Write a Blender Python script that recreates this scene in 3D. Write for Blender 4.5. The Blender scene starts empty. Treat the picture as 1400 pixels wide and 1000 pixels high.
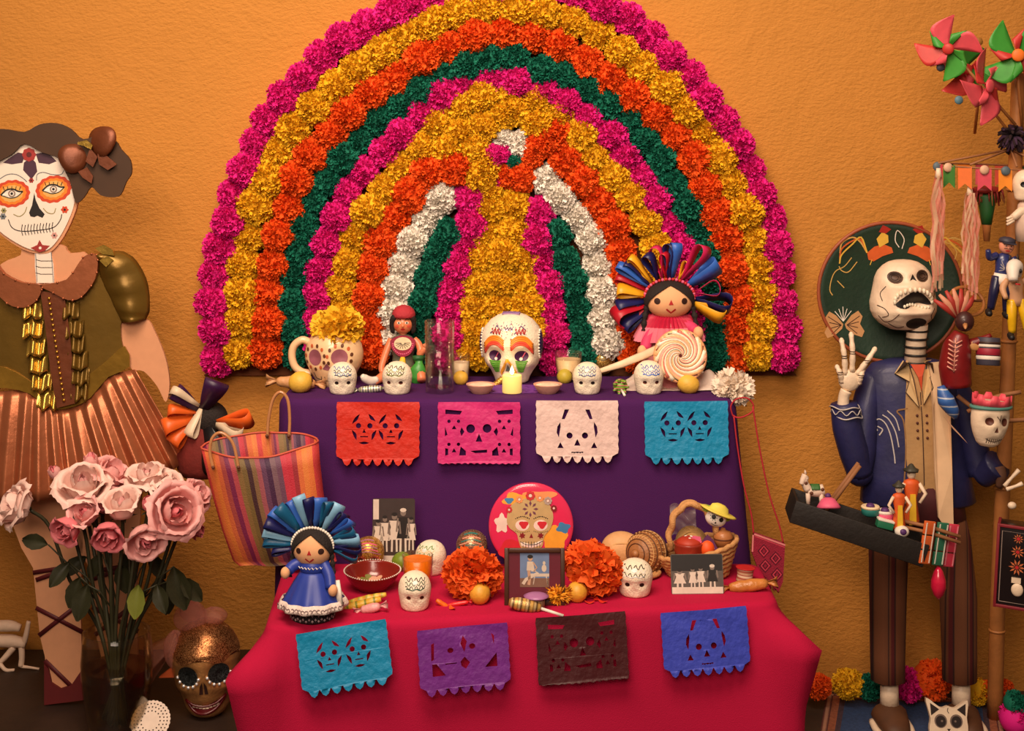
import bpy, bmesh, math, random
from mathutils import Vector, Matrix, Euler
random.seed(7)
R = math.radians
SC = bpy.context.scene
COL = SC.collection
F = 1980.0          # focal length in pixels of the 1400 px frame
HC = 1.275          # eye height
DW = 3.30           # camera to wall

# ------------------------------------------------------------------ camera
cam = bpy.data.cameras.new('camera'); camo = bpy.data.objects.new('camera', cam); COL.objects.link(camo)
camo.location = (0, -DW, HC); camo.rotation_euler = (R(90), 0, 0)
cam.sensor_width = 36; cam.lens = F/1400*36; cam.shift_y = -(500-180)/1400.0
cam.clip_start = .05; cam.clip_end = 60
SC.camera = camo
# ------------------------------------------------------------------ world, lamps, exposure
w = bpy.data.worlds.new('world'); SC.world = w; w.use_nodes = True
bg = w.node_tree.nodes['Background']; bg.inputs[0].default_value = (1, .74, .52, 1); bg.inputs[1].default_value = .13
def area(name, loc, target, size, size_y, energy, col, spread=180):
    l = bpy.data.lights.new(name, 'AREA'); l.shape = 'RECTANGLE'; l.size = size; l.size_y = size_y
    l.energy = energy; l.color = col; l.spread = R(spread)
    o = bpy.data.objects.new(name, l); COL.objects.link(o); o.location = loc
    o.rotation_euler = (Vector(target)-Vector(loc)).to_track_quat('-Z', 'Y').to_euler()
    return o
area('ceiling_softbox', (-.35, -1.9, 2.95), (.02, -.1, .85), 1.6, 1.0, 48, (1, .77, .58), 128)
area('front_softbox', (-.4, -3.6, 2.3), (0, -.1, 1.2), 1.6, 1.2, 18, (1, .77, .60), 78)
vs = SC.view_settings; vs.view_transform = 'Standard'; vs.look = 'None'; vs.exposure = -0.12; vs.gamma = 1.0; vs.use_curve_mapping = False

# ------------------------------------------------------------------ placing
def S(d): return d/F
def P(px, py, d):                       # the point seen at a pixel at distance d from the camera plane
    return Vector(((px-700)*d/F, d-DW, HC-(py-180)*d/F))
def on(px, py, z):                      # the point of the level surface z seen at a pixel
    d = F*(HC-z)/(py-180.0); return P(px, py, d)
def dist(p): return p[1]+DW
ZP, ZK, ZL, ZF = 0.731, 0.408, 0.10, 0.0   # purple table, pink table, low platform, floor

# ------------------------------------------------------------------ materials
def lin(c):
    return tuple((x/255/12.92 if x/255 <= .04045 else ((x/255+.055)/1.055)**2.4) for x in c)
MATS = {}
def mat(name, rgb, rough=.6, metal=0., var=.12, vs_=60, bump=0., bs=120, sheen=0., transl=0., emit=0., coat=0., spec=.5):
    if name in MATS: return MATS[name]
    m = bpy.data.materials.new(name); m.use_nodes = True; nt = m.node_tree; N = nt.nodes; L = nt.links
    b = N['Principled BSDF']; c = lin(rgb)
    b.inputs['Roughness'].default_value = rough; b.inputs['Metallic'].default_value = metal
    b.inputs['Specular IOR Level'].default_value = spec
    if sheen: b.inputs['Sheen Weight'].default_value = sheen
    if coat: b.inputs['Coat Weight'].default_value = coat; b.inputs['Coat Roughness'].default_value = .12
    tc = N.new('ShaderNodeTexCoord')
    nz = N.new('ShaderNodeTexNoise'); nz.inputs['Scale'].default_value = vs_; nz.inputs['Detail'].default_value = 3
    L.new(tc.outputs['Object'], nz.inputs['Vector'])
    mx = N.new('ShaderNodeMix'); mx.data_type = 'RGBA'
    L.new(nz.outputs['Fac'], mx.inputs['Factor'])
    mx.inputs['A'].default_value = tuple(max(0, x*(1-var*1.6)) for x in c)+(1,)
    mx.inputs['B'].default_value = tuple(min(1, x*(1+var*1.6)) for x in c)+(1,)
    L.new(mx.outputs['Result'], b.inputs['Base Color'])
    if bump:
        n2 = N.new('ShaderNodeTexNoise'); n2.inputs['Scale'].default_value = bs; n2.inputs['Detail'].default_value = 4
        L.new(tc.outputs['Object'], n2.inputs['Vector'])
        bp = N.new('ShaderNodeBump'); bp.inputs['Strength'].default_value = bump; bp.inputs['Distance'].default_value = .004
        L.new(n2.outputs['Fac'], bp.inputs['Height']); L.new(bp.outputs['Normal'], b.inputs['Normal'])
    if emit:
        L.new(mx.outputs['Result'], b.inputs['Emission Color']); b.inputs['Emission Strength'].default_value = emit
    if transl:
        t = N.new('ShaderNodeBsdfTranslucent'); L.new(mx.outputs['Result'], t.inputs['Color'])
        ms = N.new('ShaderNodeMixShader'); ms.inputs[0].default_value = transl
        L.new(b.outputs[0], ms.inputs[1]); L.new(t.outputs[0], ms.inputs[2])
        L.new(ms.outputs[0], N['Material Output'].inputs['Surface'])
    m.diffuse_color = c+(1,)
    MATS[name] = m; return m
def glass(name, rgb=(255, 255, 255), rough=.0, ior=1.45, refr=.15):
    if name in MATS: return MATS[name]
    m = bpy.data.materials.new(name); m.use_nodes = True; nt = m.node_tree; N = nt.nodes; L = nt.links
    N.remove(N['Principled BSDF']); out = N['Material Output']
    tr = N.new('ShaderNodeBsdfTransparent'); tr.inputs[0].default_value = lin(rgb)+(1,)
    rf = N.new('ShaderNodeBsdfRefraction'); rf.inputs['Color'].default_value = lin(rgb)+(1,); rf.inputs['IOR'].default_value = ior; rf.inputs['Roughness'].default_value = rough
    gl = N.new('ShaderNodeBsdfGlossy'); gl.inputs['Roughness'].default_value = .03
    lw_ = N.new('ShaderNodeLayerWeight'); lw_.inputs['Blend'].default_value = .5
    pw_ = N.new('ShaderNodeMath'); pw_.operation = 'POWER'; L.new(lw_.outputs['Facing'], pw_.inputs[0]); pw_.inputs[1].default_value = 2.4
    lw = N.new('ShaderNodeMath'); lw.operation = 'MULTIPLY_ADD'; L.new(pw_.outputs[0], lw.inputs[0]); lw.inputs[1].default_value = .6; lw.inputs[2].default_value = .03
    m1 = N.new('ShaderNodeMixShader'); m1.inputs[0].default_value = refr; L.new(tr.outputs[0], m1.inputs[1]); L.new(rf.outputs[0], m1.inputs[2])
    m2 = N.new('ShaderNodeMixShader'); L.new(lw.outputs[0], m2.inputs[0]); L.new(m1.outputs[0], m2.inputs[1]); L.new(gl.outputs[0], m2.inputs[2])
    L.new(m2.outputs[0], out.inputs['Surface'])
    MATS[name] = m; return m
def sheer(name, rgb, alpha, rough=.7):
    if name in MATS: return MATS[name]
    m = mat(name, rgb, rough, transl=.3)
    nt = m.node_tree; N = nt.nodes; L = nt.links; out = N['Material Output']
    src = out.inputs['Surface'].links[0].from_socket
    tr = N.new('ShaderNodeBsdfTransparent'); ms = N.new('ShaderNodeMixShader'); ms.inputs[0].default_value = alpha
    L.new(tr.outputs[0], ms.inputs[1]); L.new(src, ms.inputs[2]); L.new(ms.outputs[0], out.inputs['Surface'])
    return m
def glitter(name, rgb, rgb2, metal=.8, scale=500):
    if name in MATS: return MATS[name]
    m = mat(name, rgb, .35, metal, var=.2, vs_=90)
    nt = m.node_tree; N = nt.nodes; L = nt.links; b = N['Principled BSDF']
    tc = N.new('ShaderNodeTexCoord'); v = N.new('ShaderNodeTexVoronoi'); v.inputs['Scale'].default_value = scale
    L.new(tc.outputs['Object'], v.inputs['Vector'])
    bp = N.new('ShaderNodeBump'); bp.inputs['Strength'].default_value = .9; bp.inputs['Distance'].default_value = .004
    sp = N.new('ShaderNodeSeparateColor'); L.new(v.outputs['Color'], sp.inputs[0])
    L.new(sp.outputs[0], bp.inputs['Height']); L.new(bp.outputs['Normal'], b.inputs['Normal'])
    cr = N.new('ShaderNodeValToRGB'); cr.color_ramp.elements[0].position = .35; cr.color_ramp.elements[1].position = .8
    cr.color_ramp.elements[0].color = lin(rgb)+(1,); cr.color_ramp.elements[1].color = lin(rgb2)+(1,)
    L.new(sp.outputs[1], cr.inputs[0]); L.new(cr.outputs[0], b.inputs['Base Color'])
    return m
def stripes(name, stops, axis='X', scale=1., rough=.75, off=0., bump=.15, metal=0., coat=0.):
    """colour bands along one object axis: stops = [(pos, rgb)...] over one period"""
    if name in MATS: return MATS[name]
    m = mat(name, (128, 128, 128), rough, metal, bump=bump, bs=500, coat=coat)
    nt = m.node_tree; N = nt.nodes; L = nt.links; b = N['Principled BSDF']
    tc = N.new('ShaderNodeTexCoord'); sp = N.new('ShaderNodeSeparateXYZ'); L.new(tc.outputs['Object'], sp.inputs[0])
    ma = N.new('ShaderNodeMath'); ma.operation = 'MULTIPLY_ADD'; L.new(sp.outputs['XYZ'.index(axis)], ma.inputs[0])
    ma.inputs[1].default_value = scale; ma.inputs[2].default_value = off
    fr = N.new('ShaderNodeMath'); fr.operation = 'FRACT'; L.new(ma.outputs[0], fr.inputs[0])
    cr = N.new('ShaderNodeValToRGB'); e = cr.color_ramp.elements
    e[0].position = stops[0][0]; e[0].color = lin(stops[0][1])+(1,)
    e[1].position = stops[1][0]; e[1].color = lin(stops[1][1])+(1,)
    for p, c in stops[2:]:
        k = e.new(p); k.color = lin(c)+(1,)
    L.new(fr.outputs[0], cr.inputs[0]); L.new(cr.outputs[0], b.inputs['Base Color'])
    return m

# ------------------------------------------------------------------ mesh builder
def cat(pts, n=6, closed=False):         # Catmull-Rom through points
    pts = [Vector(p) for p in pts]; out = []; m = len(pts)
    rng = range(m) if closed else range(m-1)
    for i in rng:
        p0 = pts[(i-1) % m] if closed or i > 0 else pts[0]*2-pts[1]
        p1 = pts[i]; p2 = pts[(i+1) % m]
        p3 = pts[(i+2) % m] if closed or i < m-2 else pts[-1]*2-pts[-2]
        for k in range(n):
            t = k/n
            out.append(.5*((2*p1)+(p2-p0)*t+(2*p0-5*p1+4*p2-p3)*t*t+(3*p1-p0-3*p2+p3)*t**3))
    if not closed: out.append(pts[-1])
    return out
def circ(cx, cz, rx, rz=None, n=16, a0=0):
    rz = rx if rz is None else rz
    return [(cx+rx*math.cos(a0+2*math.pi*k/n), cz+rz*math.sin(a0+2*math.pi*k/n)) for k in range(n)]
class MB:
    def __init__(s, sc=1.): s.V = []; s.Fc = []; s.mi = []; s.sm = []; s.sc = sc; s.M = Matrix.Identity(4)
    def v(s, co):
        s.V.append((s.M @ Vector(co))*s.sc); return len(s.V)-1
    def f(s, idx, mi=0, sm=True): s.Fc.append(tuple(idx)); s.mi.append(mi); s.sm.append(sm)
    def grid(s, fn, nu, nv, wu=False, mi=0, sm=True):
        I = [[s.v(fn(i/nu, j/nv)) for j in range(nv+1)] for i in range(nu if wu else nu+1)]
        for i in range(nu):
            a = I[i]; b = I[(i+1) % len(I)] if wu else I[i+1]
            for j in range(nv): s.f((a[j], b[j], b[j+1], a[j+1]), mi, sm)
        return I
    def lathe(s, prof, n=20, c=(0, 0, 0), mi=0, cap0=True, cap1=True, sm=True, fn=None):
        rows = []
        for r, z in prof:
            row = []
            for k in range(n):
                a = 2*math.pi*k/n; rr = r*(fn(a, z) if fn else 1)
                row.append(s.v((c[0]+rr*math.cos(a), c[1]+rr*math.sin(a), c[2]+z)))
            rows.append(row)
        for i in range(len(rows)-1):
            for k in range(n):
                s.f((rows[i][k], rows[i][(k+1) % n], rows[i+1][(k+1) % n], rows[i+1][k]), mi, sm)
        if cap0: s.f(rows[0][::-1], mi, False)
        if cap1: s.f(rows[-1], mi, False)
    def ell(s, c, r, nu=16, nv=10, mi=0, rot=None, sup=None):
        c = Vector(c); rot = (rot.to_matrix() if isinstance(rot, Euler) else Euler(rot).to_matrix()) if rot else Matrix.Identity(3)
        top = s.v(c+rot @ Vector((0, 0, r[2]))); bot = s.v(c+rot @ Vector((0, 0, -r[2]))); rows = []
        for j in range(1, nv):
            t = math.pi*j/nv; row = []
            for i in range(nu):
                a = 2*math.pi*i/nu
                row.append(s.v(c+rot @ Vector((r[0]*math.sin(t)*math.cos(a), r[1]*math.sin(t)*math.sin(a), r[2]*math.cos(t)))))
            rows.append(row)
        for i in range(nu):
            s.f((top, rows[0][i], rows[0][(i+1) % nu]), mi); s.f((bot, rows[-1][(i+1) % nu], rows[-1][i]), mi)
            for j in range(nv-2): s.f((rows[j][i], rows[j+1][i], rows[j+1][(i+1) % nu], rows[j][(i+1) % nu]), mi)
    def tube(s, pts, r, n=8, mi=0, caps=True, flat=1.):
        pts = [Vector(p) for p in pts]; m = len(pts); rs = r if isinstance(r, (list, tuple)) else [r]*m
        if len(rs) != m: rs = [rs[min(int(i*(len(rs)-1)/(m-1)), len(rs)-2)]*(1-((i*(len(rs)-1)/(m-1))-min(int(i*(len(rs)-1)/(m-1)), len(rs)-2)))+rs[min(int(i*(len(rs)-1)/(m-1)), len(rs)-2)+1]*((i*(len(rs)-1)/(m-1))-min(int(i*(len(rs)-1)/(m-1)), len(rs)-2)) for i in range(m)]
        prev = None; rows = []
        for i in range(m):
            t = (pts[min(i+1, m-1)]-pts[max(i-1, 0)])
            t = t.normalized() if t.length > 1e-9 else Vector((0, 0, 1))
            if prev is None:
                up = Vector((0, 1, 0)) if abs(t.y) < .9 else Vector((1, 0, 0)); u = up.cross(t).normalized()
            else: u = (prev-t*prev.dot(t)).normalized()
            prev = u; w_ = t.cross(u)
            rows.append([s.v(pts[i]+(u*math.cos(2*math.pi*k/n)+w_*math.sin(2*math.pi*k/n)*flat)*rs[i]) for k in range(n)])
        for i in range(m-1):
            for k in range(n): s.f((rows[i][k], rows[i][(k+1) % n], rows[i+1][(k+1) % n], rows[i+1][k]), mi)
        if caps: s.f(rows[0][::-1], mi); s.f(rows[-1], mi)
    def box(s, c, size, mi=0, rot=None, taper=1.):
        c = Vector(c); rot = Euler(rot).to_matrix() if rot else Matrix.Identity(3); x, y, z = (k/2 for k in size)
        I = [s.v(c+rot @ Vector((sx*x*(taper if sz > 0 else 1), sy*y*(taper if sz > 0 else 1), sz*z))) for sz in (-1, 1) for sy in (-1, 1) for sx in (-1, 1)]
        for q in ((0, 2, 3, 1), (4, 5, 7, 6), (0, 1, 5, 4), (2, 6, 7, 3), (0, 4, 6, 2), (1, 3, 7, 5)): s.f([I[k] for k in q], mi, False)
    def rbox(s, c, size, b, mi=0, rot=None):      # box with chamfered edges
        c = Vector(c); rot = Euler(rot).to_matrix() if rot else Matrix.Identity(3)
        bm = bmesh.new(); bmesh.ops.create_cube(bm, size=1)
        for q in bm.verts: q.co = Vector((q.co.x*size[0], q.co.y*size[1], q.co.z*size[2]))
        bmesh.ops.bevel(bm, geom=list(bm.edges), offset=b, segments=2, affect='EDGES', profile=.6)
        bm.verts.index_update(); I = [s.v(c+rot @ q.co) for q in bm.verts]
        for fc in bm.faces: s.f([I[q.index] for q in fc.verts], mi, True)
        bm.free()
    def prism(s, poly, y0, y1, mi=0, fy=None, side=None, back=True):   # outline in x,z extruded along y (y0 front)
        area_ = sum(poly[i][0]*poly[(i+1) % len(poly)][1]-poly[(i+1) % len(poly)][0]*poly[i][1] for i in range(len(poly)))
        if area_ < 0: poly = poly[::-1]
        g = fy or (lambda x, z: 0)
        a = [s.v((p[0], y0+g(p[0], p[1]), p[1])) for p in poly]; b = [s.v((p[0], y1+g(p[0], p[1]), p[1])) for p in poly]; n = len(poly)
        s.f(a, mi, False)
        if back: s.f(b[::-1], mi, False)
        for k in range(n): s.f((a[k], b[k], b[(k+1) % n], a[(k+1) % n]), side if side is not None else mi, False)
    def patch(s, poly, fy, mi=0, rings=3):        # star-shaped spot of paint lying on a surface y = fy(x, z)
        cx = sum(p[0] for p in poly)/len(poly); cz = sum(p[1] for p in poly)/len(poly); n = len(poly)
        area_ = sum(poly[i][0]*poly[(i+1) % n][1]-poly[(i+1) % n][0]*poly[i][1] for i in range(n))
        if area_ < 0: poly = poly[::-1]
        cc = s.v((cx, fy(cx, cz), cz)); rows = []
        for k in range(1, rings+1):
            t = k/rings; row = []
            for p in poly:
                x = cx+(p[0]-cx)*t; z = cz+(p[1]-cz)*t; row.append(s.v((x, fy(x, z), z)))
            rows.append(row)
        for i in range(n):
            s.f((cc, rows[0][i], rows[0][(i+1) % n]), mi)
            for k in range(rings-1): s.f((rows[k][i], rows[k+1][i], rows[k+1][(i+1) % n], rows[k][(i+1) % n]), mi)
    def stroke(s, pts, wd, fy, mi=0, taper=False):
        pts = [Vector((p[0], p[1])) for p in pts]; m = len(pts); L_ = []
        for i in range(m):
            t = (pts[min(i+1, m-1)]-pts[max(i-1, 0)]); t = t.normalized() if t.length else Vector((1, 0))
            nrm = Vector((-t.y, t.x)); ww = wd/2*(math.sin(math.pi*(i+.5)/m)*.8+.2 if taper else 1)
            a = pts[i]+nrm*ww; b = pts[i]-nrm*ww
            L_.append((s.v((a.x, fy(a.x, a.y), a.y)), s.v((b.x, fy(b.x, b.y), b.y))))
        for i in range(m-1): s.f((L_[i][1], L_[i+1][1], L_[i+1][0], L_[i][0]), mi)
    def strip(s, L1, L2, mi=0, sm=True):          # ruled band between two 3d polylines
        a = [s.v(p) for p in L1]; b = [s.v(p) for p in L2]
        for i in range(len(a)-1): s.f((a[i], b[i], b[i+1], a[i+1]), mi, sm)
    def mesh(s, name, mats):
        me = bpy.data.meshes.new(name); me.from_pydata([tuple(q) for q in s.V], [], s.Fc)
        me.polygons.foreach_set('material_index', s.mi); me.polygons.foreach_set('use_smooth', s.sm)
        for m in (mats if isinstance(mats, (list, tuple)) else [mats]): me.materials.append(m)
        me.update(); return me
    def build(s, name, mats, parent=None, loc=None, rot=None, label=None, solid=0.):
        o = bpy.data.objects.new(name, s.mesh(name, mats)); COL.objects.link(o)
        if parent is not None: o.parent = parent
        if loc is not None: o.location = loc
        if rot is not None: o.rotation_euler = rot
        if label: o['label'] = label
        if solid:
            md = o.modifiers.new('thickness', 'SOLIDIFY'); md.thickness = solid; md.offset = 0
        return o
def thing(name, label, cat_, loc=(0, 0, 0), rot=(0, 0, 0), group=None):
    o = bpy.data.objects.new(name, None); COL.objects.link(o); o.empty_display_size = .02
    o.location = loc; o.rotation_euler = rot; o['label'] = label; o['category'] = cat_
    if group: o['group'] = group
    return o
def tag(o, label, cat_, group=None):
    o['label'] = label; o['category'] = cat_
    if group: o['group'] = group
    return o
def struct(o, label=None, category='wall'):
    o['kind'] = 'structure'; o['label'] = label; o['category'] = category; return o
def inst(me, name, parent=None, loc=(0, 0, 0), rot=(0, 0, 0), scale=1.):
    o = bpy.data.objects.new(name, me); COL.objects.link(o); o.parent = parent; o.location = loc; o.rotation_euler = rot
    o.scale = (scale,)*3 if not isinstance(scale, (tuple, list)) else scale
    return o
def copy_tree(o, parent=None):
    c = o.copy(); COL.objects.link(c); c.parent = parent
    for ch in list(o.children): copy_tree(ch, c)
    return c
flat0 = lambda x, z: 0.

# =================================================================== the setting
def wall_material():
    m = mat('ochre_stucco', (196, 129, 48), .8, var=.07, vs_=3)
    nt = m.node_tree; N = nt.nodes; L = nt.links; b = N['Principled BSDF']
    tc = N.new('ShaderNodeTexCoord')
    n1 = N.new('ShaderNodeTexNoise'); n1.inputs['Scale'].default_value = 85; n1.inputs['Detail'].default_value = 5; n1.inputs['Roughness'].default_value = .6
    mp = N.new('ShaderNodeMapping'); mp.inputs['Scale'].default_value = (1, 1, 1.7); L.new(tc.outputs['Object'], mp.inputs['Vector']); L.new(mp.outputs[0], n1.inputs['Vector'])
    n2 = N.new('ShaderNodeTexNoise'); n2.inputs['Scale'].default_value = 7; n2.inputs['Distortion'].default_value = 1.5; L.new(tc.outputs['Object'], n2.inputs['Vector'])
    ad = N.new('ShaderNodeMath'); ad.operation = 'MULTIPLY_ADD'; L.new(n2.outputs['Fac'], ad.inputs[0]); ad.inputs[1].default_value = 1.3; L.new(n1.outputs['Fac'], ad.inputs[2])
    bp = N.new('ShaderNodeBump'); bp.inputs['Strength'].default_value = .55; bp.inputs['Distance'].default_value = .008
    L.new(ad.outputs[0], bp.inputs['Height']); L.new(bp.outputs['Normal'], b.inputs['Normal'])
    return m
b = MB()
random.seed(3)
b.grid(lambda u, v: (-3+6*u, .004*math.sin(9*u*3+v*7)+.003*math.sin(31*v+u*17), -.05+3.25*v), 60, 40)
struct(b.build('wall_back', wall_material()), 'ochre stucco wall behind the altar', 'wall')
b = MB(); b.box((0, -2.4, -.03), (6, 5, .06))
struct(b.build('floor', mat('dark_floor', (58, 40, 28), .7, var=.25, vs_=6, bump=.3, bs=60)), 'dark brown floor', 'floor')
b = MB(); b.rbox((-1.46, -.46, .05), (1.90, .90, .10), .008)
tag(b.build('low_platform', mat('dark_wood', (44, 29, 20), .55, var=.3, vs_=14, bump=.2, bs=40)), 'low dark wooden platform under the vase of roses', 'platform')

# =================================================================== flower arch
TISSUE = {'magenta': (232, 30, 140), 'yellow': (255, 187, 30), 'orange': (255, 92, 20), 'green': (16, 112, 88), 'white': (255, 236, 222)}
def tissue(c): return mat('tissue_'+c, TISSUE[c], .75, var=.14, vs_=90, transl=.06, spec=.3)
def pompom(name, m, n=120, seed=0, fringe=.10, back=.35, curl=.25, core=.70, wid=(.2, .32), r0=.45):
    rnd = random.Random(seed); b = MB(); b.ell((0, .1, 0), (core, core*.85, core), 14, 8)
    k = 0; i = 0
    while k < n:
        i += 1
        y = -1+(1+back)*(k+.5)/n; a = k*2.399963+rnd.uniform(-.3, .3)
        k += 1; rr = math.sqrt(max(0, 1-y*y)); d = Vector((rr*math.cos(a), y, rr*math.sin(a)))
        d = (d+Vector((rnd.uniform(-.15, .15), rnd.uniform(-.15, .15), rnd.uniform(-.15, .15)))).normalized()
        t = d.cross(Vector((rnd.uniform(-1, 1), rnd.uniform(-1, 1), rnd.uniform(-1, 1)))).normalized(); q = d.cross(t)
        ln = rnd.uniform(.86, 1.08); cu = rnd.uniform(-curl, curl); ph = rnd.uniform(0, 6); wd = rnd.uniform(*wid); rows = []
        for r_, wf, c_ in ((r0, .45, 0), ((r0+1)/2, .85, .25), (1., 1.1, 1.)):
            row = []
            for j in range(6):
                x = (j/5-.5)*2; zz = fringe*(1 if j % 2 else -1)*rnd.uniform(.5, 1.2) if r_ == 1. else 0
                row.append(b.v(d*(ln*r_+zz-.08*x*x*c_)+t*(x*wd*wf)+q*(cu*c_+.05*math.sin(ph+x*5)*r_*1.4)))
            rows.append(row)
        for r_ in range(2):
            for j in range(5): b.f((rows[r_][j], rows[r_][j+1], rows[r_+1][j+1], rows[r_+1][j]))
    return b.mesh(name, m)
POM = {c: [pompom('paper_flower_'+c, tissue(c), 300, 11+s, fringe=.03 if c == 'white' else .04, curl=.20 if c == 'white' else .12, core=.89, wid=(.11, .19) if c == 'white' else (.09, .16), r0=.76, back=.3) for s in range(3)] for c in TISSUE}
ROWS = [
 ('magenta', 22.5, 38, [(298,490),(297,455),(292,420),(294,385),(301,348),(310,312),(317,275),(333,235),(347,204),(361,170),(382,138),(408,110),(432,88),(460,62),(490,44),(522,28),(556,9),(592,-8),(640,-18),(690,-22),(740,-18),(785,-8),(830,11),(865,32),(893,55),(915,76),(938,101),(962,130),(985,161),(1005,195),(1020,225),(1036,257),(1050,290),(1058,320),(1063,352),(1066,385),(1068,415),(1070,452),(1072,488)]),
 ('yellow', 24, 40, [(327,480),(331,436),(331,389),(337,349),(347,307),(350,270),(370,236),(386,196),(416,161),(445,133),(475,106),(510,80),(543,55),(580,35),(616,18),(660,11),(705,10),(742,17),(778,28),(816,42),(848,68),(879,91),(908,116),(935,144),(962,174),(982,208),(999,246),(1019,287),(1030,328),(1036,365),(1042,402),(1038,447),(1036,485)]),
 ('orange', 24, 40, [(364,480),(368,440),(364,400),(375,357),(381,320),(394,279),(405,240),(432,205),(465,167),(499,132),(541,105),(584,78),(628,58),(666,45),(710,44),(742,54),(775,68),(810,93),(844,115),(876,138),(900,162),(927,190),(950,222),(964,259),(982,294),(995,335),(1002,372),(1010,410),(1003,455),(1002,488)]),
 ('green', 21, 35, [(405,484),(401,452),(400,422),(402,387),(409,347),(416,312),(431,272),(450,243),(474,211),(502,180),(530,156),(560,139),(584,119),(612,101),(652,86),(692,78),(718,86),(748,98),(778,109),(812,128),(839,147),(866,167),(885,193),(905,222),(920,256),(939,282),(953,312),(963,345),(971,385),(976,430),(979,488)]),
 ('magenta', 21.5, 37, [(436,476),(431,437),(433,397),(440,357),(451,316),(468,279),(488,250),(514,218),(545,186),(574,160),(600,134),(641,114),(686,107),(725,115),(758,131),(787,150),(818,171),(841,193),(860,222),(886,254),(905,286),(921,316),(933,350),(942,400),(947,445),(948,486)]),
 ('yellow', 23, 38, [(470,470),(467,430),(467,392),(477,352),(491,306),(516,269),(542,237),(570,208),(594,170),(625,147),(660,133),(698,129),(742,140),(768,157),(799,190),(816,225),(845,248),(873,283),(890,316),(902,360),(910,410),(914,450),(914,486)]),
 ('orange', 24, 37, [(507,482),(511,442),(506,397),(513,352),(530,310),(558,273),(585,236),(622,230)]),
 ('orange', 24, 37, [(752,192),(788,238),(814,268),(836,303),(846,346),(858,395),(866,440),(870,484)]),
 ('white', 22, 33, [(602,272),(579,308),(556,346),(546,387),(538,424),(538,462)]),
 ('white', 22.5, 34, [(743,243),(774,277),(800,313),(814,347),(822,387),(826,425),(831,468)]),
 ('green', 21.5, 32, [(615,316),(599,346),(584,383),(577,413),(573,445),(575,480)]),
 ('green', 21.5, 33, [(763,320),(771,353),(785,387),(792,424),(795,464),(796,490)]),
 ('magenta', 21.5, 33, [(644,272),(644,313),(634,347),(619,387),(615,424),(613,458),(614,488)]),
 ('magenta', 21.5, 33, [(737,290),(734,328),(743,364),(752,396),(756,432),(759,468),(760,492)]),
]
EXTRA = [('yellow', 23, p) for p in [(628,180),(612,202),(648,203),(656,240),(686,158),(735,168),(700,150),(664,172),(662,225),(668,283),(704,280),(662,318),(702,316),(655,352),(688,348),(718,352),(650,387),(686,382),(718,388),(647,420),(684,416),(722,416),(650,452),(690,450),(728,452),(655,484),(700,486),(640,478)]] + \
        [('orange', 20, (712,243)), ('orange', 20, (695,240)), ('white', 19, (711,199)), ('magenta', 15.5, (684,210)), ('magenta', 14, (679,245)), ('green', 10, (703,222)), ('orange', 22, (760,180)), ('white', 15, (688,189)), ('yellow', 18, (668,262)), ('orange', 18, (728,214)), ('orange', 16, (668,228)), ('magenta', 17, (672,214)), ('orange', 18, (735,200))]
arch = thing('flower_arch', 'rainbow arch of ruffled paper flowers on the ochre wall', 'flower arch', P(690, 505, DW))
ab = arch.location
outl = [(278,508)]+[(x, y) for x, y in ROWS[0][3]]+[(1090,508)]
bb = MB(); bb.prism([(P(x, y+(6 if y > 400 else 10), 3.285)-ab).to_tuple()[::2] for x, y in outl], -.012, -.001)
bb.build('backing_board', mat('kraft_board', (120, 66, 34), .9), arch, loc=(0, 0, 0))
rnd = random.Random(5); NF = 0
def add_flower(c, x, y, rpx):
    global NF
    p = P(x, y, 3.243+rnd.uniform(-.012, .010)); NF += 1
    inst(POM[c][rnd.randrange(3)], 'paper_flower', arch, p-ab, (rnd.uniform(-.3, .3), rnd.uniform(0, 6.28), rnd.uniform(-.3, .3)), rpx/606*rnd.uniform(.98, 1.12))
for c, r_, sp, pts in ROWS:
    cv = cat([(x, y, 0) for x, y in pts], 8); L_ = [0]
    for i in range(1, len(cv)): L_.append(L_[-1]+(cv[i]-cv[i-1]).length)
    n = max(1, round(L_[-1]/sp)); j = 0
    for k in range(n+1):
        t = L_[-1]*k/n
        while j < len(L_)-2 and L_[j+1] < t: j += 1
        p = cv[j].lerp(cv[j+1], (t-L_[j])/max(1e-6, L_[j+1]-L_[j]))
        add_flower(c, p.x+rnd.uniform(-2, 2), p.y+rnd.uniform(-2, 2), r_)
for c, r_, (x, y) in EXTRA: add_flower(c, x, y, r_)

# =================================================================== tables and cloths
def table(name, label, corners, ztop, m):
    cx = sum(c[0] for c in corners)/4; cy = sum(c[1] for c in corners)/4
    t = thing(name, label, 'table', (cx, cy, 0))
    pr = MB(); q = [Vector((x-cx, y-cy, 0)) for x, y in corners]
    a = [pr.v((p.x*.96, p.y*.90, ztop-.03)) for p in q]; c_ = [pr.v((p.x*.96, p.y*.90, ztop-.006)) for p in q]
    pr.f(a[::-1], 0, False); pr.f(c_, 0, False)
    for k in range(4): pr.f((a[k], a[(k+1) % 4], c_[(k+1) % 4], c_[k]), 0, False)
    pr.build('table_top', m, t)
    for p in q:
        l = MB(); l.box((p.x*.9, p.y*.86, (ztop-.03)/2), (.04, .04, ztop-.03)); l.build('leg', m, t)
    return t
dark = MATS['dark_wood']
PC = [(-.470, -.352), (.452, -.352), (.452, -.075), (-.470, -.075)]
KC = [(-.428, -.765), (.487, -.628), (.492, -.392), (-.452, -.392)]
table('altar_table', 'taller altar table under the purple cloth', PC, ZP, dark)
table('altar_step_table', 'lower altar table under the pink cloth', KC, ZK, dark)
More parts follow.
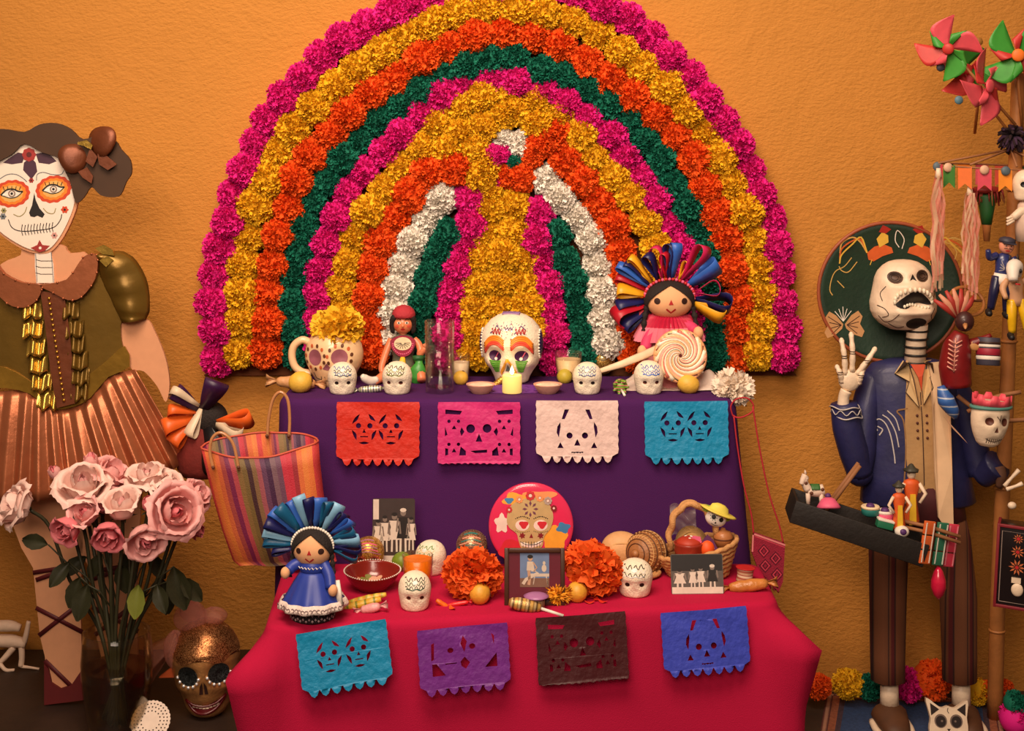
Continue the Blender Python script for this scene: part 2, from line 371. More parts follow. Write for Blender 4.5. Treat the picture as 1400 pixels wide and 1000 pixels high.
def cloth(name, label, C, ztop, zbot, m, rc, flare, fold, nfold, bulge, seed):
    """C: corners front-left, front-right, back-right, back-left (counter clockwise from above)."""
    cx = sum(c[0] for c in C)/4; cy = sum(c[1] for c in C)/4; b = MB(); rnd = random.Random(seed)
    per = []                                                  # rounded outline: point, outward normal, side, cornerness
    for k in range(4):
        p0 = Vector(C[k-1]); p1 = Vector(C[k]); p2 = Vector(C[(k+1) % 4])
        d0 = (p1-p0).normalized(); d1 = (p2-p1).normalized(); n0 = Vector((d0.y, -d0.x)); n1 = Vector((d1.y, -d1.x))
        for i in range(9):
            t = i/8; nn = (n0*(1-t)+n1*t).normalized()
            q = p1-d0*rc*(1-t)**2+d1*rc*t**2
            per.append((q, nn, 1-abs(2*t-1)*.6))
        L_ = (p2-p1).length-2*rc; ns = max(2, int(L_/.022))
        for i in range(1, ns):
            t = i/ns; e = min(t, 1-t)*L_
            per.append((p1+d1*(rc+L_*t), n1, .4*max(0, 1-e/.12)**2))
    n = len(per); rings = []
    H = ztop-zbot
    levels = [(-.012, 0), (-.004, .0012), (.002, .004), (.0055, .009), (.008, .016)]+[(None, .016+(H-.016)*((j/14))) for j in range(1, 15)]
    for lv in levels:
        row = []
        for i, (q, nn, cn) in enumerate(per):
            dz = lv[1]; f = min(1, max(0, (dz-.016)/(H-.016)))
            if lv[0] is not None: o = lv[0]
            else:
                o = .008+flare*f+bulge(f, cn, q, nn)
                o += fold*min(1, f*3)*(math.sin(i*nfold)+.6*math.sin(i*nfold*.43+2))*(.4+.6*f)
            row.append(b.v((q.x+nn.x*o-cx, q.y+nn.y*o-cy, ztop-dz+.0006)))
        rings.append(row)
    for j in range(len(rings)-1):
        for i in range(n): b.f((rings[j][i], rings[j+1][i], rings[j+1][(i+1) % n], rings[j][(i+1) % n]))
    b.f(rings[0], 0, True)
    o = b.build(name, m, None, (cx, cy, 0)); tag(o, label, 'tablecloth'); return o
def weave(name, rgb, rgb2=None):
    return mat(name, rgb, .9, var=.08, vs_=5, bump=.35, bs=700, spec=.2)
cloth('purple_tablecloth', 'deep purple cloth draped to the floor over the upper altar tier', PC, ZP, .02, weave('purple_cotton', (72, 26, 86)), .035, .014, .003, .35,
      lambda f, c, q, n: (.055*f*max(0, n.x)), 1)
def pinkb(f, c, q, n):
    tip = min(f/.14, 1-(f-.14)*1.6 if f < .45 else .50-(f-.45)*.5)
    k = 1. if q.y < -.5 else .3
    if n.y > .3: return -.040*f
    return k*c*c*.092*tip+.006*math.sin(q.x*14)*f
cloth('pink_tablecloth', 'crimson pink cloth draped over the lower altar tier', KC, ZK, .02, weave('pink_cotton', (182, 18, 62)), .03, .03, .004, .30, pinkb, 2)

# =================================================================== cut paper banners
def scallop(x0, x1, z, n, amp, up=0):
    out = []
    for k in range(n):
        for t in (0, .25, .5, .75):
            out.append((x0+(x1-x0)*(k+t)/n, z-amp*math.sin(math.pi*t)))
    out.append((x1, z)); return out
def poly_mesh(name, loops, th, m, warp=None, cuts=None):
    cu = bpy.data.curves.new(name, 'CURVE'); cu.dimensions = '2D'; cu.fill_mode = 'BOTH'; cu.extrude = th/2
    for lp in loops:
        sp = cu.splines.new('POLY'); sp.points.add(len(lp)-1); sp.use_cyclic_u = True
        for q, p in zip(sp.points, lp): q.co = (p[0], p[1], 0, 1)
    o = bpy.data.objects.new(name, cu); COL.objects.link(o)
    me = bpy.data.meshes.new_from_object(o.evaluated_get(bpy.context.evaluated_depsgraph_get()))
    bpy.data.objects.remove(o); bpy.data.curves.remove(cu)
    bm = bmesh.new(); bm.from_mesh(me)
    if cuts:
        xs = [v.co.x for v in bm.verts]; ys = [v.co.y for v in bm.verts]
        for k in range(1, cuts[0]):
            bmesh.ops.bisect_plane(bm, geom=bm.verts[:]+bm.edges[:]+bm.faces[:], plane_co=(min(xs)+(max(xs)-min(xs))*k/cuts[0], 0, 0), plane_no=(1, 0, 0))
        for k in range(1, cuts[1]):
            bmesh.ops.bisect_plane(bm, geom=bm.verts[:]+bm.edges[:]+bm.faces[:], plane_co=(0, min(ys)+(max(ys)-min(ys))*k/cuts[1], 0), plane_no=(0, 1, 0))
    for v in bm.verts:
        x, z, y = v.co.x, v.co.y, -v.co.z
        v.co = (x, y+(warp(x, z) if warp else 0), z)
    bm.to_mesh(me); bm.free(); me.materials.clear(); me.materials.append(m)
    return me
def arcband(cx, cz, rx, rz, a0, a1, wd, n=8):
    a = [(cx+(rx)*math.cos(R(a0+(a1-a0)*k/n)), cz+rz*math.sin(R(a0+(a1-a0)*k/n))) for k in range(n+1)]
    b_ = [(cx+(rx-wd*math.sin(math.pi*k/n)-.4)*math.cos(R(a0+(a1-a0)*k/n)), cz+(rz-wd*math.sin(math.pi*k/n)-.4)*math.sin(R(a0+(a1-a0)*k/n))) for k in range(n+1)]
    return a+b_[::-1]
def tri(cx, cz, w_, h): return [(cx-w_/2, cz-h/2), (cx+w_/2, cz-h/2), (cx, cz+h/2)]
def rect(x0, z0, x1, z1): return [(x0, z0), (x1, z0), (x1, z1), (x0, z1)]
def outline(W, H, bottom, n=7, chamf=9):         # banner outline in px, top edge z = 0
    side = lambda x, s, z1: [(x+s*1.1*(k % 2), -z1*k/12) for k in range(0, 13)]
    z1 = H-chamf-4
    if bottom == 'teeth':
        L_ = side(-W/2, -1, z1); Rr = side(W/2, 1, z1)[::-1]
        bot = []
        x0, x1 = -W/2+7, W/2-7
        for k in range(n):
            xa = x0+(x1-x0)*k/n; xb = x0+(x1-x0)*(k+1)/n
            bot += [(xa+.5, -(H-9)), (xa+(xb-xa)*.25, -(H-2.5)), ((xa+xb)/2, -H), (xa+(xb-xa)*.75, -(H-2.5)), (xb-.5, -(H-9))]
        return L_+bot+Rr
    k = 26; L_ = side(-W/2, -1, H); Rr = side(W/2, 1, H)[::-1]
    return L_+[(-W/2+W*(i+.5)/k, -H-(1.6 if i % 2 else 0)) for i in range(k)]+Rr
def twin_skulls(W, zc):
    L_ = []
    for s, cx in ((-1, -W*.168), (1, W*.158)):
        for ex in (-7.8, 7.8): L_.append(circ(cx+ex, zc+1, 3.6, n=12))
        L_.append(tri(cx, zc-6, 5, 5)); L_.append(rect(cx-5.5, zc-14.5, cx+5.5, zc-13)); 
        for a0, a1 in ((112, 166), (26, 70)): L_.append(arcband(cx, zc-1, 17, 19, a0, a1, 4.))
        for a0, a1 in ((190, 232), (308, 350)): L_.append(arcband(cx, zc-1, 17, 22, a0, a1, 4.))
        L_.append(arcband(cx, zc-1, 17, 23, 246, 294, 3.2))
    return L_
def one_skull(W, zc):
    L_ = [circ(-10.5, zc, 4.2, n=12), circ(10.5, zc, 4.2, n=12), tri(0, zc-9, 8.5, 9), tri(-23, zc-13, 8.5, 8), tri(23, zc-13, 8.5, 8)]
    for s in (-1, 1):
        L_.append([(s*x, z) for x, z in ((11, zc+35), (17, zc+35), (21, zc+22), (17, zc+22))])
        L_.append([(s*x, z) for x, z in ((23, zc+18), (27, zc+12), (28, zc+4), (25, zc-3), (24, zc+4), (22.6, zc+12))])
    L_.append([(-8, zc-24), (-6, zc-23), (-4, zc-24), (-2, zc-23), (0, zc-24), (2, zc-23), (4, zc-24), (6, zc-23), (8, zc-24), (8, zc-21.5), (4, zc-22), (0, zc-21.5), (-4, zc-22), (-8, zc-21.5)])
    return L_
def skull_field(W, H):
    L_ = [circ(-11.5, -36, 6, n=14), circ(11, -35.5, 6, n=14), tri(0, -48, 9, 11), [(-12, -66), (11, -64), (11, -68), (-5, -69)]]
    for s in (-1, 1):
        L_.append([(s*x, z) for x, z in ((23, -12), (46, -10), (46, -16), (26, -17))])
        for cz in (-26, -57):
            L_.append(circ(s*41, cz, 2.4, n=8)); L_.append(circ(s*28, cz, 2.4, n=8)); L_.append(tri(s*34, cz-8, 6.5, 5.5))
        L_.append([(s*x, z) for x, z in ((46.5, -33), (46.5, -46), (43, -44))]); L_.append([(s*x, z) for x, z in ((24, -34), (20, -40), (24, -46), (26, -40))])
        L_.append([(s*x, z) for x, z in ((46, -62), (46, -72), (42, -71), (42, -63))]); L_.append([(s*x, z) for x, z in ((25, -60), (18, -66), (18, -72), (27, -72))])
    return L_
def fish_cut(W):
    return [circ(-18, -30, 4.2, 3.6, n=10), circ(12, -27, 4.4, 3.8, n=10), [(-44, -20), (-40, -18), (-41, -40), (-45, -42)], [(-44, -46), (-38, -46), (-26, -62), (-44, -62)],
            [(-4, -22), (0, -12), (5, -20), (1, -34)], [(-5, -46), (1, -40), (8, -48), (2, -56), (-4, -52)], [(43, -16), (39, -12), (42, -28)], [(45, -38), (45, -56), (28, -56)],
            rect(-26, -48, -10, -46.6)]
def paper(c): return {'r': mat('red_tissue_paper', (206, 36, 10), .55, bump=.5, bs=90, transl=.1), 'm': mat('magenta_tissue_paper', (208, 34, 118), .55, bump=.5, bs=90, transl=.1),
    'w': mat('white_tissue_paper', (230, 200, 192), .6, bump=.6, bs=90, transl=.1), 'b': mat('turquoise_tissue_paper', (10, 140, 188), .5, bump=.6, bs=90, transl=.1),
    'p': mat('violet_tissue_paper', (118, 40, 140), .5, bump=.5, bs=90, transl=.1), 'd': mat('maroon_tissue_paper', (66, 12, 18), .5, bump=.4, bs=90), 'u': mat('royal_blue_tissue_paper', (62, 76, 196), .5, bump=.5, bs=90, transl=.1)}[c]
def banner(label, px, py, d, W, H, bottom, holes, m, roll=0, yaw=0, pitch=R(-4), seed=0):
    sc = d/F; rnd = random.Random(seed); ph = rnd.uniform(0, 6)
    loops = [[(x*sc, z*sc) for x, z in lp] for lp in [outline(W, H, bottom)]+holes]
    def warp(x, z):
        t = -z/(H*sc)
        return -.0014*math.sin(x*45+ph)*(.3+t)-.0016*math.sin(z*95+x*38+ph)*max(0, 1-t*2.2)-.003*t*t
    me = poly_mesh('cut_paper_banner', loops, .0005, m, warp, (22, 16))
    for p in me.polygons: p.use_smooth = True
    o = inst(me, 'cut_paper_banner', None, P(px, py, d), (pitch, roll, yaw)); tag(o, label, 'paper banner', 'cut paper banners along the cloths')
    return o
du = 2.930
banner('red cut paper banner with two skulls on the purple cloth', 517, 550, du, 112, 86, 'teeth', twin_skulls(112, -33), paper('r'), seed=1)
banner('magenta cut paper banner with a field of skulls on the purple cloth', 655, 550, du, 111, 82, 'edge', skull_field(111, 82), paper('m'), seed=2)
banner('white cut paper banner with one hatted skull', 789, 548, du, 111, 84, 'teeth', one_skull(111, -47), paper('w'), seed=3)
banner('turquoise cut paper banner with two skulls on the purple cloth', 938, 549, du, 113, 85, 'teeth', twin_skulls(113, -30), paper('b'), R(-.5), seed=4)
def kfront(px):                                    # distance of the pink front edge below that pixel column
    t = (px-366)/696.; return 2.535+t*.137
ky = math.atan2(.137, .915)
banner('turquoise cut paper banner with two skulls on the pink cloth', 466, 857, kfront(466)-.030, 122, 86, 'teeth', twin_skulls(122, -33), paper('b'), R(-7), ky, R(-8), 5)
banner('violet cut paper banner on the pink cloth', 632, 857, kfront(632)-.030, 123, 88, 'teeth', fish_cut(123), paper('p'), R(-2.5), ky, R(-7), 6)
banner('dark maroon cut paper banner on the pink cloth', 794, 841, kfront(794)-.028, 124, 88, 'edge', skull_field(124, 88), paper('d'), R(-1.5), ky, R(-7), 7)
banner('royal blue cut paper banner with one hatted skull', 962, 834, kfront(962)-.027, 120, 86, 'teeth', one_skull(120, -48), paper('u'), R(-2), ky, R(-7), 8)

# =================================================================== shared builders for the offerings (pixel units, front = -y)
PAINT = {}
def pt(name, rgb, **k):
    k.setdefault('rough', .55); return mat('paint_'+name, rgb, **k)
black = pt('black', (24, 18, 16)); white = pt('white', (236, 224, 210)); pinkp = pt('pink', (222, 92, 128)); redp = pt('red', (190, 30, 32))
orangep = pt('orange', (238, 116, 34)); yellowp = pt('yellow', (238, 186, 44)); greenp = pt('green', (70, 140, 52)); bluep = pt('blue', (42, 78, 170))
purplep = pt('purple', (84, 44, 104)); brownp = pt('brown', (96, 52, 30)); goldp = mat('gold', (206, 152, 60), .3, .9); tealp = pt('teal', (40, 120, 112))
sugar = mat('sugar', (252, 228, 202), .7, var=.10, vs_=90, bump=.5, bs=300)
skin_cloth = mat('doll_skin', (232, 172, 124), .8, var=.05, bump=.15, bs=900)
hair_black = mat('black_yarn', (30, 18, 14), .8, bump=.6, bs=300)
class Skull:
    PROF = [(1, .02), (.985, .28), (.95, .48), (.88, .70), (.78, .87), (.66, .97), (.54, 1.), (.42, .98), (.32, .94), (.22, .90), (.12, .86), (.04, .80), (0, .66)]
    def __init__(s, w_, d, h, dents=(), prof=None): s.w, s.d, s.h, s.dents = w_, d, h, dents; s.prof = prof or s.PROF
    def pw(s, z):
        t = min(1, max(0, z/s.h)); q = s.prof
        for i in range(len(q)-1):
            if q[i+1][0] <= t <= q[i][0]:
                k = (t-q[i+1][0])/max(1e-6, q[i][0]-q[i+1][0]); return q[i+1][1]*(1-k)+q[i][1]*k
        return q[-1][1]
    def dent(s, x, z): return sum(dp*math.exp(-(((x-cx)/rx)**2+((z-cz)/rz)**2)) for cx, cz, rx, rz, dp in s.dents)
    def front(s, x, z, e=.5):
        p = max(.03, s.pw(z)); k = 1-(x/(s.w/2*p))**2
        return -s.d/2*p*math.sqrt(max(.0, k))+(s.dent(x, z) if k > 0 else 0)-e
    def fy(s, e=.5): return lambda x, z: s.front(x, z, e)
    def grid(s, b, nu=44, nv=30, mi=0):
        rows = []; zs = []
        q = s.prof
        for j in range(nv+1):
            t = j/nv; k = t*(len(q)-1); i = min(int(k), len(q)-2); f = k-i
            zs.append((q[i][0]*(1-f)+q[i+1][0]*f, q[i][1]*(1-f)+q[i+1][1]*f))
        for z, p in zs:
            row = []
            for i in range(nu):
                a = 2*math.pi*i/nu; x = s.w/2*p*math.cos(a); y = s.d/2*p*math.sin(a)
                if y < 0: y += s.dent(x, z*s.h)*min(1, -2.5*y/(s.d/2*p+1e-6))
                row.append(b.v((x, y, z*s.h)))
            rows.append(row)
        for j in range(nv):
            for i in range(nu): b.f((rows[j][i], rows[j+1][i], rows[j+1][(i+1) % nu], rows[j][(i+1) % nu]), mi)
        b.f(rows[0], mi); b.f(rows[-1][::-1], mi)
def squiggle(x0, x1, z, amp, n, slope=0):
    return [(x0+(x1-x0)*k/(n*4), z+slope*(k/(n*4)-.5)+amp*math.sin(k*math.pi/2+.5)) for k in range(n*4+1)]
def sugar_skull(label, px, py, zt, W=40, H=44, icing=((60, 96, 160), (40, 60, 60)), rz=0, seed=0, eyes=True):
    p = on(px, py, zt); s = dist(p)/F; t = thing('sugar_skull', label, 'sugar skull', p, (0, 0, rz), 'small sugar skulls on the altar'); rnd = random.Random(seed)
    k = W/40.; e = H*.40
    sk = Skull(W, W*1.05, H, [(-8*k, e, 4.2*k, 3.6*k, 2.6*k), (8*k, e, 4.2*k, 3.6*k, 2.6*k), (0, e-7*k, 2.6*k, 3.2*k, 1.8*k), (0, e+8*k, 16*k, 5*k, -1.6*k)]+[(x*k, H*.10, .8*k, 3*k, 1.0*k) for x in (-9, -6, -3, 0, 3, 6, 9)])
    b = MB(s); sk.grid(b); b.build('skull_body', sugar, t)
    if eyes:
        for sx in (-1, 1):
            b = MB(s); b.patch(circ(sx*8*k, e, 2.7*k, 2.3*k, 12), sk.fy(.35)); b.patch(circ(sx*8*k+.4, e+.3, 1.2*k, n=8), sk.fy(.6), 1)
            b.build('foil_eye', [mat('foil_eye_%d' % (seed % 2), ((120, 60, 44), (60, 44, 40))[seed % 2], .3, .4), black], t)
    b = MB(s); c0 = pt('icing_%d_%d_%d' % icing[0], icing[0], rough=.4); c1 = pt('icing_%d_%d_%d' % icing[1], icing[1], rough=.4)
    for j in range(3): b.stroke(squiggle(-12*k, 12*k, H*(.68+.09*j), 2.2*k, 4, rnd.uniform(-2, 2)), .9*k, sk.fy(.6), j % 2)
    b.stroke([(-11*k+k*22*i/12, H*.64+math.sin(i*1.2)*.8*k) for i in range(13)], 1.1*k, sk.fy(.6), 1)
    b.patch(circ(0, H*.80, 3.2*k, 2.2*k, 8), sk.fy(.8), 2)
    b.build('icing', [c0, c1, pt('icing_white', (236, 232, 226), rough=.4)], t, label='piped icing on the forehead')
    return t
def fruit(name, label, cat_, px, py, zt, r, m, sq=1., tilt=0, group=None, seed=0):
    p = on(px, py, zt); s = dist(p)/F; t = thing(name, label, cat_, p, (0, 0, 0), group); rnd = random.Random(seed)
    b = MB(s); M_ = Matrix.Rotation(tilt, 3, 'Y')
    pr = [(0.05, -1), (.4, -.93), (.72, -.72), (.95, -.3), (1, .05), (.9, .45), (.66, .76), (.36, .93), (.12, .96), (.03, .9)]
    rows = []; n = 18
    for rr, z in pr:
        rows.append([b.v(M_ @ Vector((rr*r*math.cos(2*math.pi*i/n)*(1+.02*math.sin(i*2+seed)), rr*r*math.sin(2*math.pi*i/n), z*r*sq))+Vector((0, 0, r*max(sq*abs(math.cos(tilt)), 1*abs(math.sin(tilt)))*.97))) for i in range(n)])
    for j in range(len(pr)-1):
        for i in range(n): b.f((rows[j][i], rows[j][(i+1) % n], rows[j+1][(i+1) % n], rows[j+1][i]))
    b.f(rows[0][::-1]); b.f(rows[-1]); b.build('flesh', m, t)
    b = MB(s); tip = M_ @ Vector((0, 0, r*sq*.92))+Vector((0, 0, r*max(sq*abs(math.cos(tilt)), abs(math.sin(tilt)))*.97)); nd = (M_ @ Vector((0, 0, 1)))
    for k in range(5):
        a = k*1.257; o = Vector((math.cos(a), math.sin(a), .0)); o = M_ @ o
        b.tube([tip, tip+o*r*.12+nd*r*.10, tip+o*r*.2+nd*r*.04], [r*.05, r*.05, r*.015], 5)
    b.build('calyx', brownp, t)
    return t
def ribbon(parent, base, ang, L, W, m, opening=.30, tw=0., lean=0., name='ribbon_loop', sc=1.):
    """a satin loop leaving base in the picture plane at angle ang"""
    D = Vector((math.cos(ang), -lean, math.sin(ang))).normalized(); Y = Vector((0, 1, 0)); Q = D.cross(Y).normalized(); N0 = Q.cross(D)
    N = N0*math.cos(tw)+Q*math.sin(tw); Wd = D.cross(N); b = MB(sc); base = Vector(base); a_, c_ = [], []
    for k in range(15):
        t = k/14; al = L*math.sin(math.pi*t)**.8; pr = -L*opening*math.sin(2*math.pi*t)*(.5+.5*math.sin(math.pi*t))
        ww = W*(.35+.65*math.sin(math.pi*t)**.6)/2; c = base+D*al+N*pr
        a_.append(c+Wd*ww); c_.append(c-Wd*ww)
    b.strip(a_, c_); return b.build(name, m, parent, solid=.0008)
def satin(n, rgb): return mat('satin_'+n, rgb, .42, var=.15, vs_=25)
SAT = {k: satin(k, c) for k, c in {'magenta': (206, 34, 92), 'red': (180, 16, 38), 'navy': (24, 26, 84), 'blue': (50, 100, 190), 'gold': (238, 166, 30), 'orange': (226, 96, 30), 'purple': (52, 16, 60), 'cream': (224, 200, 170), 'black': (20, 16, 18), 'teal': (20, 90, 130), 'sky': (130, 180, 214), 'green': (20, 100, 60)}.items()}
def carnation(name, label, px, py, d, r_, m, seed, n=200, fringe=.1, curl=.3, rot=(0, 0, 0), group=None, sq=(1, 1, 1), stemz=None):
    me = pompom(name, m, n, seed, fringe, .5, curl, .6)
    o = inst(me, name, None, P(px, py, d), rot, tuple(r_*d/F*q for q in sq)); return tag(o, label, 'paper flower', group)
def tumbler(name, label, px, py, zt, r0, r1, H, fill=None, fm=None, fluted=False, th=1.4, base=4):
    p = on(px, py, zt); s = dist(p)/F; t = thing(name, label, 'glass', p); g = glass('clear_glass', (254, 254, 252), 0, 1.2, .06)
    b = MB(s); fn = (lambda a, z: 1+.018*math.cos(a*12)) if fluted else None
    b.lathe([(r0*.96, 0), (r0, 1), (r0+(r1-r0)*.5, H*.5), (r1, H-.6), (r1-.4, H), (r1-th+.3, H-.2), (r1-th, H-1), (r0+(r1-r0)*.5-th, H*.5), (r0-th, base+1), (r0-th-1, base)], 32, fn=fn)
    b.build('tumbler_wall', g, t)
    if fill:
        b = MB(s); e = th+.15; rb = r0-e; rt = r0+(r1-r0)*fill/H-e
        b.lathe([(rb-1, base+.25), (rb, base+1.2), (rt, fill)], 28); b.build('liquid', fm, t)
    return t
def wrapped_candy(name, label, px, py, zt, L, r, ang, m, group='wrapped candies', ends=True, yaw=0):
    p = on(px, py, zt); s = dist(p)/F; t = thing(name, label, 'candy', p, (0, ang, yaw), group); rnd = random.Random(int(px))
    b = MB(s); k = 12; pts = [(-L/2+L*i/k, 0, r*.95) for i in range(k+1)]
    b.tube(pts, [r*(.55+.45*math.sin(math.pi*i/k)**.5)*(1+rnd.uniform(-.08, .08)) for i in range(k+1)], 10); b.build('wrapped_body', m, t)
    if ends:
        for sx in (-1, 1):
            b = MB(s); rows = []
            for i in range(4):
                rows.append([(sx*(L/2+i*r*.55), r*.28*math.sin(j*2.3+i)*(i+.4), r*.95+(j/4-.5)*r*(.5+.55*i)) for j in range(5)])
            b.grid(lambda u, v: rows[round(u*3)][round(v*4)], 3, 4); b.build('twisted_end', m, t, solid=.0006)
    return t
def mirror_pts(pts): return [(-x, z) for x, z in pts][::-1]

# =================================================================== upper tier
# --- skull mug with a yellow flower
p = on(457, 527, ZP); s = dist(p)/F
t = thing('skull_mug', 'cream ceramic mug shaped as a painted skull', 'mug', p, (0, 0, R(-4)))
mugm = mat('cream_glaze', (236, 196, 150), .3, var=.05, coat=.3)
mk = Skull(80, 72, 74, [(-21, 42, 9, 10, 6), (13, 43, 10, 10, 6), (-4, 29, 5, 5, 3)], prof=[(1, .62), (.985, .66), (.97, .68), (.9, .80), (.78, .93), (.62, 1), (.5, .99), (.38, .92), (.26, .80), (.14, .68), (.04, .58), (0, .50)])
b = MB(s); mk.grid(b, 56, 36); b.build('mug_body', mugm, t)
b = MB(s); b.tube(cat([(-33, 0, 58), (-44, -2, 62), (-55, -3, 54), (-58, -3, 40), (-54, -3, 26), (-44, -2, 18), (-32, 0, 16)], 5), 5.2, 10); b.build('handle', mugm, t)
b = MB(s)
for cx, cz, rx, rz in ((-21, 42, 9.5, 11), (13, 43, 11, 11)):
    b.patch(circ(cx, cz, rx, rz, 20), mk.fy(.4), 0)
    for k in range(11):
        a = 2*math.pi*k/11+.2; x = cx+(rx+5)*math.cos(a); z = cz+(rz+5)*math.sin(a)
        b.patch(circ(x, z, 2.1, 2.8, 8, a), mk.fy(.5), 1+k % 2, 2)
b.patch([(-10, 27), (-4, 35), (3, 27), (-4, 25)], mk.fy(.5), 0)
b.stroke([(-24, 21)]+[(-24+k*3.6, 14-4*math.sin(math.pi*k/12)) for k in range(1, 13)]+[(22, 20)], 1, mk.fy(.5), 3)
for k in range(6): b.stroke([(-13+k*5, 16), (-12.6+k*5, 7)], .9, mk.fy(.5), 3)
b.build('painted_face', [pt('mauve', (150, 86, 100)), brownp, pt('rust', (196, 92, 50)), black], t)
carnation('paper_flower', 'yellow paper flower standing in the skull mug', 461, 449, dist(p)-.004, 33, mat('yellow_crepe', (252, 190, 34), .75, var=.14, vs_=60, transl=.15), 71, 190, .05, .35, (.5, 0, 0), sq=(1.08, .95, .9))
# --- sugar skulls of the upper tier
sugar_skull('small sugar skull with black and blue icing beside the skull mug', 468, 538, ZP, 40, 43, ((70, 110, 170), (40, 50, 60)), R(8), 1)
sugar_skull('small sugar skull in front of the seated doll', 543, 538, ZP, 41, 44, ((40, 40, 44), (120, 130, 60)), R(-6), 2)
sugar_skull('small sugar skull between the green lollipop and the glitter ball', 803, 538, ZP, 40, 43, ((120, 140, 190), (60, 70, 110)), R(-5), 3)
sugar_skull('small sugar skull with bright blue icing below the swirl lollipop', 887, 538, ZP, 41, 45, ((30, 80, 180), (60, 110, 200)), R(4), 4)
# --- guavas
guava = mat('guava_skin', (226, 178, 66), .5, var=.15, vs_=50, bump=.2, bs=200)
gg = 'small yellow fruits on the altar'
fruit('guava', 'yellow fruit at the far end of the purple tier beside the mug', 'fruit', 411, 537, ZP, 15, guava, 1.1, R(80), gg, 1)
fruit('guava', 'yellow fruit right of the tall water glass', 'fruit', 630, 526, ZP, 10, guava, 1., R(20), gg, 2)
fruit('guava', 'yellow fruit in front of the glass of milky drink', 'fruit', 772, 524, ZP, 10.5, mat('guava_green', (186, 164, 52), .5, var=.2, vs_=40), 1., R(60), gg, 3)
fruit('guava', 'yellow fruit under the swirl lollipop', 'fruit', 941, 538, ZP, 13.5, guava, 1.15, R(-75), gg, 4)
# --- wrapped candies on purple
husk = mat('kraft_wrapper', (206, 150, 100), .5, var=.25, vs_=40, bump=.4, bs=120)
wrapped_candy('wrapped_candy', 'brown wrapped candy behind the leftmost yellow fruit', 404, 532, ZP, 52, 9, R(4), husk)
wrapped_candy('wrapped_candy', 'green and silver foil candy between two small sugar skulls', 507, 537, ZP, 32, 5, R(-4), stripes('foil_green', [(0, (70, 110, 50)), (.35, (216, 206, 186)), (.6, (60, 60, 90)), (.85, (220, 210, 190))], 'X', 90, .3, metal=.3))
# --- seated papier mache doll
p = on(551, 520, ZP); s = dist(p)/F
t = thing('papier_mache_doll', 'seated papier mache doll with a red knitted cap and green stocking', 'doll', p, (0, 0, R(3)))
dsk = mat('painted_skin', (226, 130, 88), .4, var=.08, coat=.2)
b = MB(s); b.lathe([(10, 0), (15, 5), (17, 14), (15, 26), (14, 34), (17, 44), (18, 52), (12, 60), (6, 63)], 20, fn=lambda a, z: 1-.25*abs(math.sin(a))); b.build('torso', pt('grey_green', (96, 100, 82), coat=.2), t)
b = MB(s); b.prism(cat([(-17, 56), (-15, 46), (-8, 37), (0, 34), (9, 37), (15, 46), (17, 56), (6, 62), (-6, 62)], 3, True), -14.8, -10); b.build('bib', pt('maroon', (150, 30, 60)), t)
b = MB(s); f_ = lambda x, z: -15.2
b.patch(circ(0, 52, 12, 9, 16), f_, 0)
for k in range(17):
    a = math.pi+math.pi*k/16; b.patch(circ(13.5*math.cos(a), 52+14*math.sin(a), 1.1, n=6), lambda x, z: -15.3, 1, 1)
for k in range(9):
    a = math.pi+math.pi*k/8; b.stroke([(2*math.cos(a), 53+2*math.sin(a)), (10*math.cos(a), 53+8*math.sin(a))], .7, lambda x, z: -15.4, 2)
b.build('bead_collar', [pt('cream', (236, 210, 170)), pinkp, black], t)
b = MB(s); b.tube([(0, -13, 34), (-1, -15, 22), (1, -14, 10)], [3, 5.5, 7], 8, flat=.6); b.build('tie', yellowp, t)
b = MB(s); b.tube([(0, 0, 60), (0, 0, 68)], [5, 5], 10); b.ell((0, -1, 78), (14, 13, 14.5), 20, 14); b.ell((0, -13.6, 76), (2.2, 2.2, 2.6), 8, 6); b.build('head', dsk, t)
hd = lambda e: (lambda x, z: -1-13*math.sqrt(max(0, 1-(x/14)**2-((z-78)/14.5)**2))-e)
b = MB(s)
for sx in (-1, 1):
    b.patch(circ(sx*5.4, 80, 2.5, 1.7, 10), hd(.2), 0, 2); b.patch(circ(sx*5.4, 80, 1.2, 1.3, 8), hd(.4), 1, 2); b.stroke([(sx*2.6, 83.5), (sx*5.5, 85), (sx*8.5, 83.6)], .9, hd(.3), 1)
    b.patch(circ(sx*8, 75, 2.6, 2.2, 8), hd(.2), 3, 2)
b.patch(circ(0, 71.2, 3, 1.3, 10), hd(.5), 2, 2); b.build('painted_face', [white, black, redp, pt('blush', (226, 90, 70))], t)
b = MB(s)
for sx in (-1, 1): b.tube(cat([(sx*6, -8, 90), (sx*12.5, -7, 86), (sx*14.5, -4, 78), (sx*14, -2, 68), (sx*12, -1, 64)], 4), [3, 4.5, 4, 3.6, 1], 8)
b.ell((0, 3, 80), (14.6, 12.5, 14), 16, 10); b.build('hair', hair_black, t)
b = MB(s); b.lathe([(14.8, 0), (16, 2), (15.8, 6), (13.5, 11), (9, 15), (3, 17), (.5, 17.2)], 40, (1, -1, 86), fn=lambda a, z: 1+.035*math.sin(a*20)); b.build('knitted_cap', mat('red_knit', (176, 44, 54), .8, bump=.5, bs=200), t)
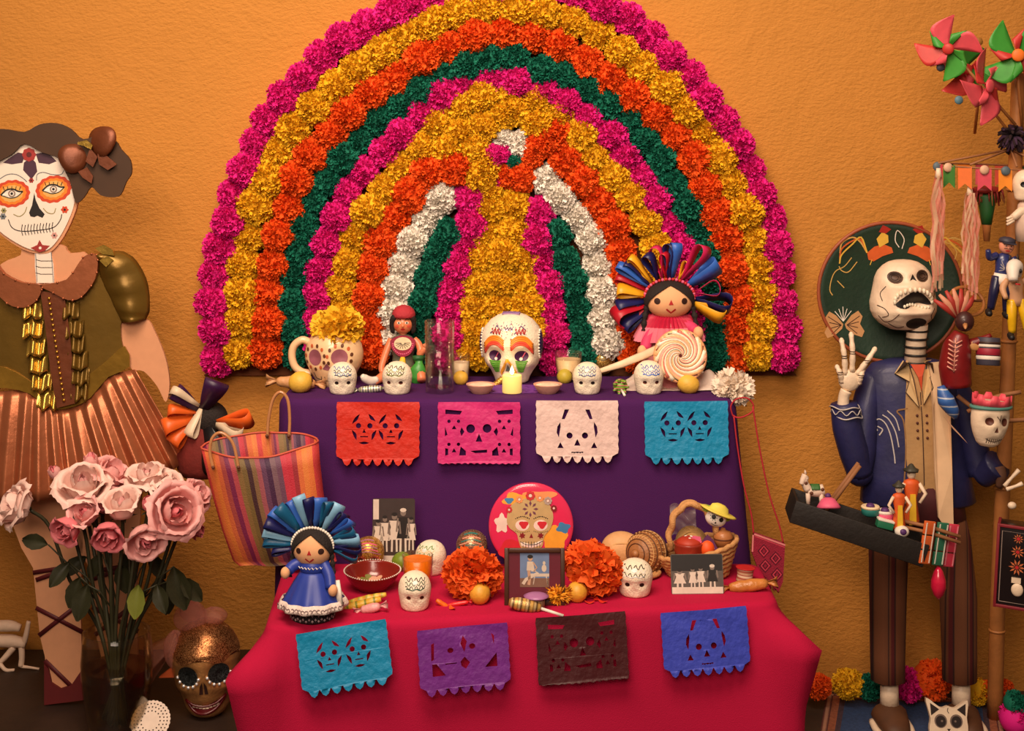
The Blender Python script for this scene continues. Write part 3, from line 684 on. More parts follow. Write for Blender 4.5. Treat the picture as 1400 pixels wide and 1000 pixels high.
for sx, pts in ((-1, [(-15, -2, 56), (-21, -5, 44), (-26, -9, 30), (-29, -14, 18), (-25, -18, 9)]), (1, [(15, -2, 55), (21, -5, 50), (24, -9, 42), (23, -14, 37), (27, -18, 42), (30, -19, 47)])):
    b = MB(s); b.tube(cat(pts, 4), [5.5, 5, 4.6, 4.2, 3.6], 10)
    e = Vector(pts[-1])
    for q in ((-2, -2, -3), (0, -3, -4), (2, -2, -3)) if sx < 0 else ((-2, -2, 5), (0.5, -2, 6), (3, -2, 5)): b.tube([e, e+Vector(q)], [1.8, 1.1], 6)
    b.build('arm', dsk, t)
b = MB(s); b.tube(cat([(-8, -4, 8), (-18, -16, 13), (-28, -30, 9), (-38, -42, 5)], 4), [8, 7.5, 6.5, 5], 10); b.build('leg', dsk, t)
b = MB(s); b.tube([(-8, -5, 9), (-20, -18, 12.5)], [9.3, 8.6], 10); b.build('red_sleeve_cuff', redp, t)
b = MB(s); b.tube(cat([(-34, -39, 7), (-42, -46, 7), (-50, -52, 12), (-53, -55, 16)], 4), [5.4, 6, 5.5, 3], 10, flat=.8); b.build('shoe', white, t)
b = MB(s); b.tube(cat([(9, -5, 9), (20, -16, 15), (24, -26, 13), (26, -34, 5)], 4), [8, 8, 7, 6], 10); b.build('leg', dsk, t)
b = MB(s); b.tube(cat([(21, -19, 32), (22, -23, 27), (21, -25, 18), (18, -27, 6), (15, -28, 0)], 5), [6.5, 5, 11, 10, 3], 12, flat=.6); b.build('green_stocking', pt('stocking', (52, 140, 44), coat=.2), t)
b = MB(s); b.tube([(21, -20, 36), (21, -22, 30)], [8, 7.5], 12, flat=.7); b.build('stocking_cuff', pt('dark_green', (30, 84, 36)), t)
# --- glasses
water = glass('water', (252, 253, 252), 0, 1.2, .12)
tumbler('water_glass', 'tall clear glass half full of water', 601, 537, ZP, 19, 20.5, 99, 67, water, th=1.3, base=8)
tumbler('small_glass', 'short glass of pale drink behind the tall water glass', 630, 521, ZP, 11.5, 13, 37, 26, mat('pale_drink', (232, 206, 176), .4), th=1.1, base=3)
tumbler('small_glass', 'short glass of milky drink behind the small sugar skull', 777, 521, ZP, 15.5, 19, 40, 30, mat('milky_drink', (236, 200, 150), .4), th=1.2, base=3, fluted=True)
# --- salt dishes
clay = mat('pale_clay', (204, 150, 130), .6, var=.1, bump=.2)
for lab, x in (('small clay dish of salt left of the lit candle', 657), ('small clay dish of salt right of the lit candle', 749)):
    p = on(x, 538, ZP); s = dist(p)/F; t = thing('salt_dish', lab, 'dish', p, (0, 0, 0), 'clay salt dishes beside the candle')
    b = MB(s); b.lathe([(11, 0), (12, .8), (16, 6), (19.6, 12), (20, 13), (19, 13.2), (15, 8), (11, 5)], 30, fn=lambda a, z: 1+.012*math.sin(a*14)); b.build('dish', clay, t)
    b = MB(s); b.lathe([(15.8, 9.4), (17.3, 11.2), (14, 12.4), (8, 13.4), (2, 13.9), (.3, 14)], 26, fn=lambda a, z: 1+.03*math.sin(a*5+z)); b.build('salt', mat('salt', (244, 222, 196), .8, bump=.8, bs=900), t)
# --- purple paper doily, candle
p = on(697, 534, ZP); s = dist(p)/F
outl2 = [(math.copysign(1, math.cos(a))*abs(math.cos(a))**.6*56+1.4*math.cos(9*a*4), math.copysign(1, math.sin(a))*abs(math.sin(a))**.6*34+1.2*math.sin(9*a*4)) for a in [2*math.pi*k/144 for k in range(144)]]
holes = [circ(46*math.cos(a), 26*math.sin(a), 3.2, 2.6, 8) for a in [2*math.pi*k/18 for k in range(18)]]+[circ(36*math.cos(a), 18*math.sin(a), 2.6, 2.2, 8) for a in [2*math.pi*(k+.5)/12 for k in range(12)]]
me = poly_mesh('paper_doily', [[(x*s, z*s*.9) for x, z in lp] for lp in [outl2]+holes], .0006, mat('violet_paper', (112, 52, 150), .6))
tag(inst(me, 'paper_doily', None, p+Vector((0, .012, .0012)), (R(-90), 0, 0)), 'violet cut paper doily under the lit candle', 'doily')
p = on(700, 537, ZP+.0016); s = dist(p)/F
t = thing('candle', 'short yellow lit candle in front of the large decorated skull', 'candle', p)
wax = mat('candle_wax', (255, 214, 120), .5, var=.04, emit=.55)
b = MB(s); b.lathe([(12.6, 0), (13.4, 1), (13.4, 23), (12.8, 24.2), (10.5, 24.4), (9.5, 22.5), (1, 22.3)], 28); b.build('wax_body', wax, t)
b = MB(s); b.tube([(0, 0, 22), (0, 0, 26)], .5, 6); b.build('wick', black, t)
b = MB(s); b.lathe([(.4, 24), (2.4, 26), (3.2, 28.5), (2.4, 32), (.9, 35), (.1, 37)], 14); b.build('flame', mat('flame', (255, 236, 160), .5, var=.02, emit=5.), t)
lt = bpy.data.lights.new('candle_glow', 'POINT'); lt.energy = .12; lt.color = (1, .68, .3); lt.shadow_soft_size = .006
lo = bpy.data.objects.new('candle_glow', lt); COL.objects.link(lo); lo.parent = t; lo.location = (0, -.012, .062)
# --- large decorated sugar skull
p = on(700, 523, ZP); s = dist(p)/F
t = thing('decorated_skull', 'large white sugar skull with orange brows and green cheek stripes', 'sugar skull', p, (0, 0, R(-9)))
bs = Skull(86, 84, 96, [(-18, 42, 8.5, 8, 9), (18, 42, 8.5, 8, 9), (0, 24, 5, 7, 6), (-18, 55, 15, 4, -3), (18, 55, 15, 4, -3), (-29, 30, 7, 7, -4), (29, 30, 7, 7, -4), (-34, 14, 9, 11, 9), (34, 14, 9, 11, 9), (0, 10, 14, 8, -4), (0, 33, 4, 6, -4)],
           prof=[(1, .02), (.99, .26), (.96, .46), (.9, .67), (.8, .86), (.69, .97), (.58, 1.), (.48, .97), (.38, .91), (.28, .84), (.18, .68), (.1, .58), (.03, .52), (0, .42)])
b = MB(s); bs.grid(b, 72, 52); b.build('skull_body', sugar, t)
for sx in (-1, 1):
    b = MB(s); b.patch(circ(sx*18, 41, 9, 7.5, 20), bs.fy(.5), 0, 4); b.patch(circ(sx*18+sx*-1, 37, 2.2, n=10), bs.fy(1.6), 1, 2); b.stroke([(sx*18, 38), (sx*18+5, 46)], 1.2, bs.fy(1), 2); b.build('eye_socket', [pt('plum', (70, 26, 74)), white, pinkp], t)
    b = MB(s)
    for j, (zz, c) in enumerate(((52, 0), (54.6, 0), (57.2, 1), (59.8, 1), (62.4, 1))):
        pts = cat([(sx*5, zz-2+j*.4), (sx*13, zz+5), (sx*24, zz+4), (sx*33, zz-8+j*.6)], 5)
        b.tube([(x, bs.front(x, z, .6), z) for x, z in [(q.x, q.y) for q in [Vector((k[0], k[1])) for k in pts]]], 1.5, 6, c)
    b.build('icing_brow', [pt('icing_coral', (226, 80, 60), rough=.4), pt('icing_orange', (240, 140, 44), rough=.4)], t)
    b = MB(s)
    for j in range(7):
        zz = 33.5-j*2.4; pts = [(sx*(10+j*.5), zz+1), (sx*17, zz-.5), (sx*(26-j*1.1), zz+.5)]
        pts = cat([(a, c, 0) for a, c in pts], 4); b.tube([(q.x, bs.front(q.x, q.y, .6), q.y) for q in pts], 1.05, 5)
    b.build('icing_cheek', pt('icing_green', (92, 160, 48), rough=.4), t)
b = MB(s)
for j in range(9):
    for sx in (-1, 1):
        pts = cat([(sx*.6, 38-j*.4, 0), (sx*(2.5+j*.9), 33-j*1.6, 0), (sx*(5+j*.55), 24-j*1.1, 0)], 4); b.tube([(q.x, bs.front(q.x, q.y, .6), q.y) for q in pts], 1.1, 5)
b.patch([(-4, 20), (0, 30), (4, 20)], bs.fy(1), 1); b.build('icing_nose', [pt('icing_amber', (240, 166, 40), rough=.4), pt('grey', (90, 96, 96))], t)
b = MB(s); rnd = random.Random(8)
for k in range(130):
    a = rnd.uniform(0, 6.28); q = rnd.random()**.5; x = 26*q*math.cos(a); z = 75+12*q*math.sin(a); b.patch(circ(x, z, rnd.uniform(.5, .95), n=5), bs.fy(.6), 0 if k % 3 else (1 if k % 2 else 2), 1)
for cx in (-16, 17):
    b.stroke(squiggle(cx-7, cx+6, 74, 4.5, 3), 1.6, bs.fy(.8), 1); b.stroke([(cx-8, 71), (cx, 81), (cx+6, 76)], 1.4, bs.fy(.9), 2)
b.stroke(squiggle(-5, 6, 78, 2, 3), 1.2, bs.fy(.8), 2)
b.build('sequin_forehead', [mat('sequins', (240, 232, 236), .2, .5), pt('icing_red', (170, 50, 50), rough=.4), purplep], t)
b = MB(s)
for k in range(4): b.tube([(x, -2-k*3, bs.h*1.0+.6-abs(x)*.05-k*.35) for x in [-12+i*2 for i in range(13)]], 1.2, 5, k % 2)
b.build('crown_icing', [purplep, pt('icing_lilac', (160, 120, 170))], t)
for sx in (-1, 1):
    b = MB(s); b.ell((sx*39.5, -6, 55), (4.2, 10, 18), 16, 12, 0); 
    for k in range(26):
        a = 2*math.pi*k/26; b.ell((sx*39.5, -6+11*math.cos(a), 55+19*math.sin(a)), (1.6, 1.4, 1.4), 6, 4, 1)
    b.build('ear_medallion', [pt('midnight', (36, 28, 70), rough=.3), white], t)
b = MB(s); b.stroke([(-14, 8), (14, 8)], 1, bs.fy(.6), 0)
for k in range(8): b.stroke([(-12+k*3.4, 13), (-12+k*3.4, 3)], .8, bs.fy(.6), 0)
b.build('icing_teeth', brownp, t)
# foil-wrapped stick across its jaw
wrapped_candy('wrapped_candy', 'gold foil candy leaning on the jaw of the large skull', 683, 527, ZP, 22, 4.5, R(-40), mat('gold_foil', (206, 160, 70), .3, .7, bump=.6, bs=200), ends=False)
# --- glitter ball
p = on(823, 512, ZP); s = dist(p)/F; t = thing('glitter_ball', 'small gold glitter ball behind the small sugar skull', 'ornament', p)
b = MB(s); b.ell((0, 0, 18), (18, 18, 18), 28, 18); b.build('ball', glitter('gold_glitter', (150, 100, 40), (240, 200, 110), .7, 700), t)
b = MB(s); b.ell((0, -15, 24), (6, 4, 5), 12, 8); b.build('highlight_blob', mat('champagne', (240, 216, 150), .2, .6), t)  # pale blob stands in for the bright highlight on the ball
# --- green lollipop
p = on(848, 538, ZP); s = dist(p)/F; t = thing('lollipop', 'small green wrapped lollipop with a white stick', 'lollipop', p, (0, 0, R(0)))
b = MB(s); b.ell((0, 0, 10), (10, 9, 10), 14, 10); 
for k in range(7):
    a = 2*math.pi*k/7; b.tube([(7*math.cos(a), -6, 10+7*math.sin(a)), (11*math.cos(a), -9, 10+11*math.sin(a))], [3, 1.4], 6)
b.build('wrapped_head', stripes('lolly_wrap', [(0, (70, 130, 50)), (.4, (150, 180, 60)), (.7, (40, 90, 40)), (.9, (226, 120, 120))], 'Z', 160, .35), t)
b = MB(s); b.tube([(1, -7, 6), (4, -28, 2.0)], 1.7, 8); b.build('stick', white, t)
# --- white wrapper cloth and swirl lollipop
p = on(925, 533, ZP); s = dist(p)/F
def wrapf(u, v):
    x = -78+150*u; y = -16+62*v
    h = 2+max(0, (v-.25))*34*math.sin(math.pi*min(1, max(0, u*1.02)))+3*abs(math.sin(u*19+v*4))+2*abs(math.sin(u*11-v*9))+(18*math.exp(-((u-.84)/.10)**2)*max(0, math.sin(math.pi*min(1, v*1.2+.1))))
    return (x, y+2*math.sin(u*15), max(1.2, h*(.25+.75*min(1, v*2))*min(1, 5*u)*min(1, 9*(1-u))))
b = MB(s); b.grid(wrapf, 46, 18); tag(b.build('paper_wrapper', mat('white_wrapper', (240, 222, 208), .5, var=.06, bump=.5, bs=60, transl=.2), None, p, solid=.0008), 'crumpled white wrapper under the swirl lollipop', 'wrapper')
p = P(930, 487, 3.02); s = 3.02/F
t = thing('swirl_lollipop', 'giant pastel swirl lollipop propped on a white wrapper', 'lollipop', p, (R(-12), 0, 0))
cols = [(236, 166, 140), (244, 226, 200), (120, 50, 44), (238, 176, 120), (240, 222, 190), (60, 60, 50), (232, 150, 130), (244, 214, 170), (206, 110, 90), (240, 226, 200), (70, 90, 60), (236, 180, 130)]
mm = [pt('swirl%d' % i, c, rough=.3, coat=.3) for i, c in enumerate(cols)]
b = MB(s)
for i in range(30):
    a0 = 2*math.pi*i/30; pts = []
    for k in range(15):
        q = k/14; rr = 2.5+31*q; a = a0-3.4*(1-q)**1.2; pts.append((rr*math.cos(a), -4.2*math.sqrt(max(0, 1-(rr/36)**2)), rr*math.sin(a)))
    b.tube(pts, [.8+2.8*(k/14)*(.5 if i % 12 in (2, 5, 10) else 1) for k in range(15)], 6, i % 12)
b.build('candy_swirl', mm, t)
b = MB(s); b.tube([(x, 0, z) for x, z in circ(0, 0, 33.5, n=40)+[(33.5, 0)]], 3.4, 8, caps=False); b.build('candy_rim', pt('swirl_rim', (236, 170, 120), rough=.3), t)
b = MB(s); b.tube([(-24, 4, 12), (-80, 2, -11), (-122, -3, -24)], [6, 5, 2.5], 8, flat=.5); b.build('stick', pt('cream_paper', (238, 206, 170)), t)
# --- white carnation
carnation('paper_flower', 'white paper flower at the corner of the purple tier', 1003, 530, 2.985, 26, mat('white_crepe', (246, 226, 206), .7, var=.08, transl=.15), 91, 210, .09, .45, (.7, 0, 0), sq=(1.05, 1, .85))
# --- rag dolls
def rag_doll(name, label, px, py, zt, sc_, dress, apron, ribbons, collar, seed, lace=False, rz=0, arms=None):
    p = on(px, py, zt); s = dist(p)/F*sc_; t = thing(name, label, 'doll', p, (0, 0, rz)); rnd = random.Random(seed)
    hz = 106 if lace else 119; hr = (31, 25, 28) if lace else (34, 25, 26)
    b = MB(s)
    if lace:
        b.lathe([(31, 0), (34, 3), (33, 12), (29, 20)], 32); b.build('petticoat', apron, t)
        b = MB(s)
        for k in range(22):
            a = math.pi+.1+k*(math.pi-.2)/21
            for z in (5, 13):
                r_ = 34.2 if z < 9 else 33; c0 = Vector((r_*math.cos(a), r_*math.sin(a), z+(k % 2)*2.5)); tg = Vector((-math.sin(a), math.cos(a), 0))
                b.tube([c0-tg*1.8, c0+tg*1.8], .6, 4); b.tube([c0-Vector((0, 0, 2)), c0+Vector((0, 0, 2))], .6, 4)
        b.build('petticoat_print', pt('print_pale', (206, 176, 176)), t)
        b = MB(s); b.tube([(40, -12, 62), (43, -16, 44), (46, -18, 26)], [4, 5, 5], 6, flat=.25); b.build('white_ribbon', white, t)
        b = MB(s); b.lathe([(46, 25), (45, 30), (40, 38), (30, 56), (22, 68), (17, 74)], 60, fn=lambda a, z: 1+.045*math.sin(a*11)*(74-z)/50, cap0=False); b.build('skirt', dress, t)
        b = MB(s); b.lathe([(52, 20), (51.5, 24), (48.8, 29), (46.3, 32)], 90, cap0=False, cap1=False, fn=lambda a, z: 1+.045*math.sin(a*11)+(.012*math.sin(a*45) if z < 21 else 0)); b.build('lace_hem', collar, t, solid=.0006)
        b = MB(s)
        for k in range(26):
            a = math.pi+.15+k*(math.pi-.3)/25; r_ = 51.2*(1+.045*math.sin(a*11)); b.tube([(r_*math.cos(a)+2.6*math.cos(q)*-math.sin(a), r_*math.sin(a)+2.6*math.cos(q)*math.cos(a)-.4, 25+2.6*math.sin(q)) for q in [i*.79 for i in range(9)]], .55, 4, caps=False)
        b.build('lace_pattern', pt('lace_shadow', (120, 90, 96)), t)
    else:
        b.lathe([(42, 0), (42, 4), (38, 26), (30, 52), (22, 70)], 50, fn=lambda a, z: 1+.04*math.sin(a*13)); b.build('skirt', dress, t)
        b = MB(s); b.prism([(-20, 66), (20, 66), (30, 4), (-30, 4)], -41, -38, fy=lambda x, z: 22*(z/66)); b.build('apron', apron, t)
    b = MB(s); b.lathe([(17, 68), (21, 76), (21, 84), (17, 90), (9, 94)], 24); b.build('bodice', dress, t)
    if lace:
        b = MB(s)
        for k in range(-3, 4):
            x = k*5.4; y = -20.6*math.cos(k*.27)-.6
            b.tube([(x-2.4, y, 82), (x, y-.5, 79), (x+2.4, y, 82), (x, y-.5, 85), (x-2.4, y, 82)], .8, 5)
        b.build('neck_trim', white, t)
    else:
        n = 72; b = MB(s); rows = []
        for rr, z, mi in ((20, 98, 0), (29, 93, 0), (38, 82, 0), (45, 69, 1), (48, 62, 1)):
            rows.append([b.v(((rr+(1.5 if k % 2 else -1.5)*rr/24)*math.cos(2*math.pi*k/n), (rr*.60+(1.9 if k % 2 else -1.9))*math.sin(2*math.pi*k/n), z+(4 if math.sin(2*math.pi*k/n) > 0 else 0))) for k in range(n)])
        for j in range(4):
            for k in range(n): b.f((rows[j][k], rows[j+1][k], rows[j+1][(k+1) % n], rows[j][(k+1) % n]), 0 if j < 2 else 1, False)
        b.build('pleated_collar', collar, t, solid=.0006)
    b = MB(s); b.ell((0, 0, hz), hr, 28, 18); b.build('head', skin_cloth, t)
    h = lambda e: (lambda x, z: -hr[1]*math.sqrt(max(0, 1-(x/hr[0])**2-((z-hz)/hr[2])**2))-e)
    b = MB(s); eo = hr[0]*.56
    for sx in (-1, 1): b.patch(circ(sx*eo, hz+1, 4.3, 4.5, 14), h(.4), 0, 2)
    b.patch([(-3.4, hz-4), (3.4, hz-4), (0, hz+3.5)], h(.5), 1, 2); b.stroke([(-6.5, hz-10), (-3, hz-13), (0, hz-15.5), (3, hz-13), (6.5, hz-10)], 2.4, h(.5), 1); b.build('embroidered_face', [pt('dark_brown', (50, 22, 14)), pt('lip', (178, 28, 34))], t)
    b = MB(s)                                     # hair: parted cap reaching down both cheeks
    def hairf(u, v):
        a = math.pi*(1+u); th = (0.03+v*(.17+.56*abs(2*u-1)**1.25))*math.pi
        return (hr[0]*1.06*math.sin(th)*math.cos(a), hr[1]*1.08*math.sin(th)*math.sin(a), hz+hr[2]*1.06*math.cos(th))
    b.grid(hairf, 26, 8)
    b.grid(lambda u, v: (hr[0]*1.05*math.sin((.04+.70*v)*math.pi)*math.cos(math.pi*u), hr[1]*1.06*math.sin((.04+.70*v)*math.pi)*math.sin(math.pi*u), hz+hr[2]*1.05*math.cos((.04+.7*v)*math.pi)), 20, 10); b.build('hair', hair_black, t, solid=.0015)
    b = MB(s); band = [(hr[0]*1.02*math.cos(a), -4, hz+6+hr[2]*.92*math.sin(a)) for a in [R(-8+196*k/24) for k in range(25)]]
    for k in range(24): b.ell(band[k], (2.5, 2.6, 2.5), 7, 5, k % 2)
    b.build('head_band', [pinkp if not lace else white, white if lace else redp], t)
    for (ang, L_, W_, c, op, tw) in ribbons:
        a = R(ang); ribbon(t, (hr[0]*.96*math.cos(a), 1+rnd.uniform(-3, 3), hz+5+hr[2]*.92*math.sin(a)), a, L_, W_, SAT[c], op*.8, tw+rnd.uniform(.25, .65), rnd.uniform(-.1, .25), sc=s)
    for sx in (-1, 1):
        b = MB(s); pts = [(sx*(hr[0]*.95), -4, hz-8), (sx*(hr[0]*1.04), -7, hz-24), (sx*(hr[0]*1.08), -9, hz-42)]
        q = cat(pts, 6); b.tube(q, [3.6*(1+.3*math.sin(k*1.6)) for k in range(len(q))], 8); b.build('braid', hair_black, t)
        x, z = (arms or {}).get(sx, (sx*30, 62))
        b = MB(s); b.tube(cat([(sx*16, -3, 86), (sx*20+(x-sx*20)*.5, -12, (86+z)/2+1), (x-sx*4, -20, z+2)], 4), [9, 8.6, 8], 12); b.build('sleeve', dress if lace else mat('pink_sleeve', (206, 54, 100), .7), t)
        b = MB(s); b.ell((x, -23, z), (7.2, 7.5, 9), 14, 10); b.build('hand', skin_cloth, t)
    return t
random.seed(2)
rag_doll('rag_doll', 'rag doll with big multicoloured ribbon headdress and pink pleated collar', 915, 526, ZP, .97, mat('rose_skirt', (196, 120, 120), .8), mat('apron_white', (226, 196, 186), .8),
  [(172, 42, 20, 'gold', .22, .3), (158, 48, 14, 'red', .16, .2), (146, 56, 13, 'blue', .16, 0), (141, 50, 12, 'navy', .14, .4), (132, 52, 14, 'gold', .14, .4), (116, 44, 16, 'navy', .25, .3), (105, 50, 14, 'magenta', .25, .5), (88, 52, 22, 'navy', .25, .2), (84, 54, 16, 'blue', .2, .0),
   (96, 40, 18, 'red', .2, .5), (66, 30, 12, 'gold', .2, .3), (58, 62, 24, 'magenta', .22, .5), (36, 54, 30, 'blue', .16, .35), (12, 40, 22, 'magenta', .4, .7), (-8, 56, 24, 'navy', .3, .5), (-22, 50, 24, 'gold', .2, .3), (192, 44, 20, 'navy', .2, .2), (204, 54, 30, 'red', .3, .4), (216, 50, 22, 'navy', .2, .4)],
  [mat('pleat_red', (188, 24, 62), .6), mat('pleat_pink', (226, 120, 140), .6)], 3, arms={-1: (-40, 50), 1: (38, 76)})
for lp in []: pass
# --- crocheted pouch with a red cord
p = P(1014, 552, 2.93); s = 2.93/F
t = thing('crocheted_pouch', 'small red woven pouch hanging on a cord from the purple tier', 'pouch', p)
cord = mat('red_cord', (176, 30, 44), .8)
b = MB(s); b.tube(cat([(-12, 0, -18), (-15, -1, -4), (-8, -2, 6), (6, -2, 8), (15, -1, 0), (15, -1, -10), (4, -2, -17), (-6, -2, -19), (-12, -1, -16)], 6), 1.1, 6)
b.tube(cat([(-11, -1, -16), (-6, -3, -60), (2, -6, -110), (12, -8, -150), (15, -9, -176)], 6), 1.1, 6)
b.tube(cat([(15, -1, -4), (24, -2, -60), (36, -6, -120), (50, -9, -165), (55, -10, -188)], 6), 1.1, 6); b.build('cord', cord, t)
q = [(15, -174), (57, -189), (54, -240), (48, -254), (20, -222), (12, -200)]
b = MB(s); b.prism(q, -13, -4); b.build('pouch_body', mat('red_weave', (150, 22, 52), .85, bump=.6, bs=600), t)
b = MB(s); ff = lambda x, z: -13.3
for cx, cz in ((28, -198), (44, -208), (30, -218), (46, -230)):
    for k in range(3): b.stroke([(cx-8+k*2.4, cz), (cx, cz+9-k*2.4), (cx+8-k*2.4, cz), (cx, cz-9+k*2.4), (cx-8+k*2.4, cz)], 1.1, ff, k % 2)
b.stroke([(15, -175), (57, -190)], 2.4, ff, 2); b.stroke([(16, -178), (56.5, -193)], 1, ff, 1); b.stroke([(13.5, -176), (12.5, -199)], 2, ff, 2)
b.build('woven_pattern', [pt('wine', (70, 8, 30)), pt('rose_thread', (216, 70, 90)), pt('pale_thread', (222, 130, 130))], t)
b = MB(s); rnd = random.Random(4)
for k in range(16): b.tube([(20+2*k, -9+rnd.uniform(-2, 2), -226-k*1.2), (21+2*k+rnd.uniform(-3, 3), -9, -244-k*.8)], .9, 4, k % 2)
b.build('fringe', [pt('rose_thread', (0, 0, 0)), cord], t)

# =================================================================== lower tier
rag_doll('rag_doll', 'small rag doll in a blue dress with blue looped ribbons', 428, 845, ZK, .90, mat('blue_satin', (44, 64, 156), .4, var=.15, vs_=20), mat('floral_black', (34, 24, 28), .8),
  [(8, 44, 20, 'sky', .16, .2), (20, 40, 18, 'teal', .2, .4), (33, 44, 18, 'blue', .16, .2), (45, 42, 20, 'navy', .16, .4), (58, 48, 20, 'sky', .16, .2), (70, 46, 16, 'teal', .16, .3), (82, 46, 22, 'blue', .16, .3), (94, 48, 18, 'navy', .14, .1), (106, 52, 20, 'sky', .16, .2), (118, 48, 18, 'blue', .16, .3), (130, 52, 20, 'teal', .15, .2), (142, 54, 20, 'blue', .14, .3), (154, 52, 18, 'navy', .14, .2), (166, 50, 20, 'sky', .14, .1), (178, 48, 20, 'teal', .15, .3), (192, 36, 16, 'navy', .2, .3), (-6, 46, 18, 'navy', .18, .2), (-18, 42, 18, 'teal', .16, .4)],
  mat('white_lace', (236, 216, 206), .8, bump=.6, bs=300), 4, lace=True, rz=R(-6), arms={-1: (-37, 74), 1: (36, 50)})
b = MB(1)
# --- family photographs
def photo(label, px, py, zt, W, H, lean, figs, top, bottom, seed, mid=(70, 56, 52), rz=0, corner=2):
    p = on(px, py, zt); s = dist(p)/F; t = thing('photograph', label, 'photograph', p, (-lean, 0, rz)); rnd = random.Random(seed)
    b = MB(s); b.prism([(-W/2+corner, 0), (W/2-corner, 0), (W/2, corner), (W/2, H-corner), (W/2-corner, H), (-W/2+corner, H), (-W/2, H-corner), (-W/2, corner)], -.5, .5); b.build('photo_card', pt('photo_mid%d' % seed, mid, rough=.35), t)
    b = MB(s); f1 = lambda x, z: -.62; f2 = lambda x, z: -.74; f3 = lambda x, z: -.86
    b.patch(rect(-W/2+1, H*.58, W/2-1, H-1), f1, 0, 1); b.patch(rect(-W/2+1, 1, W/2-1, H*.18), f1, 1, 1)
    if seed == 1: b.patch(rect(-W/2+1, H*.70, -W/2+W*.15, H-1), f2, 1, 1)
    for x, z0, h, w_, dk in figs:                     # little standing people: dress, head, legs
        c = 2 if dk else 1; lg = 1
        b.patch([(x-w_*.5, z0+h*.30), (x-w_*.28, z0+h*.62), (x-w_*.42, z0+h*.78), (x+w_*.42, z0+h*.78), (x+w_*.28, z0+h*.62), (x+w_*.5, z0+h*.30)], f2, c, 1)
        b.patch(circ(x, z0+h*.88, w_*.22, w_*.26, 10), f2, 3, 1); b.patch(circ(x, z0+h*.94, w_*.25, w_*.16, 8), f3, 2 if not dk else 1, 1)
        for sx in (-1, 1):
            b.stroke([(x+sx*w_*.18, z0+h*.30), (x+sx*w_*.2, z0)], w_*.15, f2, lg); b.stroke([(x+sx*w_*.4, z0+h*.76), (x+sx*w_*.5, z0+h*.45)], w_*.13, f3, 3)
    b.build('printed_image', [pt('photo_top%d' % seed, top), pt('photo_light', (216, 200, 184)), pt('photo_dark', (30, 24, 22)), pt('photo_grey', (128, 112, 102))], t)
    return t
photo('tall sepia photograph of a standing family leaning on the purple cloth', 538, 777, ZK, 58, 94, R(3), [(-21, 24, 42, 15, 0), (-12, 22, 50, 14, 0), (1, 22, 54, 17, 0), (13, 22, 60, 18, 1), (24, 24, 46, 13, 0)], (58, 46, 44), (210, 196, 180), 1)
photo('wide black and white photograph of children beside the basket', 954, 813, ZK, 72, 53, R(14), [(-24, 6, 28, 17, 0), (-6, 6, 30, 12, 0), (5, 7, 30, 13, 0), (21, 7, 32, 15, 1)], (32, 28, 28), (150, 140, 130), 2, mid=(92, 84, 78), rz=R(2))
# --- gilded skulls
def gilt_skull(label, px, py, W, H, m, m2, seed):
    p = on(px, py, ZK); s = dist(p)/F; t = thing('gilded_skull', label, 'skull', p); k = W/42
    sk = Skull(W, W, H, [(-9*k, H*.42, 5*k, 4.5*k, 3*k), (9*k, H*.42, 5*k, 4.5*k, 3*k), (0, H*.26, 3*k, 4*k, 2*k)])
    b = MB(s); sk.grid(b); b.build('skull_body', m, t)
    b = MB(s)
    for j in range(5):
        b.stroke([(x*k, H*(.60+.07*j)+4*math.cos(x*.12)) for x in range(-18+2*j, 19-2*j, 3)], 1.1, sk.fy(.5), j % 2)
    for sx in (-1, 1):
        for i in range(12):
            a = 2*math.pi*i/12; b.patch(circ(sx*9*k+5.6*k*math.cos(a), H*.42+5*k*math.sin(a), .9, n=6), sk.fy(.6), 1, 1)
    b.build('painted_lines', m2, t)
    for sx in (-1, 1):
        b = MB(s); b.patch(circ(sx*9*k, H*.42, 4*k, 3.6*k, 12), sk.fy(.4)); b.build('eye_socket', brownp, t)
gilt_skull('gold mosaic skull with lilac lines behind the clay bowl', 504, 781, 43, 47, glitter('gold_mosaic', (170, 110, 44), (230, 180, 90), .6, 420), [pt('lilac', (170, 110, 130)), pinkp], 1)
gilt_skull('gold glitter skull behind the orange flower', 645, 771, 43, 46, glitter('rose_gold', (150, 90, 60), (236, 196, 150), .7, 800), [tealp, pt('peach', (230, 150, 120))], 2)
# --- clay bowl
p = on(509, 806, ZK); s = dist(p)/F; t = thing('clay_bowl', 'red clay bowl with a white dotted rim', 'bowl', p, (R(6), 0, R(10)))
tc = mat('red_clay', (128, 28, 16), .25, var=.15, vs_=30, coat=.5)
lip = lambda a, z: 1+.10*abs(math.cos(a))**6*(z/30)
b = MB(s); b.lathe([(14, 0), (16, .6), (24, 6), (31, 15), (35, 25), (35.6, 27), (34.6, 27.4), (33.4, 25), (28, 14), (20, 6), (2, 4)], 44, fn=lip, cap1=False); b.build('bowl', tc, t)
b = MB(s)
for k in range(64):
    a = 2*math.pi*k/64; r_ = 35.4*lip(a, 27); b.ell((r_*math.cos(a), r_*math.sin(a), 27.4), (1.15, 1.15, 1), 6, 4)
b.build('dotted_rim', white, t)
b = MB(s); rnd = random.Random(6); up = lambda r_: 4.3+23*max(0, (r_-8)/27)**1.5
for k, (x, y, rr, c) in enumerate(((-9, 12, 7, 0), (2, 15, 6, 1), (-4, 18, 5, 0), (10, 14, 5, 1), (-16, 10, 4, 1))):
    b.patch([(x+rr*math.cos(i*.785), y+rr*.6*math.sin(i*.785)) for i in range(8)], lambda a, c_: 0, c, 1)
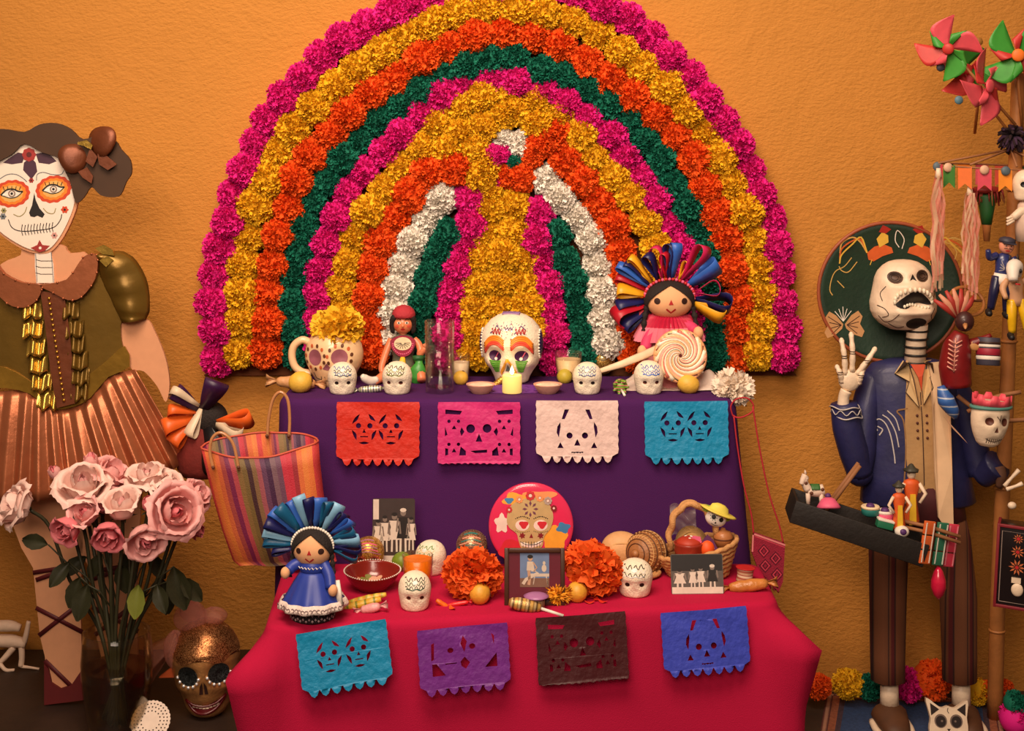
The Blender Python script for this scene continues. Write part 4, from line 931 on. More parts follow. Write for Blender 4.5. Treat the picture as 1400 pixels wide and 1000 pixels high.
for i in range(len(b.V)):
    v = b.V[i]; x, y = v.x/s, v.z/s; r_ = math.hypot(x, y); b.V[i] = Vector((x, y, up(r_)+.6))*s
b.build('painted_leaves', [pt('leaf_paint', (120, 120, 50)), pt('petal_paint', (206, 150, 120))], t)
# --- lime, juice, skulls
fruit('lime', 'green lime beside the glass of orange juice', 'fruit', 549, 780, ZK, 13, mat('lime_skin', (116, 138, 34), .45, var=.2, vs_=40, bump=.2), 1.05, R(70), None, 5)
tumbler('juice_glass', 'fluted glass of orange juice behind the sugar skull', 571, 805, ZK, 18.5, 21, 47, 41, mat('orange_juice', (244, 126, 16), .25, var=.05), True, 1.2, 3)
sugar_skull('sugar skull with green icing behind the juice glass', 589, 784, ZK, 42, 45, ((60, 130, 60), (230, 200, 150)), R(-25), 5)
sugar_skull('sugar skull in front of the juice glass', 567, 832, ZK, 45, 51, ((50, 50, 54), (60, 90, 70)), R(6), 6)
sugar_skull('sugar skull on the pink cloth below the carved gourd', 868, 813, ZK, 49, 49, ((40, 44, 40), (236, 226, 220)), R(-6), 7)
# --- orange crepe flowers
oc = mat('orange_crepe', (252, 96, 16), .75, var=.16, vs_=60, transl=.15)
fo = 'big orange crepe flowers on the pink cloth'
carnation('crepe_flower', 'big orange crepe flower left of the framed picture', 646, 785, 2.69, 39, oc, 51, 240, .05, .5, (.3, 0, 0), fo, (1.02, .8, .88))
carnation('crepe_flower', 'big orange crepe flower right of the framed picture', 811, 776, 2.70, 40, oc, 52, 240, .05, .5, (.3, .6, 0), fo, (1.04, .8, .86))
# --- tejocotes
tj = mat('tejocote_skin', (222, 160, 52), .45, var=.2, vs_=60, bump=.2, bs=200)
fruit('tejocote', 'round yellow fruit in front of the left orange flower', 'fruit', 656, 826, ZK, 15, tj, .98, R(100), gg, 6)
fruit('tejocote', 'round yellow fruit in front of the right orange flower', 'fruit', 789, 823, ZK, 14.5, tj, .98, R(15), gg, 7)
# --- candies
p = on(495, 832, ZK); s = dist(p)/F
cw = stripes('candy_yellow', [(0, (226, 170, 40)), (.5, (236, 200, 90)), (.7, (90, 120, 40)), (.9, (230, 180, 50))], 'X', 60, .3)
wrapped_candy('candy_bar', 'yellow wrapped candy stick beside the blue doll', 493, 832, ZK, 60, 5.5, R(-14), cw, 'wrapped candies', False)
wrapped_candy('candy_bar', 'yellow and green candy stick lying behind another one', 502, 824, ZK, 56, 5, R(-13), stripes('candy_green', [(0, (150, 160, 50)), (.4, (236, 206, 90)), (.8, (210, 150, 40))], 'X', 70, .3), 'wrapped candies', False)
wrapped_candy('wrapped_candy', 'pink wrapped candy in front of the yellow candy sticks', 508, 838, ZK, 26, 6.5, R(-12), mat('pink_wrap', (232, 160, 160), .35, var=.2, vs_=60, bump=.4), 'wrapped candies')
wrapped_candy('wrapped_candy', 'small orange candy beside the front sugar skull', 603, 829, ZK, 20, 3.6, R(32), mat('orange_wrap', (230, 110, 30), .35), 'wrapped candies', False)
wrapped_candy('wrapped_candy', 'small red candy below the left orange flower', 626, 829, ZK, 30, 3.2, R(-10), mat('red_wrap', (216, 40, 40), .35), 'wrapped candies')
wrapped_candy('wrapped_candy', 'brown wrapped candy at the right end of the pink cloth', 1024, 809, ZK, 52, 8.5, R(-7), mat('caramel_wrap', (196, 124, 60), .3, var=.3, vs_=40, bump=.4), 'wrapped candies')
p = on(1018, 795, ZK); s = dist(p)/F; t = thing('candy_roll', 'upright red and white candy roll beside the basket', 'candy', p, (0, R(4), 0))
b = MB(s); b.lathe([(11.5, 0), (12, 1), (10.6, 8), (11.6, 17), (12.6, 18.4), (10, 18), (4, 17.6)], 20); b.build('wrapped_body', stripes('roll_wrap', [(0, (150, 30, 30)), (.3, (216, 186, 150)), (.6, (160, 60, 40)), (.8, (224, 200, 170))], 'Z', 75, .35), t)
b = MB(s); b.lathe([(12.6, 17.8), (13.6, 19.2), (12, 19)], 24, fn=lambda a, z: 1+.05*math.sin(a*12)); b.build('crimped_edge', redp, t)
# petals on the cloth
for i, (x, y, c) in enumerate(((806, 826, 0), (815, 822, 0), (824, 825, 0), (812, 819, 0), (618, 834, 1))):
    p = on(x, y, ZK); s = dist(p)/F; b = MB(s); a0 = i*1.3
    b.grid(lambda u, v: ((u-.5)*14*math.cos(a0)-(v-.5)*8*math.sin(a0)*math.sin(math.pi*(u*.9+.05)), (u-.5)*14*math.sin(a0)+(v-.5)*8*math.cos(a0)*math.sin(math.pi*(u*.9+.05)), 1.2+3*(u-.5)**2*4+1.5*(v-.5)**2), 6, 4)
    tag(b.build('fallen_petal', (mat('red_petal', (220, 46, 24), .6), oc)[c], None, p, solid=.0005), ['leftmost loose red petal between the round yellow fruit and a sugar skull', 'loose red petal just below the right orange flower', 'rightmost loose red petal near the sugar skull', 'rearmost loose red petal touching the right orange flower'][i] if c == 0 else 'loose orange petal near the front sugar skull', 'petal', 'fallen petals' if c == 0 else None)
# --- round pink plate with a printed skull
p = on(726, 777, ZK); s = dist(p)/F
t = thing('round_tin', 'round pink tin lid printed with a flower-crowned skull', 'tin', p, (R(-2), 0, 0))
RR = 58; b = MB(s); b.M = Matrix.Translation((0, 0, RR)) @ Matrix.Rotation(R(90), 4, 'X')
b.lathe([(RR-3, -5), (RR-.5, -4.5), (RR, -3), (RR, 2), (RR-1, 4), (RR-4, 5), (RR-12, 6), (RR-30, 7.4), (.5, 8)], 64); b.build('lid', mat('pink_enamel', (222, 50, 92), .2, var=.1, vs_=8, coat=.6), t)
dome = lambda e: (lambda x, z: -8+.0010*(x*x+(z-RR)**2)-e)
b = MB(s); wob = lambda cx, cz, rx, rz, n, k, am, ph=0: [(cx+rx*(1+am*math.sin(k*a+ph))*math.cos(a), cz+rz*(1+am*math.sin(k*a+ph))*math.sin(a)) for a in [2*math.pi*i/n for i in range(n)]]
b.patch(wob(-20, 94, 18, 9, 24, 4, .2), dome(.3), 0); b.patch(wob(12, 99, 22, 7, 24, 3, .2), dome(.3), 1); b.patch(wob(32, 42, 17, 16, 30, 5, .15), dome(.3), 0); b.patch(wob(44, 56, 9, 7, 20, 4, .2), dome(.35), 2); b.patch(wob(-30, 93, 6, 4, 14, 3, .2), dome(.5), 2)
b.patch(wob(-24, 26, 20, 14, 24, 4, .12), dome(.3), 3); b.patch(wob(-40, 62, 9, 12, 24, 5, .22), dome(.4), 4); b.build('printed_colours', [pt('print_amber', (244, 166, 50), coat=.5), pt('print_peach', (244, 150, 90), coat=.5), pt('print_blue', (60, 130, 180), coat=.5), pt('print_red', (206, 36, 50), coat=.5), pt('print_white', (240, 214, 200), coat=.5)], t)
b = MB(s); b.M = Matrix.Translation((0, -.8, 7)); face = cat([(-33, 62, 0), (-27, 80, 0), (-4, 90, 0), (20, 86, 0), (30, 68, 0), (27, 50, 0), (18, 38, 0), (15, 24, 0), (2, 17, 0), (-12, 20, 0), (-17, 32, 0), (-20, 42, 0), (-30, 50, 0)], 4, True)
b.patch([(q.x, q.y) for q in face], dome(.55), 0, 5)
for cx in (-12, 13):
    b.patch(circ(cx, 53, 9.5, 7.5, 18), dome(.75), 1, 2); b.patch(wob(cx+2, 54, 6, 5, 16, 3, .2), dome(.9), 2, 2)
    for k in range(9): b.patch(circ(cx-9+k*2.3, 62+3*math.sin(math.pi*k/8), .8+.2*(k % 2), n=6), dome(.8), 3, 1); b.patch(circ(cx-9+k*2.3, 45-1.6*math.sin(math.pi*k/8), .6, n=6), dome(.8), 3, 1)
    b.patch(wob(cx, 39, 3.6, 3.6, 20, 6, .3), dome(.8), 5, 2)
b.patch([(-2.4, 36), (2.8, 36), (.3, 42)], dome(.8), 5, 2)
for k in range(8):
    a = math.pi/4*k; b.patch([(-1+4*math.cos(a), 75+4*math.sin(a)), (-1+8*math.cos(a-.22), 75+8*math.sin(a-.22)), (-1+11*math.cos(a), 75+11*math.sin(a)), (-1+8*math.cos(a+.22), 75+8*math.sin(a+.22))], dome(.8), 4, 1)
b.patch([(-15, 31), (-13, 25), (0, 22), (13, 26), (16, 33), (0, 27)], dome(.75), 1, 2)
for k in range(7): b.stroke([(-11+k*3.8, 31), (-11+k*3.8, 23)], .7, dome(.95), 3)
b.stroke([(-15, 31), (-8, 27.2), (0, 26.4), (8, 27.6), (16, 32)], .8, dome(.95), 3)
b.build('printed_skull', [pt('print_khaki', (196, 166, 112), coat=.5), MATS['paint_print_white'], MATS['paint_print_red'], black, pt('print_mauve', (110, 60, 80), coat=.5), pt('print_maroon', (130, 24, 30))], t)
b = MB(s); b.M = Matrix.Translation((0, -.8, 7))
for (x, z, r_, c) in ((-30, 74, 5, 1), (-16, 88, 6, 2), (-1, 93, 7.5, 1), (12, 90, 6, 2), (23, 86, 6.5, 3), (31, 76, 5, 0)):
    for k in range(8):
        a = math.pi/4*k; b.patch(circ(x+r_*.62*math.cos(a), z+r_*.62*math.sin(a), r_*.28, n=8), dome(1.1), c, 1)
    b.patch(circ(x, z, r_*.3, n=8), dome(1.3), 4, 1)
b.build('printed_flower_crown', [MATS['paint_print_maroon'], MATS['paint_print_red'], MATS['paint_print_peach'], pt('print_grey', (180, 160, 150)), MATS['paint_print_white']], t)
# --- framed picture
p = on(731, 828, ZK); s = dist(p)/F; t = thing('framed_picture', 'dark framed picture of a seated figure below the round tin', 'picture frame', p, (R(-8), 0, 0))
fw = mat('frame_wood', (70, 38, 22), .4, var=.25, vs_=30)
for nm, c_, sz in (('frame_side', (-38.5, 0, 38), (6, 6, 76)), ('frame_side', (38.5, 0, 38), (6, 6, 76)), ('frame_rail', (0, 0, 73), (71, 6, 6)), ('frame_rail', (0, 0, 4), (71, 6, 8))):
    b = MB(s); b.rbox(c_, sz, 1); b.build(nm, fw, t)
b = MB(s); b.box((0, 1.5, 38), (72, 2, 66)); b.build('mat_board', pt('burgundy', (96, 10, 34), rough=.5), t)
b = MB(s); f1 = lambda x, z: .3; f2 = lambda x, z: .1; f3 = lambda x, z: -.1
b.patch(rect(-20, 24, 20, 69), f1, 0, 1); b.patch(rect(-20, 24, 20, 36), f2, 4, 1)
b.patch(circ(-6, 62, 3.4, 3.6, 10), f2, 3, 1); b.patch(circ(-6, 64.6, 4, 2.6, 10), f3, 2, 1); b.patch([(-10, 58), (-2, 58), (0, 46), (-11, 46)], f2, 1, 1); b.stroke([(-4, 47), (5, 43), (-12, 34), (-16, 28)], 4.4, f3, 1); b.stroke([(-8, 46), (-7, 34), (-8, 27)], 4, f3, 3); b.stroke([(-2, 57), (3, 50), (-1, 45)], 1.8, f3, 3)
b.patch([(-6, 42), (20, 42), (20, 38), (-5, 38)], f2, 1, 1); b.stroke([(0, 38), (-2, 27)], 1.4, f2, 1); b.stroke([(16, 38), (18, 27)], 1.4, f2, 1); b.patch(circ(13, 49, 3.4, 5, 10), f2, 1, 1); b.patch(circ(13, 56, 2, 2.6, 8), f2, 1, 1)
b.build('printed_image', [pt('print_sky', (104, 124, 160)), pt('print_cream', (206, 186, 166)), black, pt('print_skin', (190, 146, 116)), pt('print_floor', (120, 84, 66))], t)
# things in front of the frame
p = on(733, 829, ZK); s = dist(p)/F; t = thing('lavender_dish', 'small lavender dish in front of the framed picture', 'dish', p+Vector((0, -.012, 0)))
b = MB(s); b.lathe([(9, 0), (10, 12), (13, 14), (17, 16), (17.4, 17), (12, 19), (6, 20.5), (.5, 21)], 28); b.build('lid', pt('lavender', (170, 110, 160), rough=.4), t)
b = MB(s); b.lathe([(10.2, 1), (11.6, 1.6), (11.8, 12), (10.6, 12.8)], 24); b.build('dish_body', stripes('dish_band', [(0, (60, 40, 40)), (.4, (190, 150, 110)), (.6, (40, 30, 40)), (.9, (200, 160, 120))], 'X', 200, .5), t)
wrapped_candy('wrapped_lollipop', 'gold striped wrapped lollipop lying before the framed picture', 716, 836, ZK, 44, 9, R(10), stripes('gold_stripe_wrap', [(0, (150, 100, 40)), (.3, (226, 196, 140)), (.5, (70, 40, 24)), (.75, (220, 170, 90))], 'X', 70, .3, metal=.3), None, False)
t = bpy.context.scene.objects[-1] if False else [o for o in COL.objects if o.name.startswith('wrapped_lollipop')][-1]; s = dist(t.location)/F
b = MB(s); b.tube([(22, -1, 8), (54, -6, 5)], 2.2, 8); b.build('stick', white, t)
carnation('crepe_flower', 'small yellow flower beside the wrapped lollipop', 762, 813, 2.655, 17, mat('marigold', (240, 150, 20), .7, var=.2, vs_=60), 61, 90, .2, .5, (.6, 0, 0), None, (1.1, .8, .75))
# --- carved gourds
p = on(884, 783, ZK); s = dist(p)/F; t = thing('carved_gourd', 'brown carved round gourd with spiral rings', 'gourd', p)
b = MB(s); ax = Matrix.Translation((0, 0, 28)) @ Matrix.Rotation(R(62), 4, 'Y') @ Matrix.Rotation(R(50), 4, 'X'); ax = Matrix.Translation((0, 0, 28)) @ (Vector((-.62, -.75, .12)).to_track_quat('Z', 'Y').to_matrix().to_4x4()); b.M = ax
gp = mat('gourd_brown', (160, 104, 58), .5, var=.2, vs_=50, bump=.4, bs=150); gd = pt('gourd_dark', (84, 46, 24)); gl = pt('gourd_light', (206, 158, 100))
b.ell((0, 0, 0), (28, 28, 28), 40, 26); b.lathe([(7, 26.5), (5, 29.5), (3.6, 31.5), (.5, 32.4)], 14); b.build('gourd_shell', gp, t)
b = MB(s); b.M = ax
for z, c in ((25, 0), (21, 0), (16.5, 1), (12, 0), (4, 0), (-4, 1), (-10, 0), (-16, 0)):
    r_ = math.sqrt(28.3**2-z*z); b.tube([(r_*math.cos(a), r_*math.sin(a), z) for a in [2*math.pi*k/40 for k in range(41)]], .75, 5, c, caps=False)
for k in range(30):
    a = 2*math.pi*k/30
    for z0, z1 in ((20.5, 12.5), (3.5, -3.5)):
        b.tube([(math.sqrt(28.2**2-z*z)*math.cos(a+(z-z0)*.015), math.sqrt(28.2**2-z*z)*math.sin(a+(z-z0)*.015), z) for z in (z0, (z0+z1)/2, z1)], .65, 4, 1)
    for z0 in (8,): b.ell((math.sqrt(28.2**2-z0*z0)*math.cos(a), math.sqrt(28.2**2-z0*z0)*math.sin(a), z0), (1.2, 1.2, 1.2), 5, 4, 1)
b.build('carved_rings', [gd, gl], t)
p = on(851, 779, ZK); s = dist(p)/F; t = thing('tan_gourd', 'pale tan gourd bowl lying behind the carved gourd', 'gourd', p)
b = MB(s); b.ell((0, 6, 26), (29, 18, 24), 28, 18, rot=(R(-10), R(8), 0)); b.build('gourd_shell', mat('gourd_tan', (214, 160, 106), .6, var=.15, vs_=40, bump=.3), t)
b = MB(s); b.tube([(x-2, -9+abs(x)*.18, 26+z*.8) for x, z in circ(0, 0, 18, 15, 26)+[(18, 0)]], 1.2, 6, caps=False); b.build('carved_line', MATS['paint_gourd_light'], t)
p = on(868, 790, ZK); s = dist(p)/F; t = thing('straw_tray', 'flat straw saucer under the carved gourd', 'saucer', p)
b = MB(s)
for k in range(5): b.tube([((8+k*6)*math.cos(a)+2, (8+k*6)*.8*math.sin(a)+6, 2+k*.9) for a in [2*math.pi*i/36 for i in range(37)]], 3.2, 6, caps=False)
b.build('coil', mat('straw', (206, 150, 92), .8, var=.2, vs_=120, bump=.6, bs=400), t)
# --- handled basket and what it holds
p = on(956, 787, ZK); s = dist(p)/F
t = thing('handled_basket', 'woven straw basket with an arched handle', 'basket', p, (0, R(-4), 0)); straw = MATS['straw']
rim = lambda a: 44+11*max(0, math.cos(a-.15))**2+2*math.sin(a)
for k in range(7):
    z = 3+k*6; b = MB(s); rr = 36+k*2.4
    b.tube([(rr*math.cos(a)*1.08, rr*.78*math.sin(a), z+(z/42)*(9*math.cos(a-.2))+.8*math.sin(a*22+k*3.14)) for a in [2*math.pi*i/88 for i in range(89)]], 3.5, 7, caps=False); b.build('straw_coil', straw, t)
b = MB(s); b.lathe([(36, 1), (37, 2), (2, 3)], 30, fn=lambda a, z: 1-.2*abs(math.sin(a))); b.build('basket_base', straw, t)
for dy in (-5, 4):
    b = MB(s); q = cat([(-38, dy, 38), (-36, dy-3, 64), (-26, dy-3, 88), (-8, dy, 99), (10, dy, 92), (22, dy, 74), (30, dy, 52), (32, dy, 38)], 7); b.tube([Vector(v)+Vector((math.sin(i*.9)*1.6, math.cos(i*.9)*2.2+dy*0, 0)) for i, v in enumerate(q)], 4, 8); b.build('handle_strand', straw, t)
base = p; dv = lambda x, y, z: base+Vector((x, y, z))*s
def inb(name, label, cat_, x, y, z, rot=(0, 0, 0)): return thing(name, label, cat_, dv(x, y, z), rot, 'things in the handled basket')
t = inb('clay_pot', 'small red clay pot with flower dots in the basket', 'pot', -16, -14, 24)
b = MB(s); b.lathe([(11, 0), (17, 6), (20, 14), (19, 22), (20.5, 25), (19, 25.4), (17.4, 20)], 26); b.build('pot', pt('pot_red', (150, 40, 20), coat=.4), t)
b = MB(s); b.lathe([(18.6, 23), (16, 28), (10, 32), (1, 34)], 22); b.build('filling', pt('pot_filling', (176, 52, 28)), t)
b = MB(s)
for k in range(9):
    a = k*2.4; r_ = 3+1.6*k**.9; b.ell((r_*math.cos(a), r_*math.sin(a), 33.4-.045*r_*r_), (2.8, 2.8, 1.4), 8, 5)
b.build('flower_dot', white, t)
t = inb('orange_ball', 'bright orange fruit inside the basket', 'fruit', 8, -18, 28)
b = MB(s); b.ell((0, 0, 13), (11, 11, 13), 18, 12); b.build('flesh', pt('tangerine', (236, 84, 20)), t)
b = MB(s); b.tube([(0, 0, 25.5), (0, 0, 27.5)], 1.2, 6); b.build('stem', brownp, t)
t = inb('straw_hat', 'small straw hat lying in the basket behind the clay pot', 'hat', -10, 8, 42, (R(70), 0, R(10)))
b = MB(s); b.lathe([(22, 0), (23, 1), (14, 2), (13, 10), (9, 14), (1, 15)], 28); b.build('hat_shell', mat('fine_straw', (196, 150, 90), .8, bump=.8, bs=700), t)
b = MB(s); b.lathe([(14.3, 2), (14, 5.5)], 24, cap0=False, cap1=False); b.build('hat_band', brownp, t)
t = inb('wooden_spool', 'brown wooden spinning top in the basket', 'toy', 32, -4, 38)
b = MB(s); b.lathe([(3, 0), (10, 4), (13, 12), (13, 18), (10, 23), (4, 25), (2.5, 28), (1, 28.5)], 22); b.build('wooden_body', pt('turned_wood', (176, 110, 60), coat=.3), t)
b = MB(s); b.lathe([(13.2, 13), (13.4, 14), (13.2, 15)], 22, cap0=False, cap1=False); b.build('turned_ring', brownp, t)
t = inb('plush_calavera', 'little skull figure in a yellow hat atop the basket', 'figurine', 14, -8, 62, (0, R(22), 0))
b = MB(s); b.ell((0, 0, 20), (15, 9, 12), 20, 12); b.build('skull_head', white, t)
b = MB(s); h2 = lambda x, z: -9*math.sqrt(max(0, 1-(x/15)**2-((z-20)/12)**2))-.4
b.patch(circ(-5, 22, 3.2, n=10), h2, 0, 2); b.patch(circ(6, 22, 3.2, n=10), h2, 0, 2); b.patch(tri(0, 16, 3, 3), h2, 0, 1); b.stroke([(-5, 12.5), (0, 11.5), (5, 12.5)], .8, h2, 0)
for k in range(8): b.patch(circ(-5+4.4*math.cos(k*.785), 22+4.4*math.sin(k*.785), .7, n=6), h2, 1, 1)
b.build('painted_face', [black, tealp], t)
b = MB(s); b.lathe([(26, 28), (27, 29.5), (24, 30.5), (14, 31), (12, 37), (6, 40), (1, 40.5)], 28, fn=lambda a, z: 1-.35*abs(math.sin(a))); b.build('yellow_hat', pt('hat_yellow', (226, 206, 84)), t)
b = MB(s); b.ell((-12, 4, 26), (10, 7, 6), 12, 8); b.ell((11, 5, 25), (10, 6, 6), 12, 8); b.build('green_hair', pt('lime_felt', (140, 176, 50)), t)
t = inb('paper_tag', 'pink and purple card skull tag in the basket', 'tag', -2, -22, 44, (R(-10), R(20), 0))
b = MB(s); b.prism([(-16, 2), (-4, 0), (0, 8), (-4, 14), (-14, 12)], -1, 0); b.build('pink_card', pinkp, t)
b = MB(s); b.prism([(2, 0), (22, -6), (24, 6), (14, 16), (4, 20), (0, 10)], -1, 0); b.build('purple_card', pt('card_purple', (90, 34, 84)), t)
b = MB(s); b.prism([(6, 3), (18, -1), (19, 6), (9, 13)], -1.6, -1.1); b.build('printed_skull', pt('card_white', (226, 200, 206)), t)
t = inb('clear_bag', 'crinkled clear wrapper behind the basket handle', 'wrapper', -26, 14, 46)
b = MB(s); b.grid(lambda u, v: (-12+u*36, 6+4*math.sin(u*9+v*7)+2*math.sin(v*17), v*44+4*math.sin(u*7)), 14, 14); b.build('film', sheer('clear_film', (240, 220, 200), .3, .2), t)
b = MB(s); b.tube([(6, 6, 2), (7, 7, -3)], 2, 6); b.build('knot', pt('card_white', (0, 0, 0)), t)

# =================================================================== the paper lady at the left
DC = 2.97; s = DC/F; CX, CY = 60, 975
p = P(CX, CY, DC); p.z = ZL
t = thing('cutout_skull_lady', 'flat cutout lady with a skull face and copper paper dress', 'cutout figure', p, (0, 0, R(2)))
Q = lambda pts: [(x-CX, CY-y) for x, y in pts]
sm = lambda pts, n=4: [(q.x, q.y) for q in cat([(x, z, 0) for x, z in Q(pts)], n, True)]
ln = lambda pts, n=4: [(q.x, q.y) for q in cat([(x, z, 0) for x, z in Q(pts)], n)]
olive = mat('olive_gold_foil', (122, 92, 34), .36, .55, var=.2, vs_=14, bump=.25, bs=30)
gold = mat('gold_foil_sheet', (206, 166, 76), .26, .85, var=.15, vs_=20, bump=.4, bs=40)
copper = mat('copper_foil', (178, 104, 68), .34, .6, var=.18, vs_=16, bump=.3, bs=36)
card = mat('tan_card', (212, 150, 110), .8, var=.05); hairc = mat('brown_card', (66, 40, 18), .7, var=.2, vs_=14); facec = mat('face_paper', (238, 222, 206), .7, var=.03)
b = MB(s); b.prism(sm([(34, 346), (30, 360), (4, 372), (-10, 400), (-8, 430), (130, 430), (122, 362), (96, 358), (84, 346)], 3), -5, 3); b.build('chest', card, t)
b = MB(s); b.prism(sm([(-24, 262), (-16, 300), (0, 328), (34, 352), (60, 358), (76, 352), (94, 326), (108, 288), (103, 262), (88, 226), (60, 208), (38, 204), (10, 214), (-18, 236)]), -8, 0); b.build('head_card', card, t)
b = MB(s); b.prism(sm([(-22, 262), (-14, 298), (1, 325), (35, 348), (59, 354), (74, 348), (91, 323), (104, 288), (99, 262), (84, 228), (60, 212), (38, 208), (10, 216), (-16, 238)]), -10, -8); b.build('face', facec, t)
fz = lambda e: (lambda x, z: -10-e)
b = MB(s)
for cx, cy, rt in ((20, 276, .06), (76, 270, .10)):                    # petalled eyes
    for r_, c, e in ((1, 0, .2), (.80, 1, .35), (.62, 2, .5)):
        b.patch([((cx-CX)+(24*r_*(1+.03*math.cos(14*a)))*math.cos(a), (CY-cy)+(18.5*r_*(1+.04*math.cos(14*a)))*math.sin(a)+rt*24*r_*math.cos(a)) for a in [2*math.pi*k/56 for k in range(56)]], fz(e), c, 1)
    eye = ln([(cx-15, cy+2), (cx-7, cy-5), (cx+2, cy-6), (cx+9, cy-3), (cx+15, cy-3)]); eye2 = ln([(cx+15, cy-3), (cx+7, cy+4), (cx-2, cy+6), (cx-9, cy+4), (cx-15, cy+2)])
    b.patch(eye+eye2, fz(.7), 3, 1); b.stroke(eye, 2., fz(1), 4); b.stroke(eye2, 1., fz(1), 4)
    for k in range(5): b.stroke(Q([(cx-10+k*5, cy-5), (cx-12+k*6, cy-10)]), .9, fz(1), 4)
    b.patch(circ(cx-CX, CY-cy, 5, n=14), fz(.9), 5, 1); b.patch(circ(cx-CX, CY-cy, 3.2, n=12), fz(1.05), 3, 1); b.patch(circ(cx-CX, CY-cy, 1.9, n=10), fz(1.2), 4, 1)
b.patch(Q([(50, 275), (52, 285), (57, 296), (64, 304), (61, 309), (54, 306), (50, 308), (45, 307), (43, 302), (47, 292)]), fz(.4), 4, 1)
b.stroke(ln([(15, 311), (20, 322), (32, 327), (55, 326), (76, 322), (85, 312), (87, 304)]), 1.1, fz(.4), 4)
for k in range(11): b.stroke(ln([(34+k*4.1, 318+(k % 2)-k*.3), (33+k*4.1, 326-k*.4), (34.6+k*4.1, 333-k*.5)]), 1, fz(.5), 4)
for cx, cy, c in ((45, 238, 6),): pass
b.patch(Q([(45, 226), (52, 234), (54, 246), (48, 254), (46, 256), (42, 252), (35, 244), (36, 234)]), fz(.3), 6, 1)
b.patch(Q([(38, 222), (28, 220), (16, 228), (8, 234), (20, 236), (34, 234)]), fz(.35), 6, 1); b.patch(Q([(52, 222), (62, 220), (72, 224), (80, 232), (70, 236), (56, 234)]), fz(.35), 6, 1)
b.patch([((43-CX)+(9*(1+.06*math.cos(8*a)))*math.cos(a), (CY-223)+(9*(1+.06*math.cos(8*a)))*math.sin(a)) for a in [2*math.pi*k/40 for k in range(40)]], fz(.6), 7, 1); b.patch(circ(43-CX, CY-223, 3.6, n=12), fz(.8), 8, 1)
b.patch(Q([(57, 339), (61, 346), (71, 347), (64, 354), (57, 356), (51, 353), (45, 350), (54, 346)]), fz(.4), 7, 1); b.patch(circ(58-CX, CY-350, 2, n=8), fz(.6), 3, 1)
for cx, cy, r_, c in ((91, 298, 4.6, 0), (9, 299, 3.4, 9), (8, 307, 4, 10), (77, 333, 4, 11), (46, 258, 3.2, 7)):
    b.patch([((cx-CX)+r_*(1+.16*math.cos(6*a))*math.cos(a), (CY-cy)+r_*(1+.16*math.cos(6*a))*math.sin(a)) for a in [2*math.pi*k/36 for k in range(36)]], fz(.4), c, 1); b.patch(circ(cx-CX, CY-cy, r_*.35, n=8), fz(.6), 4, 1)
for pts in ([(2, 257), (14, 250), (26, 250), (36, 256), (40, 260)], [(53, 258), (54, 250), (62, 247), (74, 250), (86, 250), (90, 244)]): b.stroke(ln(pts), 1, fz(.4), 10)
for pts in ([(22, 304), (30, 307), (37, 302), (40, 294)], [(62, 296), (68, 302), (76, 303), (79, 296)]): b.stroke(ln(pts), 1.1, fz(.4), 9)
b.build('painted_face', [pt('eye_red', (206, 66, 28)), pt('eye_orange', (238, 130, 30)), pt('eye_peach', (226, 172, 90)), white, black, pt('iris_grey', (140, 116, 100)), pt('petal_plum', (70, 38, 56)), pt('brick', (158, 44, 40)), pt('dark_brick', (90, 24, 24)), pt('khaki', (150, 140, 90)), pt('slate', (110, 116, 122)), pt('dusty_pink', (206, 150, 140))], t)
b = MB(s); b.prism(sm([(-40, 216), (-20, 194), (8, 188), (38, 192), (58, 182), (80, 180), (100, 188), (116, 202), (140, 196), (160, 204), (168, 216), (180, 230), (182, 248), (175, 260), (167, 278), (156, 281), (140, 278), (128, 267), (118, 281), (107, 288), (100, 262), (92, 244), (86, 228), (62, 220), (38, 208), (22, 222), (0, 234), (-24, 250), (-34, 240)], 3), -15, -9); b.build('hair', hairc, t)
b = MB(s)
for cx, cy, r_, rt in ((105, 227, 20, .3), (143, 204, 21, -.4)):
    b.M = Matrix.Translation((cx-CX, -18, CY-cy)) @ Matrix.Rotation(R(80), 4, 'X') @ Matrix.Rotation(rt, 4, 'Y')
    b.lathe([(.5, 5), (r_*.6, 4.2), (r_, 1), (r_*1.02, -2), (r_*.9, -6), (r_*.4, -7)], 26, fn=lambda a, z: 1+.06*math.sin(a*3))
b.M = Matrix.Identity(4); b.build('rolled_bow', mat('bronze_foil', (112, 58, 32), .45, .4, var=.25, vs_=30, bump=.3, bs=50), t)
for pts in ([(112, 246), (124, 240), (132, 252), (130, 262), (118, 254)], [(138, 222), (150, 224), (164, 236), (152, 244), (140, 236)], [(128, 214), (138, 226), (132, 240), (122, 232)]):
    b = MB(s); b.prism(Q(pts), -22, -20); b.build('bow_tail', MATS['bronze_foil'], t)
b = MB(s); b.prism(Q([(112, 206), (124, 203), (132, 210), (130, 216), (120, 211), (112, 209)]), -24, -22); b.build('gold_clip', gold, t)
b = MB(s); b.prism(Q([(50, 354), (71, 354), (75, 374), (76, 398), (52, 398), (50, 376)]), -7.5, -5); b.build('neck_bones', facec, t)
b = MB(s)
for k in range(3): b.stroke(Q([(51, 366+k*9), (58, 368+k*9), (74, 368+k*9)]), .9, lambda x, z: -7.7, 0)
b.stroke(Q([(51, 356), (52, 376), (53, 397)]), 1, lambda x, z: -7.7, 1); b.stroke(Q([(72, 356), (73.5, 376), (75, 397)]), 1, lambda x, z: -7.7, 1); b.build('neck_lines', [black, MATS['paint_slate']], t)
